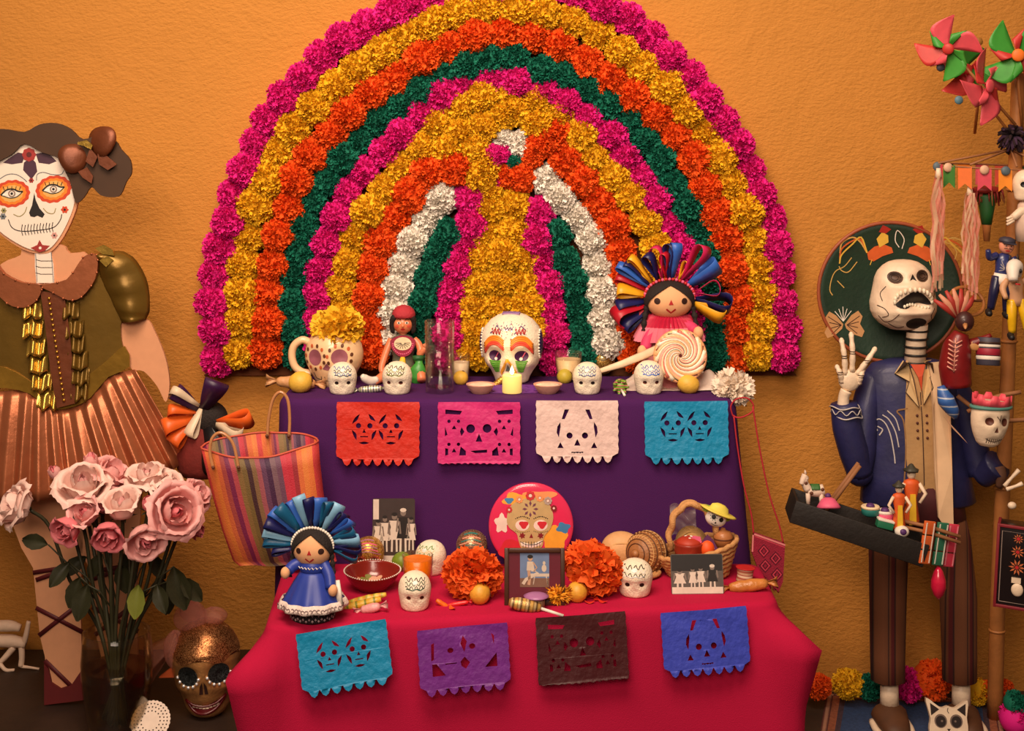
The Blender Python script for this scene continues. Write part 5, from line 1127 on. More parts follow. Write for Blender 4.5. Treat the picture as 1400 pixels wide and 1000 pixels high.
# arms
b = MB(s); b.prism(sm([(163, 450), (198, 448), (212, 468), (226, 504), (231, 538), (226, 562), (214, 540), (196, 520), (176, 512)]), -3, 3); b.build('arm', card, t)
b = MB(s); b.prism(sm([(-60, 450), (-20, 456), (4, 478), (11, 505), (10, 532), (-4, 548), (-20, 560), (-50, 545)]), -3, 3); b.build('arm', card, t)
# blouse with puffed sleeves
def puff(u, v, pts_a, pts_b, h):
    a = pts_a[round(u*(len(pts_a)-1))]; c = pts_b[round(u*(len(pts_b)-1))]
    return (a[0]*(1-v)+c[0]*v, -6-h*math.sin(math.pi*v)-1.5*math.sin(u*26)*math.sin(math.pi*v), a[1]*(1-v)+c[1]*v)
b = MB(s); b.prism(sm([(-46, 376), (-8, 372), (20, 404), (60, 400), (100, 398), (128, 364), (146, 358), (168, 380), (170, 440), (166, 456), (168, 482), (178, 512), (150, 524), (126, 552), (104, 564), (80, 568), (62, 560), (44, 546), (12, 536), (-8, 545), (-46, 520), (-50, 450)], 3), -9, -5); b.build('blouse', olive, t)
A = ln([(134, 362), (136, 390), (150, 420), (166, 452)], 6); B = ln([(140, 356), (176, 358), (200, 392), (205, 432), (200, 448)], 5)
b = MB(s); b.grid(lambda u, v: puff(u, v, A, B, 16), 18, 10); b.build('puffed_sleeve', olive, t, solid=.0012)
b = MB(s); A2 = [(-2*(CX-60)-x-10+0, z) for x, z in A]; A2 = [(-x-20, z) for x, z in A]; B2 = [(-x-20, z) for x, z in B]
b.grid(lambda u, v: puff(u, v, B2, A2, 16), 18, 10); b.build('puffed_sleeve', olive, t, solid=.0012)
b = MB(s); b.prism(Q([(134, 350), (146, 345), (158, 352), (160, 360), (144, 358)]), -20, -16); b.prism(Q([(141, 366), (152, 360), (160, 366), (150, 375)]), -24, -22); b.build('shoulder_bow', gold, t)
# gold waist panel, brightened in colour for the lit bottom of the blouse
b = MB(s); b.prism(sm([(-30, 512), (10, 512), (40, 528), (70, 545), (110, 532), (150, 502), (172, 484), (179, 512), (150, 526), (126, 554), (104, 566), (80, 570), (62, 562), (44, 548), (12, 540), (-30, 540)], 2), -11.5, -9); b.build('lit_waist_panel', mat('lit_gold_foil', (176, 134, 52), .3, .7, var=.3, vs_=18, bump=.4, bs=26), t)
# ruffles and button strip
for sx, pts in ((-1, [(48, 432), (50, 458), (54, 484), (57, 508), (62, 532), (68, 556)]), (1, [(100, 432), (106, 458), (108, 480), (112, 503), (114, 524), (112, 544)])):
    for i, (x, y) in enumerate(pts):
        b = MB(s); wd = 26 if sx < 0 else 22
        b.grid(lambda u, v: ((x-CX)+(u-.5)*wd, -12-9*v*(.4+.6*abs(math.sin(u*7+i)))-3*math.sin(u*11+i*2), (CY-y)+10-v*22-3*math.sin(u*9+i)), 10, 5); b.build('ruffle', gold if sx < 0 else olive, t, solid=.0008)
b = MB(s); b.prism(Q([(60, 408), (92, 412), (100, 470), (109, 560), (82, 567), (74, 520), (66, 450)]), -17, -15); b.build('button_strip', MATS['bronze_foil'], t)
for k in range(20):
    f = k/19; b = MB(s); b.ell((72+f*20-CX, -18, CY-(418+f*138)), (2.2, 1.8, 2.2), 8, 6); b.build('button', goldp, t)
for pts in ([(62, 400), (96, 392), (118, 362), (134, 358), (138, 366), (134, 392), (116, 416), (98, 420), (78, 410)], [(62, 400), (36, 396), (12, 384), (-2, 366), (-14, 372), (-6, 398), (16, 424), (38, 430), (56, 420)]):
    b = MB(s); b.prism(sm(pts, 3), -20, -10); b.build('collar_lobe', copper, t)
    b = MB(s)
    q = sm(pts, 3)
    for k in range(0, len(q), 2): b.ell((q[k][0], -20.4, q[k][1]), (1.7, 1.2, 1.7), 6, 4)
    b.build('collar_stitch', MATS['copper_foil'], t)
# pleated skirt
top = ln([(-46, 530), (-10, 545), (40, 545), (80, 568), (118, 558), (150, 526), (186, 516)], 8); bot = ln([(-90, 670), (-30, 690), (40, 690), (100, 682), (160, 674), (215, 662), (262, 640)], 8)
NP = 15
def skirt(u, v):
    k = u*(len(top)-1); i = min(int(k), len(top)-2); f = k-i
    a = (top[i][0]*(1-f)+top[i+1][0]*f, top[i][1]*(1-f)+top[i+1][1]*f); c = (bot[i][0]*(1-f)+bot[i+1][0]*f, bot[i][1]*(1-f)+bot[i+1][1]*f)
    tri_ = 2*abs((u*NP) % 1-.5)*(.8+.2*math.sin(u*40)); bulge = 26*math.sin(math.pi*u)**.7*(v**.7)
    return (a[0]*(1-v)+c[0]*v+3*math.sin(u*31)*v, -7-bulge-(3+11*v)*tri_, a[1]*(1-v)+c[1]*v)
b = MB(s); b.grid(skirt, 150, 10); b.build('pleated_skirt', copper, t, solid=.0012)
# legs, laces, shoe
for dx in (0, 76):
    D = lambda pts: [(x+dx, y) for x, y in pts]
    b = MB(s); b.prism(Q(D([(8, 650), (120, 650), (116, 700), (112, 780), (110, 840), (112, 920), (108, 966), (66, 972), (62, 910), (55, 880), (50, 830), (46, 788), (30, 760), (16, 722)])), -2, 4); b.build('leg', card, t)
    for pts in ([(46, 794), (112, 784)], [(50, 804), (74, 796), (108, 788)], [(50, 842), (80, 858), (113, 876)], [(54, 880), (82, 858), (113, 834)], [(62, 914), (84, 936), (106, 958)]):
        b = MB(s); b.stroke(Q(D(pts)), 6, lambda x, z: -3.2); b.build('lace', mat('wine_ribbon', (88, 18, 22), .6), t, solid=.001)
    b = MB(s); b.prism(Q(D([(62, 918), (68, 926), (72, 944), (84, 952), (98, 948), (113, 926), (115, 968), (62, 974)])), -6, 5); b.build('shoe', mat('wine_card', (96, 16, 18), .6), t)

# =================================================================== roses in a vase
vz = on(160, 1003, ZL); s = dist(vz)/F
t = thing('glass_vase', 'clear glass vase of roses on the dark platform', 'vase', vz)
vg = glass('vase_glass', (248, 244, 234), 0, 1.15, .06)
b = MB(s); b.lathe([(34, 0), (37, 2), (42, 30), (47, 70), (48.5, 100), (46.5, 128), (45, 140), (44, 140.6), (43.4, 139), (45.6, 126), (47.2, 100), (45.5, 70), (40.5, 30), (35, 8), (30, 6)], 40); b.build('vase_wall', vg, t)
b = MB(s); b.lathe([(30, 6.4), (34.6, 8.4), (40, 30), (45, 70), (46.4, 92)], 36); b.build('water', glass('vase_water', (232, 216, 184), .0, 1.2, .15), t)
rosem = [mat('rose_petal_pale', (255, 206, 194), .55, var=.12, vs_=40, transl=.06), mat('rose_petal_pink', (252, 176, 172), .55, var=.14, vs_=40, transl=.06), mat('rose_petal_deep', (242, 130, 138), .55, var=.15, vs_=40, transl=.06)]
stemm = mat('rose_stem', (44, 42, 18), .6, var=.2); leafm = mat('rose_leaf', (40, 40, 18), .5, var=.3, vs_=30)
def petal_mesh(nm, prof, phi, m, curl):
    b = MB()
    def f(u, v):
        x = 2*u-1; k = v*(len(prof)-1); i = min(int(k), len(prof)-2); q = k-i; q = q*q*(3-2*q)*.5+q*.5
        rr = prof[i][0]*(1-q)+prof[i+1][0]*q; z = prof[i][1]*(1-q)+prof[i+1][1]*q
        wv = math.sin(math.pi*min(1, .12+v*.75))**.6
        z -= .16*v*x*x*x*x; rr += curl*v*v*(abs(x)**2.5)*.5+.02*math.sin(x*9+v*5)*v
        a = phi*x*wv; return (rr*math.cos(a), rr*math.sin(a), z)
    b.grid(f, 9, 8); return b.mesh(nm, m)
PET = [[petal_mesh('petal', [(.08, 0), (.22, .30), (.24, .7), (.13, 1.0)], 1.5, m, 0), petal_mesh('petal', [(.10, 0), (.40, .22), (.46, .62), (.40, .95)], 1.05, m, .12), petal_mesh('petal', [(.10, -.02), (.56, .12), (.68, .52), (.76, .84), (.86, .86)], .86, m, .15), petal_mesh('petal', [(.10, -.04), (.62, .02), (.84, .34), (1.02, .58), (1.16, .50)], .72, m, .18)] for m in rosem]
def leaf_mesh():
    b = MB()
    b.grid(lambda u, v: ((2*u-1)*.27*math.sin(math.pi*min(1, v*.96+.02))**.8*(1+.05*math.sin(v*40)), v, .10*abs(2*u-1)-.22*v*v), 6, 10); return b.mesh('leaf', leafm)
LEAF = leaf_mesh(); LEAF2 = LEAF.copy(); LEAF2.materials.clear(); LEAF2.materials.append(mat('rose_leaf_light', (112, 118, 44), .5, var=.2))
def sepal_star(r_):
    b = MB()
    for k in range(5):
        a = k*1.2566; b.strip([(0, 0, -.1), (.3*math.cos(a-.3), .3*math.sin(a-.3), -.06), (.62*math.cos(a), .62*math.sin(a), -.02)], [(0, 0, -.1), (.3*math.cos(a+.3), .3*math.sin(a+.3), -.06), (.62*math.cos(a), .62*math.sin(a), -.02)])
    b.lathe([(.03, -.22), (.12, -.14), (.14, -.04)], 8); return b.mesh('calyx', stemm)
SEP = sepal_star(1)
ROSES = [ # px, py, radius, axis (x right, y toward us, z up), openness, colour, distance, leaves [(px, py, size, angle, light)], label
 (22, 692, 30, (-.75, .45, .35), 3, 0, 2.80, [], 'pale rose drooping at the far left of the bouquet'),
 (76, 649, 13, (-.3, .3, .9), 1, 1, 2.86, [], 'small closed rosebud highest at the left of the bouquet'),
 (114, 662, 33, (.1, .55, .85), 3, 0, 2.82, [], 'large open pale rose at the top left of the bouquet'),
 (124, 634, 15, (0, .1, 1), 1, 1, 2.87, [], 'pink rosebud peeking up behind the large open rose'),
 (152, 648, 26, (.5, .2, .8), 3, 1, 2.87, [], 'pink rose behind the large open one near the skirt'),
 (92, 724, 22, (-.4, .75, -.3), 2, 2, 2.77, [(66, 745, 40, 170, 0), (110, 790, 44, 250, 0)], 'nodding deep pink rose at the lower left of the bouquet'),
 (117, 702, 23, (-.2, .7, .55), 2, 1, 2.78, [(95, 770, 40, 230, 0)], 'pink rose between two pale ones left of centre'),
 (146, 688, 20, (.4, .4, .7), 2, 2, 2.85, [(118, 762, 40, 215, 0)], 'rose with a rosy rim tucked behind the central roses'),
 (147, 732, 23, (.1, .8, -.5), 2, 2, 2.76, [(120, 800, 50, 255, 0)], 'nodding pink rose at the bottom centre of the bouquet'),
 (167, 692, 27, (.05, .35, .9), 2, 0, 2.79, [(140, 758, 38, 240, 0), (165, 770, 44, 280, 0)], 'upright pale peach rose in the middle of the bouquet'),
 (202, 652, 28, (-.1, .25, .95), 3, 0, 2.85, [(176, 752, 42, 262, 0), (206, 758, 40, 300, 0)], 'large pale rose at the top right of the bouquet'),
 (228, 668, 25, (.5, .5, .7), 3, 0, 2.84, [], 'wide pale rose between the top right rose and the ruffled one'),
 (203, 692, 15, (.2, .4, .9), 1, 2, 2.80, [], 'small deep pink bud right of the central peach rose'),
 (240, 700, 34, (.55, .8, .25), 3, 1, 2.77, [(238, 775, 62, 285, 0), (248, 790, 44, 310, 0)], 'large ruffled pink rose at the right of the bouquet'),
 (270, 676, 20, (.8, .3, .5), 3, 1, 2.84, [], 'pink rose at the far right edge of the bouquet'),
 (266, 722, 17, (.6, .5, -.3), 1, 2, 2.83, [(222, 790, 56, 275, 0)], 'small rose below the large ruffled rose at the right'),
 (198, 738, 27, (.45, .85, -.45), 2, 1, 2.75, [(190, 800, 46, 265, 1), (215, 800, 40, 290, 0)], 'nodding open rose with a dark pink heart at the lower right')]
rnd = random.Random(12)
for (x, y, r_, ax, op, ci, d, lv, lab) in ROSES:
    base = P(x, y, d); sr = d/F; r_ *= 1.13; A = Vector((ax[0], -ax[1], ax[2])).normalized(); rad = r_*sr
    root = base-A*rad*.45
    t = thing('rose', lab, 'rose', root, (0, 0, 0), 'roses in the glass vase'); qm = A.to_track_quat('Z', 'Y')
    R0 = rad*(1.25 if op == 1 else 1.05 if op == 2 else .95)
    lay = [(0, 3, .9, .0), (1, 4, 1., .3), (2, 5, 1.0, .1)]
    if op == 1: lay = [(0, 3, 1.1, 0), (1, 4, 1.0, .3)]
    elif op == 3: lay = [(0, 3, .85, 0), (1, 4, .85, .3), (1, 4, 1.12, .9), (2, 5, 1.0, .2), (3, 6, .98, .7)]
    else: lay += [(1, 3, .72, .8)]
    ph = rnd.uniform(0, 6)
    for ty, n, k, off in lay:
        for i in range(n):
            e = qm @ Euler((rnd.uniform(-.08, .08), rnd.uniform(-.1, .06), ph+off+2*math.pi*i/n+rnd.uniform(-.15, .15))).to_quaternion()
            o = inst(PET[min(2, ci+(1 if ty == 0 and ci < 2 else 0))][ty], 'petal', t, (0, 0, 0), e.to_euler(), R0*k*rnd.uniform(.93, 1.06))
    inst(SEP, 'calyx', t, (0, 0, 0), qm.to_euler(), R0*1.05)
    mouth = vz+Vector((((x-160)*.22)*s, rnd.uniform(-18, 18)*s, 140*s)); foot = vz+Vector((-(x-160)*.15*s+rnd.uniform(-8, 8)*s, rnd.uniform(-14, 14)*s, 14*s))
    b = MB(1); b.tube(cat([Vector((0, 0, 0))-A*rad*.1, -A*rad*.6+(mouth-root)*.12, (mouth-root)*.6+Vector((0, 0, -.0)), mouth-root, (mouth-root)*.5+(foot-root)*.5, foot-root], 5), .0036, 7); b.build('stem', stemm, t)
    for lx, ly, ls, la, lt_ in lv:
        q = P(lx, ly, d+.03)-root; a = R(la); dr = Vector((math.cos(a), rnd.uniform(-.5, .1), math.sin(a))).normalized()
        zq = Vector((0, -1, .35)); xq = dr.cross(zq).normalized(); zq = xq.cross(dr); mtx = Matrix((xq, dr, zq)).transposed()
        inst(LEAF2 if lt_ else LEAF, 'leaf', t, q, mtx.to_euler(), ls*sr)
        st = (mouth-root)*.75; b = MB(1); b.tube([st, st*.5+q*.5+Vector((0, 0, .01)), q], .0016, 5); b.build('leaf_stalk', stemm, t)
# =================================================================== glitter skull with tulle
p = on(285, 975, ZL); s = dist(p)/F
t = thing('glitter_skull', 'copper glitter skull with jewelled eyes and a pink tulle bow', 'skull', p, (0, R(-3), R(6)))
gs = Skull(94, 96, 128, [(-20, 66, 10.5, 11, 10), (21, 67, 10.5, 11, 10), (0, 47, 4, 7, 5), (-32, 44, 9, 6, -3), (32, 44, 9, 6, -3), (-36, 28, 11, 10, 7), (36, 28, 11, 10, 7), (0, 22, 22, 5, 3), (0, 8, 16, 6, -4)],
           prof=[(1, .02), (.99, .25), (.96, .45), (.9, .66), (.82, .84), (.72, .96), (.62, 1.), (.52, .97), (.44, .92), (.36, .88), (.28, .78), (.18, .70), (.1, .62), (.04, .52), (0, .38)])
b = MB(s); gs.grid(b, 72, 56); b.build('skull_body', mat('brushed_gold', (196, 140, 84), .38, .65, var=.3, vs_=40, bump=.3, bs=200), t)
cap = Skull(95.5, 97.5, 129, gs.dents, gs.prof); b = MB(s)
nu = 72; rows = []
for j in range(24):
    zf = 1-.34*(j/23); pw = gs.pw(zf*128); rows.append([b.v((47.8*pw*math.cos(2*math.pi*i/nu), 48.8*pw*math.sin(2*math.pi*i/nu), zf*129+(4*math.sin(i*.5) if j == 23 else 0))) for i in range(nu)])
for j in range(23):
    for i in range(nu): b.f((rows[j][i], rows[j+1][i], rows[j+1][(i+1) % nu], rows[j][(i+1) % nu]))
b.f(rows[0]); b.build('glitter_cap', glitter('copper_glitter', (112, 56, 28), (236, 170, 110), .85, 900), t)
gem = mat('rhinestone', (240, 240, 244), .08, .6)
for cx, cz in ((-20, 66), (21, 67)):
    b = MB(s); b.patch(circ(cx, cz, 13.5, 14, 24), gs.fy(.8), 0, 5); b.build('eye_socket', glitter('black_glitter', (8, 8, 10), (70, 76, 76), .5, 900), t)
    for k in range(7):
        a = math.pi+math.pi*(k+.5)/7; x = cx+15*math.cos(a); z = cz+15.5*math.sin(a); b = MB(s); b.ell((x, gs.front(x, z, 1), z), (2.3, 2.3, 2.3), 8, 6); b.build('rhinestone', gem, t)
b = MB(s); b.patch([(-6, 40), (-4.4, 52), (-1.2, 58), (-1, 40)], gs.fy(.8), 0, 2); b.patch([(6, 40), (4.4, 52), (1.2, 58), (1, 40)], gs.fy(.8), 0, 2); b.build('nose_slit', pt('umber', (50, 22, 14)), t)
b = MB(s); up = [(-26, 29), (-14, 23), (0, 21), (14, 24), (27, 32)]; lo = [(27, 32), (16, 18), (2, 12), (-14, 14), (-26, 29)]
U = [(q.x, q.y) for q in cat([(x, z, 0) for x, z in up], 5)]; Lw = [(q.x, q.y) for q in cat([(x, z, 0) for x, z in lo], 5)]
b.patch(U+Lw, gs.fy(1), 0, 3)
for k in range(8): b.patch(rect(-17+k*4.5, 17.5-.02*(k-4)**2+abs(k-3.5)*.8, -13.3+k*4.5, 22+abs(k-3.5)*.9), gs.fy(1.9), 1, 2)
b.tube([(x, gs.front(x, z, 1.4), z) for x, z in U], 1.7, 6, 0); b.tube([(x, gs.front(x, z, 1.4), z) for x, z in Lw], 2, 6, 0); b.build('mouth', [pt('garnet', (84, 12, 18), rough=.3), pt('teeth', (214, 190, 166))], t)
tul = sheer('pink_tulle', (214, 140, 124), .42)
def puffb(b, c, r, ph):
    b.grid(lambda u, v: (c[0]+r[0]*math.sin(math.pi*v)*math.cos(2*math.pi*u)*(1+.18*math.sin(6*math.pi*u+ph)), c[1]+r[1]*math.sin(math.pi*v)*math.sin(2*math.pi*u), c[2]+r[2]*math.cos(math.pi*v)*(1+.12*math.sin(8*math.pi*u+v*5))), 30, 12)
for c, r_ in (((-14, -4, 132), (22, 16, 22)), ((12, 0, 130), (20, 14, 13)), ((-38, -10, 92), (15, 14, 26)), ((-16, -2, 142), (14, 12, 14))):
    b = MB(s); puffb(b, c, r_, c[0]); b.build('tulle_puff', tul, t)
b = MB(s); b.grid(lambda u, v: (-40-44*v, 4+14*math.sin(u*8)+8*u, 112-66*u*(.35+.65*v)-16*v), 16, 10); b.build('tulle_veil', tul, t)
b = MB(s); b.prism([(-62, 58), (-36, 76), (-34, 56)], -12, -6); b.build('orange_tip', pt('rust_paper', (170, 72, 26)), t)
# =================================================================== lace doily, bone figurine
p = on(206, 1010, ZL); s = dist(p)/F
ol = [(26*(1+.04*abs(math.sin(a*15)))*math.cos(a), 26*(1+.04*abs(math.sin(a*15)))*math.sin(a)) for a in [2*math.pi*k/180 for k in range(180)]]
hl = [circ(rr*math.cos(a), rr*math.sin(a), 1.1, n=6) for rr, n in ((22.5, 30), (18, 24), (13, 16)) for a in [2*math.pi*k/n for k in range(n)]]
me = poly_mesh('lace_doily', [[(x*s, z*s) for x, z in lp] for lp in [ol]+hl], .0007, mat('lace_paper', (226, 206, 190), .8))
tag(inst(me, 'lace_doily', None, p+Vector((0, 0, 24*s)), (R(-35), 0, 0)), 'white lace paper doily standing beside the glitter skull', 'doily')
p = on(22, 914, ZL); s = dist(p)/F
t = thing('bone_figurine', 'small white papier mache skeleton figurine at the left edge', 'figurine', p); bone = mat('bone_paint', (222, 190, 164), .6, var=.12, vs_=60, bump=.2)
for nm, pts, r_ in (('finger_bone', [(-40, -4, 58), (-8, -6, 60), (8, -6, 57)], [8, 8, 5]), ('trunk', [(-42, 0, 38), (-6, -2, 38), (14, -2, 34)], [9, 9, 6]), ('arm', [(12, -3, 36), (16, -5, 50), (19, -5, 66)], [4, 3.6, 3]), ('leg', [(-2, -4, 30), (-12, -6, 18), (-20, -8, 10)], [4.4, 4, 3]), ('leg', [(8, -2, 32), (9, -3, 16), (8, -4, 4)], [4.4, 4, 4]), ('foot_bone', [(8, -4, 4), (22, -6, 3), (34, -7, 1.6)], [2.4, 1.8, 1.5]), ('foot_bone', [(-20, -8, 10), (-10, -12, 2), (2, -12, 2)], [3, 2.6, 2])):
    b = MB(s); b.tube(cat(pts, 5), r_, 10); b.build(nm, bone, t)
# =================================================================== ribbon doll behind the tote and the tote itself
d = 2.97; s = d/F; p = P(276, 652, d)
t = thing('ribbon_doll', 'dark red cloth doll with orange, purple and cream ribbons behind the striped tote', 'doll', p)
b = MB(s); b.lathe([(26, 0), (34, 10), (36, 30), (30, 52), (20, 70), (8, 78)], 24, fn=lambda a, z: 1-.3*abs(math.sin(a))); b.build('cloth_body', mat('oxblood_cloth', (110, 26, 18), .85, bump=.3), t)
b = MB(s); b.ell((10, 0, 80), (26, 18, 24), 20, 12); b.build('hair', hair_black, t)
for (x, z, ang, L_, W_, c, op, tw) in ((-8, 84, 200, 42, 24, 'orange', .3, .4), (-4, 92, 178, 38, 16, 'orange', .3, .6), (-10, 80, 232, 40, 22, 'orange', .25, .3), (-2, 96, 140, 40, 24, 'purple', .2, .4), (6, 96, 62, 44, 34, 'purple', .2, .3), (0, 100, 148, 44, 12, 'cream', .3, .5), (2, 96, 250, 40, 16, 'cream', .2, .4), (24, 78, 8, 50, 24, 'orange', .2, .6), (22, 74, -20, 40, 26, 'cream', .25, .5), (10, 70, -70, 60, 40, 'black', .2, .3)):
    ribbon(t, (x, -16, z), R(ang), L_, W_, SAT[c], op, tw, .2, sc=s)
d = 2.845; s = d/F; p = P(360, 772, d)
t = thing('striped_tote', 'striped woven tote bag with clear handles at the side of the altar', 'bag', p, (0, 0, 0))
sc_cols = [(196, 62, 58), (206, 104, 52), (204, 112, 48), (190, 92, 50), (150, 60, 56), (112, 24, 66), (168, 64, 72), (128, 96, 52), (112, 88, 46), (64, 34, 38), (124, 92, 60), (150, 76, 84), (92, 52, 82), (62, 24, 60), (116, 84, 94), (104, 66, 88), (190, 48, 66), (186, 40, 58), (150, 36, 46), (206, 100, 48), (214, 120, 52), (212, 112, 54), (190, 60, 60), (84, 96, 110)]
tm = [mat('tote_%d' % i, c, .6, var=.1, vs_=30, bump=.3, bs=400) for i, c in enumerate(sc_cols)]
lv = [((-85, 160), (75, 168), 30), ((-78, 130), (77, 140), 32), ((-68, 90), (82, 96), 30), ((-56, 48), (90, 50), 27), ((-42, 8), (98, 12), 20), ((-34, 0), (100, 4), 13)]
nf = 46; nb = 46
def ring(j):
    (x0, z0), (x1, z1), dp = lv[j]; out = []
    for i in range(nf+nb):
        u = i/nf if i < nf else 1-(i-nf)/nb; fr = -1 if i < nf else 1
        e = math.sin(math.pi*min(1, max(0, u)))**.35 if 0 < u < 1 else 0
        sag = (-13*math.sin(math.pi*u)**1.2 if fr < 0 else 10*math.sin(math.pi*u)**.6) if j == 0 else 0
        out.append((x0+(x1-x0)*u, fr*dp*e*.9+2.5*math.sin(u*17+j)*(1 if 0 < u < 1 else 0), z0+(z1-z0)*u+sag))
    return out
b = MB(s); I = [[b.v(q) for q in ring(j)] for j in range(len(lv))]; nT = nf+nb
for j in range(len(lv)-1):
    for i in range(nT):
        u = (i+.5)/nf if i < nf else 1-(i+.5-nf)/nb
        b.f((I[j][i], I[j+1][i], I[j+1][(i+1) % nT], I[j][(i+1) % nT]), min(22, int(u*23)) if i < nf else min(23, int(((u*23)*1.7+5) % 23)))
b.f(I[-1], 8); b.build('tote_body', tm, t, solid=.0018)
b = MB(s); rg = ring(0); b.tube([Vector(q)+Vector((0, 0, .5)) for q in rg]+[rg[0]], 1.5, 6, caps=False); b.build('bound_rim', mat('rim_binding', (196, 84, 62), .6), t)
hm = mat('amber_vinyl', (190, 130, 84), .25, var=.1, coat=.5)
for pts, y in (([(2, 168), (4, 196), (10, 222), (20, 232), (30, 222), (33, 196), (32, 168)], 20), ([(-62, 136), (-67, 160), (-64, 178), (-54, 186), (-42, 180), (-34, 166), (-28, 136)], -29)):
    b = MB(s); b.tube(cat([(x, y, z) for x, z in pts], 6), 2.2, 8); b.build('handle', hm, t)
    for x, z in (pts[0], pts[-1]):
        b = MB(s); b.ell((x, y-3, z+4), (2.4, 2, 2.4), 8, 6); b.build('rivet', brownp, t)

# =================================================================== the skeleton vendor at the right
DS = 3.09; s = DS/F; SX, SY = 1255, 1000
p = P(SX, SY, DS); p.z = .004
t = thing('skeleton_vendor', 'standing papier mache skeleton in a sombrero, blue jacket and striped trousers', 'skeleton figure', p)
Q = lambda pts: [(x-SX, SY-y) for x, y in pts]
sm = lambda pts, n=4: [(q.x, q.y) for q in cat([(x, z, 0) for x, z in Q(pts)], n, True)]
ln = lambda pts, n=4: [(q.x, q.y) for q in cat([(x, z, 0) for x, z in Q(pts)], n)]
G = lambda x, y, yy: (x-SX, yy, SY-y)
boneP = mat('vendor_bone', (236, 208, 180), .5, var=.15, vs_=40, bump=.2, bs=150, coat=.1); boneD = pt('bone_line', (60, 34, 24)); navy = mat('vendor_jacket', (36, 36, 82), .55, var=.3, vs_=25, bump=.25, bs=60, coat=.1)
# sombrero: shallow dish facing us
HCX, HCY, HR, HZ = 1222, 407, 99, 96
hatg = mat('sombrero_green', (22, 48, 32), .6, var=.3, vs_=20, bump=.2)
def brim(x, z, e=0):                                # y of the dish at local x, z
    u = (x-(HCX-SX))/HR; v = (z-(SY-HCY))/HZ; return 34-16*(u*u+v*v)-e
b = MB(s); rows = []
for j in range(13):
    r_ = j/12; rows.append([b.v((HCX-SX+HR*r_*math.cos(a), brim(HCX-SX+HR*r_*math.cos(a), SY-HCY+HZ*r_*math.sin(a)), SY-HCY+HZ*r_*math.sin(a))) for a in [2*math.pi*k/56 for k in range(56)]])
for j in range(12):
    for k in range(56): b.f((rows[j][k], rows[j+1][k], rows[j+1][(k+1) % 56], rows[j][(k+1) % 56]))
b.build('sombrero_brim', hatg, t, solid=.004)
b = MB(s); b.tube([(HCX-SX+HR*math.cos(a), brim(HCX-SX+HR*math.cos(a), SY-HCY+HZ*math.sin(a)), SY-HCY+HZ*math.sin(a)) for a in [2*math.pi*k/60 for k in range(61)]], 2.6, 8, caps=False); b.build('brim_edge', pt('terracotta', (150, 72, 40)), t)
hb = lambda e: (lambda x, z: brim(x, z, 1.8+e)); b = MB(s)
for dx, fl in ((1210, 1), (1266, -1)):              # pair of painted roosters
    T_ = lambda pts: Q([(dx+fl*(x-1213)*1.22, 345+(y-345)*1.22) for x, y in pts])
    b.patch(T_([(1198, 352), (1206, 345), (1216, 342), (1226, 346), (1228, 352), (1216, 356), (1206, 362), (1200, 360)]), hb(.2), 0, 2); b.patch(T_([(1208, 336), (1214, 328), (1221, 332), (1222, 340), (1212, 346)]), hb(.4), 1, 2)
    b.patch(T_([(1210, 328), (1214, 320), (1219, 322), (1224, 325), (1218, 330)]), hb(.4), 2, 2)
    for k in range(3): b.stroke([(q.x, q.y) for q in cat([(x, z, 0) for x, z in T_([(1198, 352), (1190, 340-k*3), (1180, 334+k*4), (1168, 340+k*7), (1166, 352+k*6)])], 4)], 2.2, hb(.3+.1*k), (3, 0, 1)[k])
    b.stroke(T_([(1204, 360), (1202, 366)]), 1.2, hb(.3), 1)
b.stroke(ln([(1236, 346), (1230, 336), (1232, 322), (1242, 334), (1240, 348)]), 1.2, hb(.3), 4)
for pts in ([(1170, 360), (1160, 372), (1148, 378), (1142, 388), (1139, 404), (1143, 412)], [(1178, 366), (1166, 380), (1156, 378), (1152, 372)], [(1296, 338), (1306, 342), (1312, 352), (1310, 362)], [(1150, 392), (1160, 402)], [(1290, 330), (1296, 340)]): b.stroke(ln(pts), 1.3, hb(.3), 3)
for fl in (-1, 1):                                  # butterfly
    T_ = lambda pts: Q([(1159+fl*(x-1159), y) for x, y in pts])
    b.patch(T_([(1160, 452), (1170, 440), (1180, 434), (1186, 442), (1182, 452), (1188, 462), (1184, 470), (1172, 466), (1162, 458)]), hb(.2), 5, 2)
    for k in range(4): b.stroke(T_([(1163, 453), (1182-k*1.5, 441+k*8)]), .9, hb(.5), 6)
for k in range(5): b.stroke(Q([(1158, 448), (1146+k*6, 428+abs(k-2)*3)]), 1, hb(.4), 4)
b.build('painted_ornament', [pt('rooster_orange', (214, 96, 40)), pt('rooster_yellow', (230, 184, 70)), pt('rooster_red', (170, 40, 30)), pt('scroll_gold', (214, 170, 90)), white, pt('wing_tan', (190, 140, 92)), boneD], t)
# skull thrown back, mouth open
b = MB(s); kx, kz = 1231-SX, SY-453
vs2 = Skull(90, 84, 94, [(-18, 71, 9.5, 8, 8), (19, 73, 9.5, 8, 8), (4, 71, 3.4, 4.6, 4), (0, 60, 24, 5, -4), (9, 36, 17, 10, 15), (10, 12, 15, 9, 10), (-32, 40, 7, 14, 4), (38, 40, 6, 14, 4), (8, 26, 22, 4.5, -6)],
            prof=[(1, .03), (.99, .25), (.965, .44), (.91, .62), (.83, .77), (.73, .86), (.62, .9), (.5, .95), (.38, 1.), (.26, .98), (.16, .88), (.08, .72), (.03, .55), (0, .42)])
vs2.grid(b, 72, 56); ov = MB(s); ov.V = [v+Vector((kx, -14, kz))*s for v in b.V]; ov.Fc, ov.mi, ov.sm = b.Fc, b.mi, b.sm; ov.build('skull', boneP, t)
K = lambda x, z, e=.5: (x+kx, vs2.front(x, z, e)-14, z+kz)
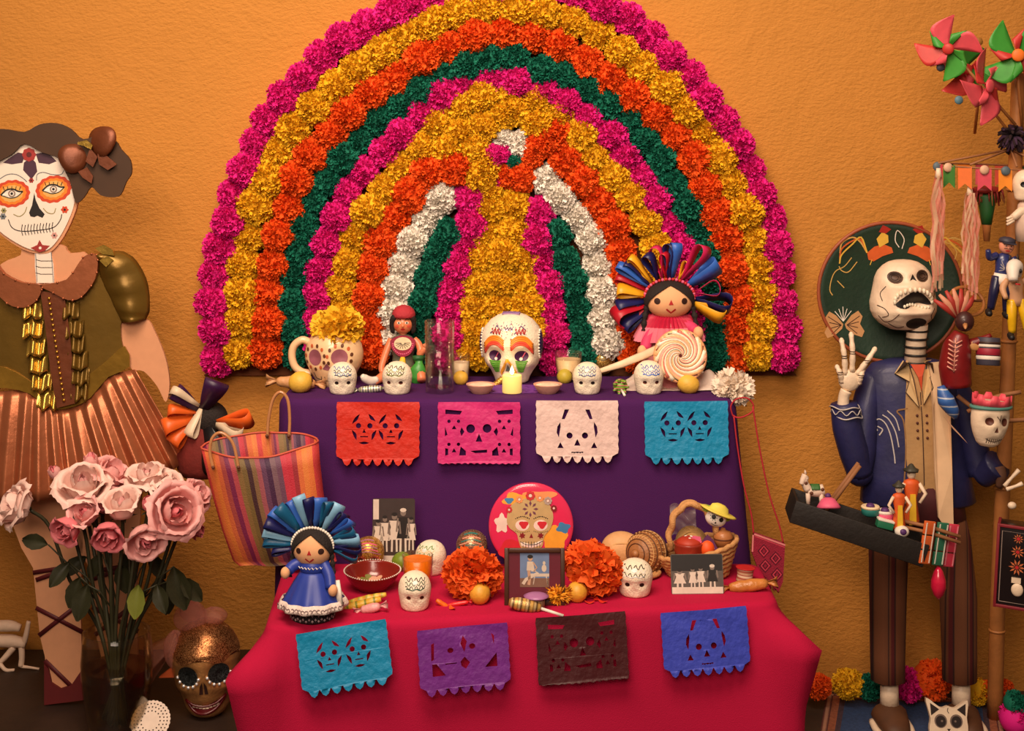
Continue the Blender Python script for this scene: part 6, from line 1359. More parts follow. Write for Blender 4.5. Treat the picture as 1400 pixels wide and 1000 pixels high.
def kpatch(b, poly, e, mi, rings=3): b.patch([(x+kx, z+kz) for x, z in poly], lambda x, z: vs2.front(x-kx, z-kz, e)-14, mi, rings)
b = MB(s)
for cx, cz in ((-18, 72), (19, 74)):
    kpatch(b, circ(cx, cz, 9.5, 8, 18), .5, 0, 4)
    for k in range(2): b.tube([K(cx+(7-k*2.5)*math.cos(a), cz+(6-k*2.2)*math.sin(a), .9) for a in [i*.45 for i in range(14)]], .45, 4, 1)
kpatch(b, [(-1, 68), (4, 77), (9, 68), (4, 70)], .6, 1, 2); b.build('eye_nose_hollow', [pt('hollow', (84, 60, 46)), black], t)
b = MB(s); kpatch(b, [(q.x, q.y) for q in cat([(-20, 36, 0), (-10, 46, 0), (6, 55, 0), (18, 50, 0), (30, 38, 0), (24, 36, 0), (10, 38, 0), (-6, 31, 0)], 4, True)], .8, 0, 5); kpatch(b, circ(11, 10, 15, 8, 18), .7, 0, 4); b.build('open_mouth', black, t)
b = MB(s)
for k in range(13):
    f = k/12; a = math.pi*(1.0-f); x = 5+26*math.cos(a); z = 40+17*math.sin(a); b.ell(K(x, z, 1.5), (2.5, 2.4, 3.6), 8, 6)
for k in range(9): b.ell(K(-8+k*4.2, 34+2.2*math.sin(k*.7), 1), (2.2, 2, 2.4), 8, 6)
b.build('teeth', pt('vendor_teeth', (244, 226, 200)), t)
for pts in ([(-38, 20), (-30, 12), (-22, 16), (-16, 24)], [(-30, 60), (-36, 50), (-34, 40)], [(-26, 10), (-14, 4), (-6, 6)], [(34, 60), (38, 50), (32, 44), (28, 52)], [(-40, 34), (-32, 30), (-28, 22), (-34, 18)], [(36, 30), (30, 22), (34, 14)]):
    b = MB(s); q = cat([(x, z, 0) for x, z in pts], 4); b.tube([K(v.x, v.y, .5) for v in q], .55, 4); b.build('crack_line', boneD, t)
b = MB(s); b.tube([G(1250, 446, -16), G(1249, 470, -12), G(1248, 512, -8)], [14, 13.5, 15], 16); b.build('neck', boneP, t)
for k in range(5):
    b = MB(s); y = 456+k*11; b.tube([(1249.5-SX-k*.3+14.6*math.cos(a), -13+k*.9+14.6*math.sin(a), SY-y) for a in [2*math.pi*i/24 for i in range(25)]], 1.7, 6, caps=False); b.build('neck_ring', black, t)
# torso: jacket as a loft
def loft(b, secs, n=28, mi=0, cap=True):
    rows = [[b.v((cx-SX+rx*math.cos(2*math.pi*k/n), cy_+ry*math.sin(2*math.pi*k/n), SY-y)) for k in range(n)] for y, cx, rx, cy_, ry in secs]
    for j in range(len(rows)-1):
        for k in range(n): b.f((rows[j+1][k], rows[j+1][(k+1) % n], rows[j][(k+1) % n], rows[j][k]), mi)
    if cap: b.f(rows[0], mi); b.f(rows[-1][::-1], mi)
JK = [(496, 1246, 30, 0, 16), (502, 1246, 54, 0, 22), (516, 1246, 66, 0, 28), (550, 1247, 68, 0, 33), (600, 1248, 69, 0, 35), (650, 1252, 74, 0, 38), (690, 1255, 79, 0, 40), (694, 1255, 74, 0, 37)]
def jy(x, z, e=0):
    y = SY-z; q = JK
    for i in range(len(q)-1):
        if q[i][0] <= y <= q[i+1][0] or i == len(q)-2:
            f = min(1, max(0, (y-q[i][0])/(q[i+1][0]-q[i][0]))); cx, rx, ry = (q[i][k]*(1-f)+q[i+1][k]*f for k in (1, 2, 4)); break
    u = (x-(cx-SX))/rx; return -ry*math.sqrt(max(.02, 1-u*u))-e
b = MB(s); loft(b, JK, 36); b.build('jacket', navy, t)
J = lambda e: (lambda x, z: jy(x, z, e))
b = MB(s)
for j in range(12):                                     # dense strips so the shirt follows the chest
    y0, y1 = 496+j*14.5, 496+(j+1)*14.5; xl = lambda y: 1234-6*math.sin((y-496)/175*3.1); xr = lambda y: 1276
    n = 6; a = [b.v((xl(y0)+(xr(y0)-xl(y0))*k/n-SX, jy(xl(y0)+(xr(y0)-xl(y0))*k/n-SX, SY-y0, 1.2), SY-y0)) for k in range(n+1)]; c = [b.v((xl(y1)+(xr(y1)-xl(y1))*k/n-SX, jy(xl(y1)+(xr(y1)-xl(y1))*k/n-SX, SY-y1, 1.2), SY-y1)) for k in range(n+1)]
    for k in range(n): b.f((c[k], c[k+1], a[k+1], a[k]))
b.build('shirt_front', mat('cream_shirt', (176, 136, 88), .7, var=.15, vs_=30, bump=.2), t)
for pts in ([(1230, 496), (1216, 512), (1234, 522), (1229, 536), (1246, 556), (1240, 520), (1236, 500)], [(1256, 500), (1262, 496), (1268, 512), (1262, 516), (1266, 530), (1252, 552), (1250, 530)]):
    b = MB(s); b.prism(Q(pts), -4.4, -2, fy=lambda x, z: jy(x, z, .5)); b.build('lapel', mat('lapel_cream', (206, 172, 122), .7), t)
    b = MB(s); q = Q(pts+[pts[0]]); b.stroke(q, 1.3, J(5.2), 0); b.build('lapel_outline', boneD, t)
b = MB(s); b.prism(Q([(1238, 500), (1258, 500), (1252, 514), (1250, 534), (1246, 516)]), -5.5, -3, fy=lambda x, z: jy(x, z, .5)); b.build('necktie', pt('tie_orange', (196, 72, 36)), t)
b = MB(s); b.stroke(Q([(1249, 536), (1251, 580), (1252, 640), (1252, 660)]), 1.3, J(2), 0); b.build('shirt_seam', boneD, t)
for k in range(4):
    for x in (1244, 1257):
        b = MB(s); q = Q([(x+k*.2, 567+k*10)])[0]; b.ell((q[0], jy(q[0], q[1], 2), q[1]), (1.9, 1.4, 1.9), 8, 6); b.build('shirt_button', pt('button_brown', (80, 34, 26)), t)
b = MB(s)
for pts in ([(1194, 590), (1190, 580), (1196, 574), (1204, 580), (1210, 596), (1214, 620), (1215, 632)], [(1200, 568), (1208, 574), (1216, 590), (1220, 610)], [(1206, 562), (1216, 572), (1221, 588)], [(1196, 596), (1200, 588), (1194, 584)]): b.stroke(ln(pts), 1.5, J(1), 0)
b.stroke(ln([(1232, 558), (1218, 562), (1226, 574), (1229, 610), (1226, 660)]), 2, J(1.2), 1); b.build('jacket_embroidery', [pt('silver_thread', (190, 180, 176)), pt('tan_thread', (140, 100, 60))], t)
b = MB(s); loft(b, [(664, 1256, 56, -2, 38), (690, 1256, 60, -2, 41), (712, 1258, 62, -2, 38), (724, 1258, 56, 0, 30)], 30); b.build('waist', mat('wine_sash', (70, 16, 20), .7, var=.2), t)
# hanging cream sash
b = MB(s); b.prism(Q([(1262, 498), (1283, 496), (1286, 560), (1287, 640), (1288, 712), (1276, 712), (1268, 700), (1264, 640), (1263, 560)]), -12, -7, fy=lambda x, z: jy(0, max(z, SY-690), 0)); b.build('sash', mat('sash_cream', (222, 184, 144), .75, var=.12, vs_=25), t)
# arms
b = MB(s); b.tube(cat([G(1196, 518, 2), G(1184, 560, -4), G(1174, 620, -14), G(1170, 648, -20)], 5), [17, 20, 20, 16], 16); b.tube(cat([G(1171, 650, -20), G(1162, 620, -24), G(1152, 585, -27), G(1147, 552, -29)], 5), [17, 20, 20, 18], 16); b.ell(G(1170, 648, -20), (18, 17, 18), 16, 10); b.build('raised_sleeve', navy, t)
b = MB(s)
for y in (556, 569): b.tube([(1148+(y-556)*.3-SX+19.6*math.cos(a), -29+19.6*math.sin(a), SY-y+1.5*math.sin(4*a)) for a in [2*math.pi*k/40 for k in range(41)]], 1, 5, caps=False)
b.tube([(1150-SX+20*math.cos(a), -29+20*math.sin(a), SY-562+3*math.sin(8*a)) for a in [2*math.pi*k/64 for k in range(65)]], .8, 5, caps=False); b.build('cuff_braid', MATS['paint_silver_thread'], t)
b = MB(s); b.tube(cat([G(1146, 556, -29), G(1147, 542, -30), G(1150, 534, -31)], 4), [8, 7.5, 8], 10)
b.ell(G(1154, 520, -32), (15, 7, 15), 16, 10, rot=(0, R(10), 0)); b.build('bony_hand', boneP, t)
for pts in ([(1144, 522), (1140, 510), (1137, 502)], [(1148, 512), (1146, 488), (1143, 466)], [(1157, 508), (1157, 482), (1156, 458)], [(1164, 512), (1176, 494), (1188, 478)], [(1166, 524), (1168, 514), (1172, 506)]):
    b = MB(s); q = cat([G(x, y, -33-(4 if i == 1 else 0)) for i, (x, y) in enumerate(pts)], 5); b.tube(q, [4.2*(1-.25*i/len(q))*(1+.14*math.cos(i*1.9)) for i in range(len(q))], 8); b.ell(q[-1], (3.2, 3.2, 3.4), 8, 6); b.build('finger', boneP, t)
    b = MB(s); a = q[len(q)//2]
    for dz in (-1.5, 1.5): b.tube([(a.x+3.9*math.cos(k*.8), a.y+3.9*math.sin(k*.8), a.z+dz) for k in range(9)], .5, 4, caps=False)
    b.build('knuckle_line', boneD, t)
dk = mat('vendor_jacket_shade', (26, 22, 30), .6, var=.3)
b = MB(s); b.tube(cat([G(1300, 520, 2), G(1316, 560, -2), G(1328, 610, -8), G(1336, 652, -16)], 5), [17, 20, 20, 17], 16); b.tube(cat([G(1336, 652, -16), G(1346, 640, -28), G(1352, 632, -36)], 4), [18, 19, 20], 14); b.build('lowered_sleeve', navy, t)
b = MB(s); b.tube(cat([G(1352, 636, -38), G(1354, 648, -42), G(1352, 662, -40)], 4), [9, 8, 4], 10); b.build('sleeve_lining', mat('lining_brown', (110, 72, 52), .7), t)
# trousers and feet
trm = stripes('striped_trousers', [(0, (112, 64, 36)), (.22, (104, 58, 32)), (.27, (30, 10, 10)), (.33, (110, 62, 36)), (.42, (84, 16, 16)), (.54, (80, 14, 16)), (.60, (28, 10, 10)), (.66, (110, 62, 34))], 'X', 24, .85)
for cx, a in ((1213, -1), (1311, 1)):
    b = MB(s); loft(b, [(700, 1257+a*30, 30, 0, 30), (740, 1257+a*42, 27, 0, 27), (820, cx-a*1, 25, 0, 24), (900, cx, 23.5, -2, 22), (934, cx, 23, -3, 22), (936, cx, 19, -3, 18)], 26); b.build('trouser_leg', trm, t)
    b = MB(s); b.tube([G(cx+2, 934, -3), G(cx+2, 972, -4)], [12, 13], 14); b.build('ankle', boneP, t)
    b = MB(s); b.tube(cat([G(cx+1, 984, 14), G(cx+1, 980, -6), G(cx+1, 984, -30), G(cx+1, 988, -50), G(cx+1, 992, -64)], 5), [10, 16, 14, 11, 5], 16, flat=1.55); b.build('shoe', mat('shoe_brown', (84, 50, 28), .6, var=.3, vs_=30), t)
    b = MB(s); b.tube(cat([G(cx-22, 990, -6), G(cx-22, 992, -34), G(cx-14, 994, -62), G(cx, 995, -72), G(cx+16, 994, -62), G(cx+24, 992, -34), G(cx+24, 990, -6)], 5), 5, 8); b.build('toe_bones', boneP, t)

# =================================================================== vendor's tray with toys
DT = 2.93; s = DT/F
p = P(1165, 735, DT)
t = thing('vendor_tray', 'slanted black wooden tray of toys held in front of the skeleton', 'tray', p, (0, R(17.5), R(-6)))
trw = mat('tray_black', (26, 19, 15), .6, var=.3, vs_=30, bump=.2)
L_, W_, H_ = 184, 70, 31
for nm, c, sz in (('tray_side', (0, -W_/2, H_/2), (L_, 4, H_)), ('tray_side', (0, W_/2, H_/2), (L_, 4, H_)), ('tray_end', (-L_/2+2, 0, H_/2), (4, W_-4, H_)), ('tray_end', (L_/2-2, 0, H_/2), (4, W_-4, H_)), ('tray_floor', (0, 0, 8), (L_-6, W_-4, 4))):
    b = MB(s); b.rbox(c, sz, 1); b.build(nm, trw, t)
for y in (-8, 8):
    b = MB(s); b.tube([(-40, 30+y, 16), (-26, 30+y, 60), (-14, 36+y, 92)], 3, 8); b.build('support_stick', mat('stick_wood', (150, 98, 60), .7), t)
TG = 'toys in the black tray'
def toy(name, label, cat_, px, py, d, rot=(0, 0, 0)): return thing(name, label, cat_, P(px, py, d), rot, TG), d/F
t, s = toy('toy_horse', 'white spotted toy horse with a green saddle in the tray', 'toy', 1110, 690, 2.93)
hw = mat('horse_white', (222, 196, 176), .6, var=.1)
b = MB(s); b.tube(cat([(-6, 0, 18), (6, 0, 18), (16, 0, 20)], 4), [6, 8, 8], 12); b.tube(cat([(-5, 0, 20), (-10, 0, 30), (-9, 0, 38)], 4), [6, 5, 5], 10); b.tube(cat([(-9, 0, 40), (-13, -2, 33), (-15, -3, 28)], 4), [5, 4, 3], 10); b.build('horse_body', hw, t)
for x, y in ((-6, -4), (-4, 4), (12, -4), (14, 4)):
    b = MB(s); b.tube([(x, y, 16), (x, y, 0)], [3.4, 2.8], 8); b.build('leg', hw, t)
b = MB(s); b.grid(lambda u, v: (4+(u-.5)*12, 8.8*math.cos(math.pi*(v*.8+1.1)), 19+8.8*-math.sin(math.pi*(v*.8+1.1))*1.0), 4, 10); b.build('saddle', pt('saddle_green', (56, 104, 50)), t, solid=.001)
b = MB(s)
for sx in (-1, 1): b.lathe([(1.8, 0), (.2, 5)], 6, (-9, sx*2.4, 42))
b.build('ear', hw, t); b = MB(s)
for c in ((-2, -7.2, 17), (13, -7.6, 22), (-9, -4.6, 30)): b.ell(c, (2.6, 1.2, 2.6), 8, 5)
b.build('spot', brownp, t)
t, s = toy('toy_sombrero', 'small pink toy sombrero in the tray', 'toy', 1133, 696, 2.90, (R(-15), 0, 0))
b = MB(s); b.lathe([(15, 0), (16.5, 2), (14, 6), (9, 13), (5, 15), (1, 15.6)], 24); b.build('hat', pinkp, t)
b = MB(s); b.lathe([(4, 15), (4.6, 17), (3, 20), (.5, 21)], 12); b.build('crown', purplep, t)
for x, y, lab, c0, c1 in ((1190, 706, 'striped green and cream clay cup in the tray', tealp, MATS['paint_cream']), (1210, 712, 'pink and white clay cup in the tray', pinkp, white)):
    t, s = toy('toy_cup', lab, 'toy', x, y, 2.91)
    b = MB(s); b.lathe([(7, 0), (12, 3), (12.6, 10), (12, 11.5), (10.4, 10)], 20); b.build('cup', c0, t)
    b = MB(s); b.lathe([(12.4, 10.6), (12.8, 13), (11.4, 14.6), (8, 12)], 20); b.build('cup_rim', c1, t); b = MB(s); b.ell((0, 0, 14), (6, 6, 4), 12, 6); b.build('filling', purplep, t)
t, s = toy('toy_box', 'tiny green and white box in the tray', 'toy', 1208, 722, 2.89, (0, R(14), 0))
b = MB(s); b.rbox((0, 0, 5), (22, 14, 10), 1); b.build('box_body', pt('toy_green', (30, 110, 76)), t); b = MB(s); b.rbox((0, 0, 11), (22.6, 14.6, 3), .8); b.build('box_lid', white, t)
t, s = toy('toy_ball', 'small round toy with a white face at the tray end', 'toy', 1233, 735, 2.88)
b = MB(s); b.ell((0, 0, 8), (10, 9, 8), 16, 10); b.build('ball', white, t); b = MB(s); b.ell((0, -7, 9), (5, 3, 4.4), 12, 6); b.build('dark_spot', purplep, t)
for x, y, d, h, lab in ((1229, 724, 2.89, 62, 'small orange paper figure with arms akimbo in the tray'), (1246, 716, 2.96, 76, 'taller orange paper figure with a dark headdress in the tray')):
    t, s = toy('toy_figure', lab, 'toy', x, y, d); k = h/62
    b = MB(s); b.lathe([(9*k, 0), (9.5*k, 4), (6*k, 28*k), (10*k, 44*k), (8*k, 48*k), (3*k, 50*k)], 16, fn=lambda a, z: 1-.4*abs(math.sin(a))); b.build('robe', pt('robe_orange', (214, 88, 30)), t)
    b = MB(s); b.prism([(-4*k, 0), (4*k, 0), (3*k, 34*k), (-3*k, 34*k)], -7*k, -5.5*k); b.build('robe_panel', yellowp, t)
    b = MB(s); b.ell((0, 0, 55*k), (5*k, 4.6*k, 6*k), 12, 8); b.build('head', boneP, t)
    for sx in (-1, 1):
        b = MB(s); b.tube([(sx*8*k, -2, 45*k), (sx*15*k, -4, 34*k), (sx*8*k, -6, 24*k)], [2.4*k, 2.2*k, 1.8*k], 8); b.build('arm', boneP, t)
    b = MB(s); b.lathe([(8*k, 58*k), (8.6*k, 60*k), (5*k, 62*k), (2*k, 66*k), (.5, 67*k)], 14, fn=lambda a, z: 1+.12*math.sin(a*5)); b.build('headdress', pt('headdress', (60, 56, 44)), t)
# ladder toys hanging off the tray end
for i, (x, lab, c, dy) in enumerate(((1272, 'orange tumbling ladder toy hanging at the tray end', (214, 96, 40), 0), (1290, 'green tumbling ladder toy hanging between two others', (46, 112, 84), 6), (1304, 'pink tumbling ladder toy hanging rightmost at the tray end', (214, 60, 84), 10))):
    d = 2.87+.02*i; s = d/F; t = thing('ladder_toy', lab, 'toy', P(x, 712+i*2, d), (0, R(10), R(18)), 'ladder toys at the tray end'); m = pt('ladder_%d' % i, c)
    for z, h in ((-10, 18), (-30, 18), (-50, 18)):
        b = MB(s); b.rbox((0, 0, z), (17, 4, h), .8); b.build('block', m, t)
    for sx in (-6, 6):
        b = MB(s); b.box((sx, -2.4, -30), (1.6, .5, 54)); b.build('tape', white if i != 2 else pt('tape_pink', (236, 140, 150)), t)
p = P(1238, 716, 2.90); s = 2.9/F
t = thing('toy_rods', 'pair of pale wooden rods sticking out of the tray end', 'sticks', p)
for dz in (0, -8):
    b = MB(s); b.tube([(-6, 0, 4+dz), (30, -10, -2+dz), (70, -16, -14+dz)], 2.6, 8); b.build('rod', MATS['stick_wood'], t)
p = P(1283, 775, 2.89); t = thing('pink_whistle', 'glossy pink seed-shaped whistle hanging below the ladder toys', 'toy', p)
b = MB(s); b.lathe([(2, 0), (6, -6), (10, -18), (10.5, -28), (7, -38), (2, -44), (.5, -45)][::-1], 18); b.build('shell', mat('pink_gloss', (206, 30, 66), .2, var=.2, coat=.5), t); b = MB(s); b.tube([(0, 0, 0), (2, 0, 12)], .8, 5); b.build('string', redp, t)

# =================================================================== toy seller's pole and what hangs on it
b0 = on(1360, 984, ZF); s = 3.05/F
b0.z = .004
def PP(x, y, d=3.0): return P(x, y, d)
t = thing('toy_pole', 'leaning bamboo pole carrying pinwheels and figurines', 'pole', b0)
bam = mat('bamboo', (176, 112, 58), .5, var=.2, vs_=30, bump=.2)
pts = [b0, PP(1365, 800, 3.08), PP(1374, 600, 3.05), PP(1382, 400, 3.03), PP(1389, 200, 3.01), PP(1392, 100, 3.0)]
b = MB(1); q = cat(pts, 6); b.tube([v-b0 for v in q], [.0165-.003*i/len(q) for i in range(len(q))], 14); b.build('bamboo_cane', bam, t)
for k in (4, 10, 16, 22):
    b = MB(1); v = q[k]-b0; b.tube([v-Vector((0, 0, .003)), v, v+Vector((0, 0, .003))], [.0165, .0185, .0165], 14); b.build('cane_node', bam, t)
b = MB(1); v = PP(1384, 186, 3.0)-b0; rnd = random.Random(3)
for k in range(70):
    a = Vector((rnd.gauss(0, 1), rnd.gauss(0, 1), rnd.gauss(0, 1))).normalized(); b.tube([v+a*.008, v+a*.022, v+a*.032+Vector((0, 0, -.008))], [.004, .004, .002], 5, k % 2)
b.build('wool_wrap', [mat('purple_wool', (60, 34, 60), .9), mat('dark_wool', (36, 14, 20), .9)], t)
# hoop of sticks with flags
hc = PP(1360, 214, 3.0); t = thing('flag_hoop', 'hoop of sticks with little coloured paper flags on the pole', 'ornament', hc); s = 3.0/F
rim = [(78*math.cos(a)-2, 48*math.sin(a), -14-10*math.cos(a)*.3-8*math.sin(a)*-.3) for a in [2*math.pi*k/40 for k in range(41)]]
for k in range(8):
    a = 2*math.pi*k/8+.2; b = MB(s); b.tube([(22+0*k, 0, 10), (80*math.cos(a)-2, 48*math.sin(a), -12-3*math.cos(a))], 1.5, 6); b.build('spoke', MATS['stick_wood'], t)
b = MB(s); b.tube(rim, 1.3, 6, caps=False); b.build('rim_cord', MATS['stick_wood'], t)
fcols = [(206, 60, 70), (236, 140, 40), (60, 130, 50), (214, 70, 44), (216, 84, 100), (232, 130, 44), (44, 126, 60), (210, 60, 74), (236, 150, 50), (214, 70, 90), (60, 120, 50), (226, 110, 40), (206, 60, 80), (236, 140, 40)]
for k in range(18):
    a = 2*math.pi*(k+.5)/18; c = Vector((78*math.cos(a)-2, 48*math.sin(a), -14-3*math.cos(a)+2.4*math.sin(a))); tg = Vector((-math.sin(a), .68*math.cos(a), 0)).normalized()
    if k == 3 or k == 0: pass
    b = MB(s); w_ = 9
    o = [b.v(c+tg*x+Vector((0, 0, z))) for x, z in ((-w_, 1), (w_, 1), (w_, -30), (0, -22), (-w_, -30))]; b.f(o, 0, False); b.build('flag', pt('flag_%d' % (k % 14), fcols[k % 14]), t, solid=.0008)
    if k in (9, 10, 12, 13, 15):
        b = MB(s); n_ = Vector((math.cos(a), math.sin(a), 0)); b.ell(c+n_*2+Vector((0, 0, -2)), (6.5, 3, 6.5), 12, 6); b.build('paper_disc', pt('disc_%d' % (k % 2), ((214, 170, 140), (84, 100, 110))[k % 2]), t)
# pinwheels
def pinwheel(label, x, y, d, r_, cols, ph, tilt, stick=None):
    s = d/F; t = thing('pinwheel', label, 'pinwheel', P(x, y, d), tilt, 'paper pinwheels on the pole')
    for k in range(4):
        a = ph+math.pi/2*k; M_ = Matrix.Rotation(a, 4, Vector((0, -1, 0))); b = MB(s); b.M = M_
        b.grid(lambda u, v: (r_*(.05+.95*u)*(1 if True else 0), -7*math.sin(math.pi*u)*v-2*v, r_*.52*v*math.sin(math.pi*min(1, u*.93+.05))*(1.25-.2*u)), 10, 5); b.build('blade', cols[k % len(cols)][0], t, solid=.0006)
        b = MB(s); b.M = M_; b.grid(lambda u, v: (r_*.62*u*(1-.45*v)+r_*.10*v, -6-5*v*math.sin(math.pi*u), -r_*.44*u*(1-v)), 8, 5); b.build('folded_blade', cols[k % len(cols)][1], t, solid=.0006)
    b = MB(s); b.ell((0, -11, 0), (r_*.17, 3, r_*.17), 16, 8); b.build('hub', cols[0][2], t)
    if stick:
        v = PP(*stick)-P(x, y, d); b = MB(1); b.tube([Vector((0, .008, 0)), v], .0032, 7); b.build('stick', bam, t)
pk = pt('pin_pink', (226, 84, 96), rough=.5); gr = pt('pin_green', (60, 148, 50), rough=.5); rd = pt('pin_red', (196, 52, 46), rough=.5)
pinwheel('green and pink pinwheel at the far left of the pole top', 1297, 66, 2.96, 46, [(pk, gr, rd), (rd, gr, rd), (gr, pk, rd), (pk, gr, rd)], R(80), (R(8), 0, R(-20)), (1374, 176, 3.0))
pinwheel('lower pinwheel partly hidden behind the leftmost one', 1317, 96, 3.02, 44, [(gr, rd, rd), (pk, gr, rd), (rd, gr, rd), (gr, pk, rd)], R(40), (R(-5), 0, R(10)), (1376, 180, 3.0))
pinwheel('all pink pinwheel below the green and pink ones', 1344, 118, 2.93, 54, [(pk, pk, pk), (pk, rd, pk)], R(-98), (0, 0, R(38)), (1378, 182, 3.0))
pinwheel('large green and red pinwheel at the right edge of the picture', 1390, 76, 2.94, 52, [(gr, rd, orangep), (gr, rd, orangep), (rd, gr, orangep), (gr, gr, orangep)], R(110), (0, 0, R(-8)), (1392, 180, 3.0))
for x, y, lab in ((1286, 92, 'dark blue paper disc under the leftmost pinwheel'), (1311, 137, 'pale blue paper disc under the lower pinwheel'), (1338, 57, 'bronze paper disc beside the leftmost pinwheel')):
    s = 2.97/F; b = MB(s); b.M = Matrix.Rotation(R(90), 4, 'X'); b.lathe([(5.6, -1), (6, 0), (5.2, 1.4), (.5, 2)], 16); tag(b.build('paper_disc', pt('disc_'+lab.split()[0], {'dark': (50, 50, 62), 'pale': (84, 124, 140), 'bronze': (150, 100, 40)}[lab.split()[0]]), None, P(x, y, 2.97)), lab, 'paper disc')
# streamers
str_m = sheer('pink_cellophane', (232, 150, 130), .62, .35); str_w = sheer('pale_cellophane', (240, 206, 170), .6, .35)
for x, y0, y1, w_, lab, sd in ((1283, 240, 380, 7.5, 'pale pink shredded streamer hanging at the left of the hoop', 1), (1326, 264, 392, 10, 'wide pink shredded streamer hanging beside the capped figurine', 2)):
    d = 2.95; s = d/F; t = thing('streamer', lab, 'streamer', P(x, y0, d), (0, 0, 0), 'cellophane streamers'); rnd = random.Random(sd)
    for k in range(26):
        b = MB(s); xo = rnd.uniform(-w_, w_); yo = rnd.uniform(-7, 7); n = 10; H2 = (y1-y0)*rnd.uniform(.8, 1.15); ph = rnd.uniform(0, 6); c = [(xo*min(1, .35+i*.25)+2.2*math.sin(i*1.3+ph), yo+2*math.cos(i*1.7+ph), -H2*i/n) for i in range(n+1)]
        b.strip([(q[0]-1.3, q[1]+math.sin(i+ph), q[2]) for i, q in enumerate(c)], [(q[0]+1.3, q[1]-math.sin(i+ph), q[2]) for i, q in enumerate(c)]); b.build('strand', str_m if (k+sd) % 3 else str_w, t)
    b = MB(s); b.tube([(0, 0, 10), (0, 0, -3)], [3, 5], 8); b.build('knot', boneP, t)
# green cone rattle
p = PP(1349, 268, 2.99); s = 2.99/F; t = thing('paper_horn', 'green paper horn with a shaggy red top hanging from the hoop', 'toy', p)
b = MB(s); b.lathe([(4, -62), (6, -40), (6.6, -38)], 16); b.build('wooden_tip', bam, t); b = MB(s); b.lathe([(6.8, -39), (9, -24), (13, -2), (12, 2)], 20); b.build('horn', pt('horn_green', (24, 84, 34)), t)
b = MB(s); rnd = random.Random(8)
for k in range(80):
    a = rnd.uniform(0, 6.28); r_ = rnd.uniform(4, 24); b.tube([(r_*math.cos(a), r_*.7*math.sin(a), 6+rnd.uniform(-2, 4)), (r_*1.15*math.cos(a), r_*.8*math.sin(a), -6+rnd.uniform(-8, 3))], [1.6, .6], 4, k % 2)
b.ell((0, 0, 8), (22, 16, 6), 16, 8, 0); b.build('shaggy_top', [pt('shag_red', (140, 34, 30)), pt('shag_tan', (170, 110, 66))], t)
# little figures
def figure(name, label, px, py, d, H, coat_, trou, extra, tilt=0, group='figurines on the pole'):
    s = d/F; k = H/165; t = thing(name, label, 'figurine', P(px, py, d), (0, tilt, 0), group)
    for sx in (-1, 1):
        b = MB(s); b.tube(cat([(sx*9*k, 0, 78*k), (sx*13*k, -3, 48*k), (sx*16*k+3*k, 0, 12*k)], 5), [11*k, 10*k, 7.5*k], 12); b.build('leg', trou, t)
        b = MB(s); b.tube(cat([(sx*17*k, 0, 8*k), (sx*18*k, -8*k, 4*k), (sx*19*k, -18*k, 3*k)], 4), [7*k, 7*k, 5*k], 10); b.build('shoe', black, t)
        b = MB(s); b.tube(cat(extra['arm'][sx], 5) if 'arm' in extra else cat([(sx*16*k, 0, 120*k), (sx*28*k, -6*k, 104*k), (sx*26*k, -16*k, 84*k)], 5), [7.5*k, 7*k, 5*k], 10); b.build('arm', coat_, t)
    b = MB(s); b.lathe([(15*k, 66*k), (17*k, 78*k), (15*k, 92*k), (18*k, 112*k), (14*k, 124*k), (6*k, 128*k)], 20, fn=lambda a, z: 1-.25*abs(math.sin(a))); b.build('coat', coat_, t)
    return t, s, k
t, s, k = figure('capped_figurine', 'papier mache man in a blue jacket and grey cap on the pole', 1362, 432, 2.93, 112, mat('figure_blue', (38, 46, 100), .35, var=.2, coat=.4), mat('figure_navy', (26, 26, 62), .35, var=.2, coat=.4), {'arm': {-1: [(-11, 0, 82), (-22, -6, 78), (-27, -10, 88)], 1: [(11, 0, 82), (18, -5, 70), (16, -12, 58)]}}, R(8))
b = MB(s); b.lathe([(17*k, 64*k), (17.6*k, 74*k), (16*k, 86*k)], 20, fn=lambda a, z: 1-.2*abs(math.sin(a))); b.build('belly_shirt', white, t)
b = MB(s); b.ell((0, -2, 142*k), (15*k, 14*k, 16*k), 18, 12); b.ell((0, -16*k, 140*k), (3*k, 3*k, 3.4*k), 8, 6); b.build('head', pt('figure_skin', (226, 150, 120), coat=.3), t)
b = MB(s); b.lathe([(16*k, 0), (17*k, 3*k), (14*k, 9*k), (6*k, 12*k), (.5, 12.4*k)], 20, (0, -2, 149*k)); b.prism([(x, z) for x, z in rect(-12*k, 147*k, 12*k, 150*k)], -24*k, -12*k); b.build('flat_cap', pt('cap_grey', (56, 52, 66)), t)
b = MB(s); hh = lambda x, z: -2-14*k*math.sqrt(max(0, 1-(x/(15*k))**2-((z-142*k)/(16*k))**2))-.4
for sx in (-1, 1): b.patch(circ(sx*5*k, 143*k, 1.5*k, n=8), hh, 0, 1)
b.patch(circ(0, 133*k, 5*k, 1.8*k, 10), hh, 1, 2); b.stroke([(-8*k, 137*k), (0, 138*k), (8*k, 137*k)], 1.6*k, hh, 0); b.build('painted_face', [boneD, redp], t)
b = MB(s)
for sx in (-1, 1):
    for j in range(4): b.stroke([(sx*2*k, (98-j)*k), (sx*(10+j)*k, (112-j*7)*k)], 1.1*k, lambda x, z: -14.6*k-.8, 0)
b.build('jacket_stitching', MATS['paint_silver_thread'], t)
t, s, k = figure('horse_headed_figurine', 'horse-headed figurine in yellow trousers at the right edge', 1393, 462, 2.92, 110, pt('figure_tan', (200, 150, 110)), mat('figure_yellow', (232, 180, 20), .4, var=.15, coat=.3), {}, R(-4))
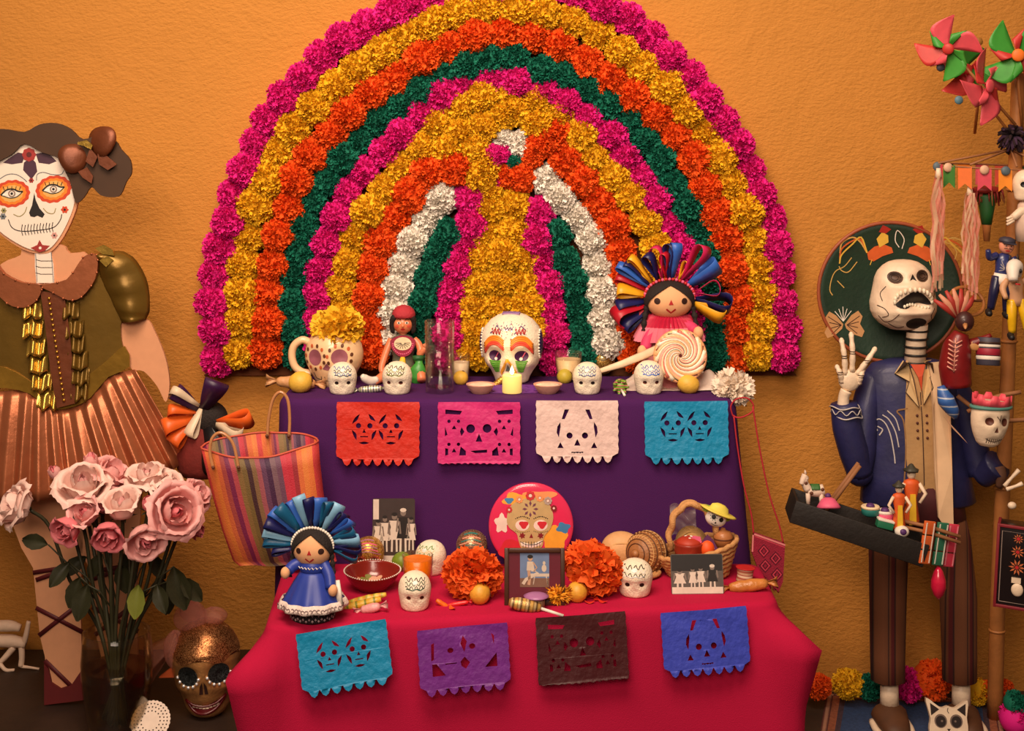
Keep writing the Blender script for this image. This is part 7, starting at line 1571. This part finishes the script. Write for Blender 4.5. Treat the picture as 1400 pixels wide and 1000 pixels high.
b = MB(s); b.tube(cat([(2, 4, 126*k), (0, -4, 146*k), (-6, -20*k, 142*k), (-10, -34*k, 122*k)], 5), [13*k, 17*k, 14*k, 9*k], 14); b.build('horse_head', white, t)
b = MB(s)
for sx in (-1, 1): b.lathe([(4*k, 0), (.4, 14*k)], 8, (sx*8*k, -2, 158*k))
b.build('ear', pt('ear_dark', (46, 34, 30)), t); b = MB(s); b.ell((-15*k, -22*k, 140*k), (2, 2.4, 3), 8, 6); b.ell((3*k, -30*k, 140*k), (2, 2.4, 3), 8, 6); b.build('eye', black, t)
b = MB(s); b.tube([(-9, -42*k, 116*k), (-3, -44*k, 114*k)], 1.1, 6); b.build('mouth', redp, t)
# little skull above and a hand at the right edge
s = 2.92/F; t = thing('half_skeleton_doll', 'white skull doll with an outstretched hand at the right edge', 'figurine', P(1402, 300, 2.92), (0, 0, 0), None)
b = MB(s); ok = Skull(34, 32, 42, [(-7, 22, 4, 4, 4), (7, 22, 4, 4, 4), (0, 13, 2.4, 3, 3)]); mm_ = MB(s); ok.grid(mm_); b.V = [v+Vector((0, 0, 26))*s for v in mm_.V]; b.Fc, b.mi, b.sm = mm_.Fc, mm_.mi, mm_.sm; b.build('skull', boneP, t)
b = MB(s)
for sx in (-1, 1): b.patch(circ(sx*7, 48, 4, n=10), lambda x, z: ok.front(x, z-26, .5), 0, 2)
b.build('eye_socket', black, t); b = MB(s); b.tube(cat([(14, 0, 10), (-4, -4, 12), (-20, -6, 2)], 5), [7, 7, 5], 10)
for dz in (-3, 0, 3): b.tube([(-18, -6, 2+dz), (-28, -7, dz*1.4-3)], [2.6, 1.8], 6)
b.build('arm', boneP, t); b = MB(s); b.lathe([(13, -30), (14, -6), (10, 20), (4, 28)], 16); b.build('robe', pt('robe_white', (206, 176, 156)), t)
# bent wood hoop, drum, red bird, blue paper, masks
s = 3.0/F; t = thing('wooden_hoop', 'small bent wood hoop hanging beside the sombrero', 'hoop', P(1322, 412, 3.0), (R(-35), 0, R(10)))
b = MB(s); b.tube([(24*math.cos(a), 0, 24*math.sin(a)*.9) for a in [2*math.pi*k/36 for k in range(37)]], 2.6, 8, caps=False); b.build('hoop_ring', bam, t)
b = MB(s); b.tube([(-36, 0, 2), (26, 0, 0)], 2, 8); b.build('cross_stick', MATS['stick_wood'], t)
t = thing('toy_drum', 'small striped toy drum on the pole', 'drum', P(1351, 500, 2.96), (R(-8), R(3), 0))
s = 2.96/F; b = MB(s); b.lathe([(15, 0), (16, 1), (15.4, 16), (15.4, 24), (16, 37), (15, 38)], 26); b.build('drum_shell', pt('drum_slate', (64, 60, 74)), t)
for z, h, c in ((8, 5, white), (14, 9, pt('drum_crimson', (156, 30, 52))), (25, 3.5, white), (29, 3, boneD)):
    b = MB(s); b.lathe([(15.9, z), (16.3, z+.6), (16.3, z+h-.6), (15.9, z+h)], 26, cap0=False, cap1=False); b.build('drum_band', c, t)
b = MB(s); b.ell((-19, -3, 26), (9, 3, 7), 14, 8); b.build('drum_ear', pt('card_tan', (190, 136, 80)), t)
s = 2.97/F; t = thing('winged_red_figure', 'dark red winged papier mache bird hanging beside the sombrero', 'figurine', P(1304, 528, 2.97), (0, R(4), 0))
rdm = mat('bird_red', (120, 12, 16), .45, var=.2, coat=.2)
b = MB(s); b.tube(cat([(4, 0, 0), (0, 0, 26), (0, -2, 54), (4, -4, 74)], 5), [20, 22, 19, 10], 16); b.build('body', rdm, t)
b = MB(s); b.ell((6, -8, 90), (13, 12, 14), 16, 10); b.build('head', pt('bird_dark', (60, 22, 20), coat=.3), t)
b = MB(s); b.tube([(4, -18, 86), (2, -26, 82)], [4, 1], 8); b.build('beak', pt('beak_tan', (190, 130, 80)), t)
for k in range(7):
    a = R(150-k*16); b = MB(s); b.tube([(-2, -4, 92), (-2+22*math.cos(a), -8, 96+22*math.sin(a)), (-4+38*math.cos(a), -6, 98+36*math.sin(a))], [2, 4.6, 2], 8, flat=.5); b.build('crest_feather', pt('feather_%d' % (k % 2), ((168, 50, 40), (206, 140, 110))[k % 2]), t)
b = MB(s)
for k in range(7):
    z = 24+k*6
    for sx in (-1, 1): b.tube([(-8, -20.5, z), (-8+sx*9, -19, z+5)], 1.1, 5)
b.tube([(-8, -21, 22), (-8, -20, 68)], 1, 5); b.build('wing_stripe', pt('stripe_rose', (222, 150, 130)), t)
b = MB(s); b.tube(cat([(18, 0, 58), (34, -4, 66), (44, -6, 74)], 4), [8, 6, 3], 10); b.build('wing', rdm, t)
s = 2.96/F; t = thing('blue_paper_twist', 'blue and white crumpled paper twist by the vendor sash', 'ornament', P(1298, 572, 2.96))
b = MB(s); b.tube(cat([(-12, 0, 44), (-6, -4, 26), (4, -3, 10), (8, 0, 0)], 6), [5, 12, 9, 3], 10); b.build('paper_twist', stripes('blue_twist', [(0, (50, 90, 160)), (.5, (60, 110, 180)), (.6, (210, 214, 214)), (.75, (50, 90, 160))], 'Z', 60, .4), t); b = MB(s); b.prism([(-8, 2), (14, -22), (24, -34), (4, -14)], -4, -2); b.build('paper_tail', pt('tail_tan', (196, 150, 120)), t)
s = 2.90/F; t = thing('skull_mask', 'white skull mask with a pink zigzag crown hanging on the pole', 'mask', P(1350, 610, 2.90), (0, R(6), R(14)))
mk2 = Skull(54, 42, 62, [(-11, 36, 6, 6, 6), (12, 37, 6, 6, 6), (0, 25, 3.4, 4, 3), (0, 10, 12, 4, 2)], prof=[(1, .7), (.98, .8), (.9, .92), (.75, 1.), (.6, 1.), (.45, .96), (.3, .86), (.18, .74), (.07, .6), (0, .4)])
b = MB(s); mk2.grid(b, 48, 34); b.build('mask_shell', boneP, t)
b = MB(s)
for cx in (-11, 12): b.patch(circ(cx, 36, 5.6, 5.4, 14), mk2.fy(.5), 0, 3)
b.patch([(-3, 22), (0, 29), (3, 22)], mk2.fy(.5), 0, 2); b.stroke([(-12, 12), (-6, 9), (2, 8), (13, 12)], 1, mk2.fy(.6), 1)
for i in range(8): b.stroke([(-10+i*3, 13), (-10+i*3, 6)], .8, mk2.fy(.6), 1)
b.stroke([(-3, 44), (3, 38)], 1, mk2.fy(.6), 1); b.stroke([(3, 46), (2, 36)], 1, mk2.fy(.6), 1); b.build('painted_face', [pt('mask_hollow', (96, 48, 34)), boneD], t)
b = MB(s); b.tube([(28*math.cos(a), 21*math.sin(a)*.95, 54+2*math.cos(a)) for a in [2*math.pi*k/36 for k in range(37)]], 2.6, 6, caps=False); b.build('crown_band', pt('band_teal', (84, 140, 130)), t)
b = MB(s); rows = [[b.v((27.5*math.cos(2*math.pi*k/48), 20.5*math.sin(2*math.pi*k/48), z+((7 if (k//3) % 2 else 0) if z > 60 else 0))) for k in range(49)] for z in (56, 64)]
for k in range(48): b.f((rows[0][k], rows[0][k+1], rows[1][k+1], rows[1][k]))
b.build('zigzag_crown', pt('crown_pink', (226, 80, 96)), t, solid=.0015)
s = 2.95/F; t = thing('display_sticks', 'crossed tan sticks holding the skull mask to the pole', 'sticks', P(1330, 552, 2.97))
for q in ([(-20, 4, 10), (4, 0, -8), (30, -4, -18)], [(-6, 4, -12), (30, 2, 8), (66, 0, 16)], [(20, 0, -26), (46, 0, -24), (76, 0, -22)]):
    b = MB(s); b.tube(cat(q, 4), 3, 8); b.build('stick', MATS['stick_wood'], t)
s = 2.93/F; t = thing('bone_charm', 'tiny white bone charm on the lower pole', 'charm', P(1383, 665, 2.93))
for q in ([(-10, 0, 0), (0, -1, 12), (10, 0, 22)], [(-8, -2, -4), (4, -2, 0), (14, -2, 4)]):
    b = MB(s); b.tube(cat(q, 4), [3, 2.2, 3.4], 8); b.build('bone', boneP, t)
b = MB(s); b.ell((0, -2, -26), (6, 5, 5), 12, 8); b.build('knuckle', boneP, t)
# painted box
s = 2.88/F; t = thing('painted_box', 'black lacquered box painted with orange flowers and a tiny skull', 'box', P(1388, 828, 2.88), (R(0), R(3), R(-22)))
b = MB(s); b.rbox((0, 0, 56), (52, 34, 112), 1.5); b.build('box_body', pt('lacquer', (22, 12, 14), rough=.3, coat=.3), t)
for c, sz in (((-26, -17, 56), (4, 4, 114)), ((26, -17, 56), (4, 4, 114)), ((0, -17, 1.5), (52, 4, 4)), ((0, -17, 111), (52, 4, 4)), ((-26, 17, 56), (4, 4, 114)), ((-26, 0, 111), (4, 34, 4)), ((-26, 0, 1.5), (4, 34, 4))):
    b = MB(s); b.rbox(c, sz, .8); b.build('red_edge', pt('edge_red', (128, 26, 38)), t)
b = MB(s); f1 = lambda x, z: -17.5
for cz, r_ in ((96, 7), (78, 9), (57, 11)):
    for k in range(10):
        a = 2*math.pi*k/10; b.patch([(2.4*math.cos(a), cz+2.4*math.sin(a)), (r_*.6*math.cos(a-.2), cz+r_*.6*math.sin(a-.2)), (r_*math.cos(a), cz+r_*math.sin(a)), (r_*.6*math.cos(a+.2), cz+r_*.6*math.sin(a+.2))], f1, 0, 1)
    b.patch(circ(0, cz, 2.4, n=10), lambda x, z: -17.9, 1, 1)
b.stroke([(-21, 8), (-21, 104), (21, 104), (21, 8), (-21, 8)], 1, f1, 2)
b.build('painted_flowers', [pt('flower_copper', (196, 104, 60)), redp, pt('line_grey', (150, 130, 120))], t)
b = MB(s); b.ell((2, -19, 27), (8, 3, 9), 14, 10); b.prism(rect(-6, 36, 6, 43), -20, -17.5); b.build('skull_charm', boneP, t)
b = MB(s); b.M = Matrix.Translation((-26.3, 0, 0)) @ Matrix.Rotation(R(-90), 4, 'Z'); b.stroke([(6*math.sin(k*.9), 12+k*4.4) for k in range(21)], 1.1, lambda x, z: -.4, 0); b.build('painted_vine', MATS['paint_line_grey'], t)

# =================================================================== on the floor
def rugq(px, py): q = on(px, py, .003); return (q.x, q.y)
RC = [rugq(1118, 1020), rugq(1378, 1020), rugq(1367, 957), rugq(1130, 949)]
cx = sum(q[0] for q in RC)/4; cy = sum(q[1] for q in RC)/4
t = thing('rug', 'small woven rug with a blue field under the skeleton', 'rug', (cx, cy, 0))
def rquad(b, q, z0, z1):
    a = [b.v((x-cx, y-cy, z0)) for x, y in q]; c = [b.v((x-cx, y-cy, z1)) for x, y in q]; b.f(c, 0, False); b.f(a[::-1], 0, False)
    for k in range(4): b.f((a[k], a[(k+1) % 4], c[(k+1) % 4], c[k]), 0, False)
def inset(q, f): return [(cx+(x-cx)*(1-f), cy+(y-cy)*(1-f*1.15)) for x, y in q]
rb = [('border', (96, 46, 40)), ('inner_border', (150, 84, 56)), ('guard_stripe', (70, 50, 60)), ('field', (44, 66, 106))]
for i, (nm, c) in enumerate(rb):
    b = MB(1); rquad(b, inset(RC, (0, .08, .16, .22)[i]), .0002, .003+.0005*i); b.build(nm, mat('rug_'+nm, c, .95, var=.4, vs_=160, bump=.6, bs=400), t)
b = MB(1); n = 34
for k in range(n):
    f = (k+.5)/n
    for (A_, B_) in ((3, 2), (3, 0), (2, 1)):
        q0 = inset(RC, .04); x = q0[A_][0]*(1-f)+q0[B_][0]*f; y = q0[A_][1]*(1-f)+q0[B_][1]*f; b.box((x-cx, y-cy, .0035), (.007, .007, .0012), rot=(0, 0, R(45)))
b.build('border_diamond', mat('rug_cream', (170, 120, 96), .95), t)
s = 3.0/F; t = thing('cat_mask', 'white cat skull mask propped on the rug before the shoe', 'mask', P(1297, 1024, 3.0)+Vector((0, 0, 0)), (R(-12), 0, R(-4)))
t.location.z = .008
cat_o = [(q.x, q.y) for q in cat([(-22, 2, 0), (-26, 18, 0), (-24, 32, 0), (-29, 58, 0), (-10, 46, 0), (0, 48, 0), (10, 46, 0), (27, 56, 0), (25, 34, 0), (26, 18, 0), (20, 2, 0), (0, -3, 0)], 3, True)]
b = MB(s); b.prism(cat_o, -5, 4); b.build('mask_board', boneP, t)
b = MB(s); f1 = lambda x, z: -5.5; f2 = lambda x, z: -6
for sx in (-1, 1):
    b.patch(circ(sx*10.5, 29, 8.6, 9, 18), f1, 1, 1); b.patch(circ(sx*10.5, 28.5, 6.8, 7.4, 18), f2, 0, 1); b.patch([(sx*24, 52), (sx*12, 44), (sx*23, 36)], f1, 0, 1)
    b.patch(circ(sx*9, 29, 1.6, n=6), lambda x, z: -6.4, 1, 1)
b.patch([(-2.4, 19), (2.4, 19), (0, 15.5)], f1, 0, 1); b.stroke([(0, 46), (-1, 42), (1, 39)], .9, f1, 0)
for k in range(9): b.stroke([(-10+k*2.5, 12), (-10+k*2.5, 7)], .8, f1, 0)
b.stroke([(-12, 10), (12, 10)], .8, f1, 0); b.build('painted_face', [pt('cat_dark', (38, 24, 22)), pt('cat_grey', (120, 100, 90))], t)
FG = 'paper flowers on the floor along the wall'
for i, (x, y, r_, c, lab) in enumerate(((1118, 938, 18, 'orange', 'orange and yellow paper flower on the floor nearest the altar'), (1159, 934, 20, 'yellow', 'yellow paper flower on the floor left of the skeleton'), (1189, 940, 17, 'green', 'dark green paper flower behind the skeleton leg'), (1240, 936, 22, 'magenta', 'magenta paper flower between the skeleton legs'), (1272, 930, 26, 'orange', 'big red-orange paper flower between the skeleton legs'), (1336, 946, 17, 'yellow', 'yellow paper flower beside the foot of the pole'), (1348, 944, 14, 'orange', 'orange paper flower left of the pole foot'), (1372, 944, 14, 'orange', 'orange paper flower right of the pole foot'), (1387, 962, 16, 'green', 'green paper flower at the right edge of the floor'), (1388, 984, 22, 'magenta', 'magenta paper flower at the bottom right corner'), (1402, 992, 18, 'orange', 'orange paper flower cut by the right edge'))):
    d = 3.20 if y < 950 else 3.06; p = P(x, y, d); p.z = max(p.z, r_*.8*d/F)
    tag(inst(POM[c][i % 3], 'floor_flower', None, p, (.5, i*1.1, .2*i), r_*1.08*d/F), lab, 'paper flower', FG)
p = on(1418, 932, ZF); p.y = -.10; s = 3.2/F; t = thing('clay_jar', 'round terracotta jar cut by the right edge', 'jar', p)
b = MB(s); b.lathe([(16, 0), (24, 8), (32, 28), (30, 48), (20, 60), (15, 64), (17, 70), (14, 70)], 28); b.build('jar', mat('terracotta_jar', (140, 66, 36), .7, var=.2), t)
b = MB(s); b.lathe([(32.4, 26), (32.8, 29), (32.2, 32)], 28, cap0=False, cap1=False); b.build('jar_band', brownp, t)

# =================================================================== pieces of a part hang under that part
HOSTS = {'rhinestone': 'eye_socket', 'finger': 'bony_hand', 'knuckle_line': 'bony_hand', 'button': 'button_strip', 'lapel_outline': 'lapel', 'cuff_braid': 'raised_sleeve', 'lace_pattern': 'lace_hem',
         'embroidered_face': 'head', 'painted_face': ('head', 'face', 'skull_body', 'skull_head', 'mask_shell', 'mask_board', 'mug_body'), 'shirt_button': 'shirt_front', 'shirt_seam': 'shirt_front', 'neck_ring': 'neck', 'neck_lines': 'neck_bones',
         'collar_stitch': 'collar_lobe', 'rivet': 'handle', 'ribbon_loop': 'hair', 'head_band': 'hair', 'painted_ornament': 'sombrero_brim', 'brim_edge': 'sombrero_brim', 'teeth': 'skull', 'crack_line': 'skull',
         'eye_nose_hollow': 'skull', 'open_mouth': 'skull', 'jacket_embroidery': 'jacket', 'cane_node': 'bamboo_cane', 'petticoat_print': 'petticoat', 'bead_collar': 'bib', 'stocking_cuff': 'green_stocking',
         'printed_image': 'photo_card', 'dotted_rim': 'bowl', 'painted_leaves': 'bowl', 'carved_rings': 'gourd_shell', 'foil_eye': 'skull_body', 'icing': 'skull_body', 'sequin_forehead': 'skull_body', 'crown_icing': 'skull_body',
         'icing_teeth': 'skull_body', 'icing_nose': 'skull_body', 'printed_skull': 'lid', 'printed_flower_crown': 'lid', 'printed_colours': 'lid', 'woven_pattern': 'pouch_body', 'fringe': 'pouch_body', 'drum_band': 'drum_shell',
         'painted_flowers': 'box_body', 'painted_vine': 'box_body', 'skull_charm': 'box_body', 'red_edge': 'box_body', 'crown_band': 'mask_shell', 'jar_band': 'jar', 'hat_band': 'hat_shell', 'flower_dot': 'filling', 'gold_clip': 'hair', 'rolled_bow': 'hair', 'bow_tail': 'hair', 'calyx': 'stem', 'shoulder_bow': 'blouse', 'lit_waist_panel': 'blouse', 'border_diamond': 'border'}
def stem_name(o): return o.name.split('.')[0]
def middle(o): return sum((Vector(c) for c in o.bound_box), Vector())/8
for root in [o for o in COL.objects if o.parent is None and o.children]:
    kids = list(root.children); by = {}
    for k in kids: by.setdefault(stem_name(k), []).append(k)
    if sum(1 for k in kids if stem_name(k) not in HOSTS) < 2: continue      # keep simple things flat
    for k in kids:
        h = HOSTS.get(stem_name(k))
        if not h: continue
        c = [q for n in ((h,) if isinstance(h, str) else h) for q in by.get(n, []) if q.location.length < 1e-9 and q.rotation_euler.to_quaternion().angle < 1e-6]
        if c: k.parent = min(c, key=lambda q: (middle(q)-middle(k)).length)
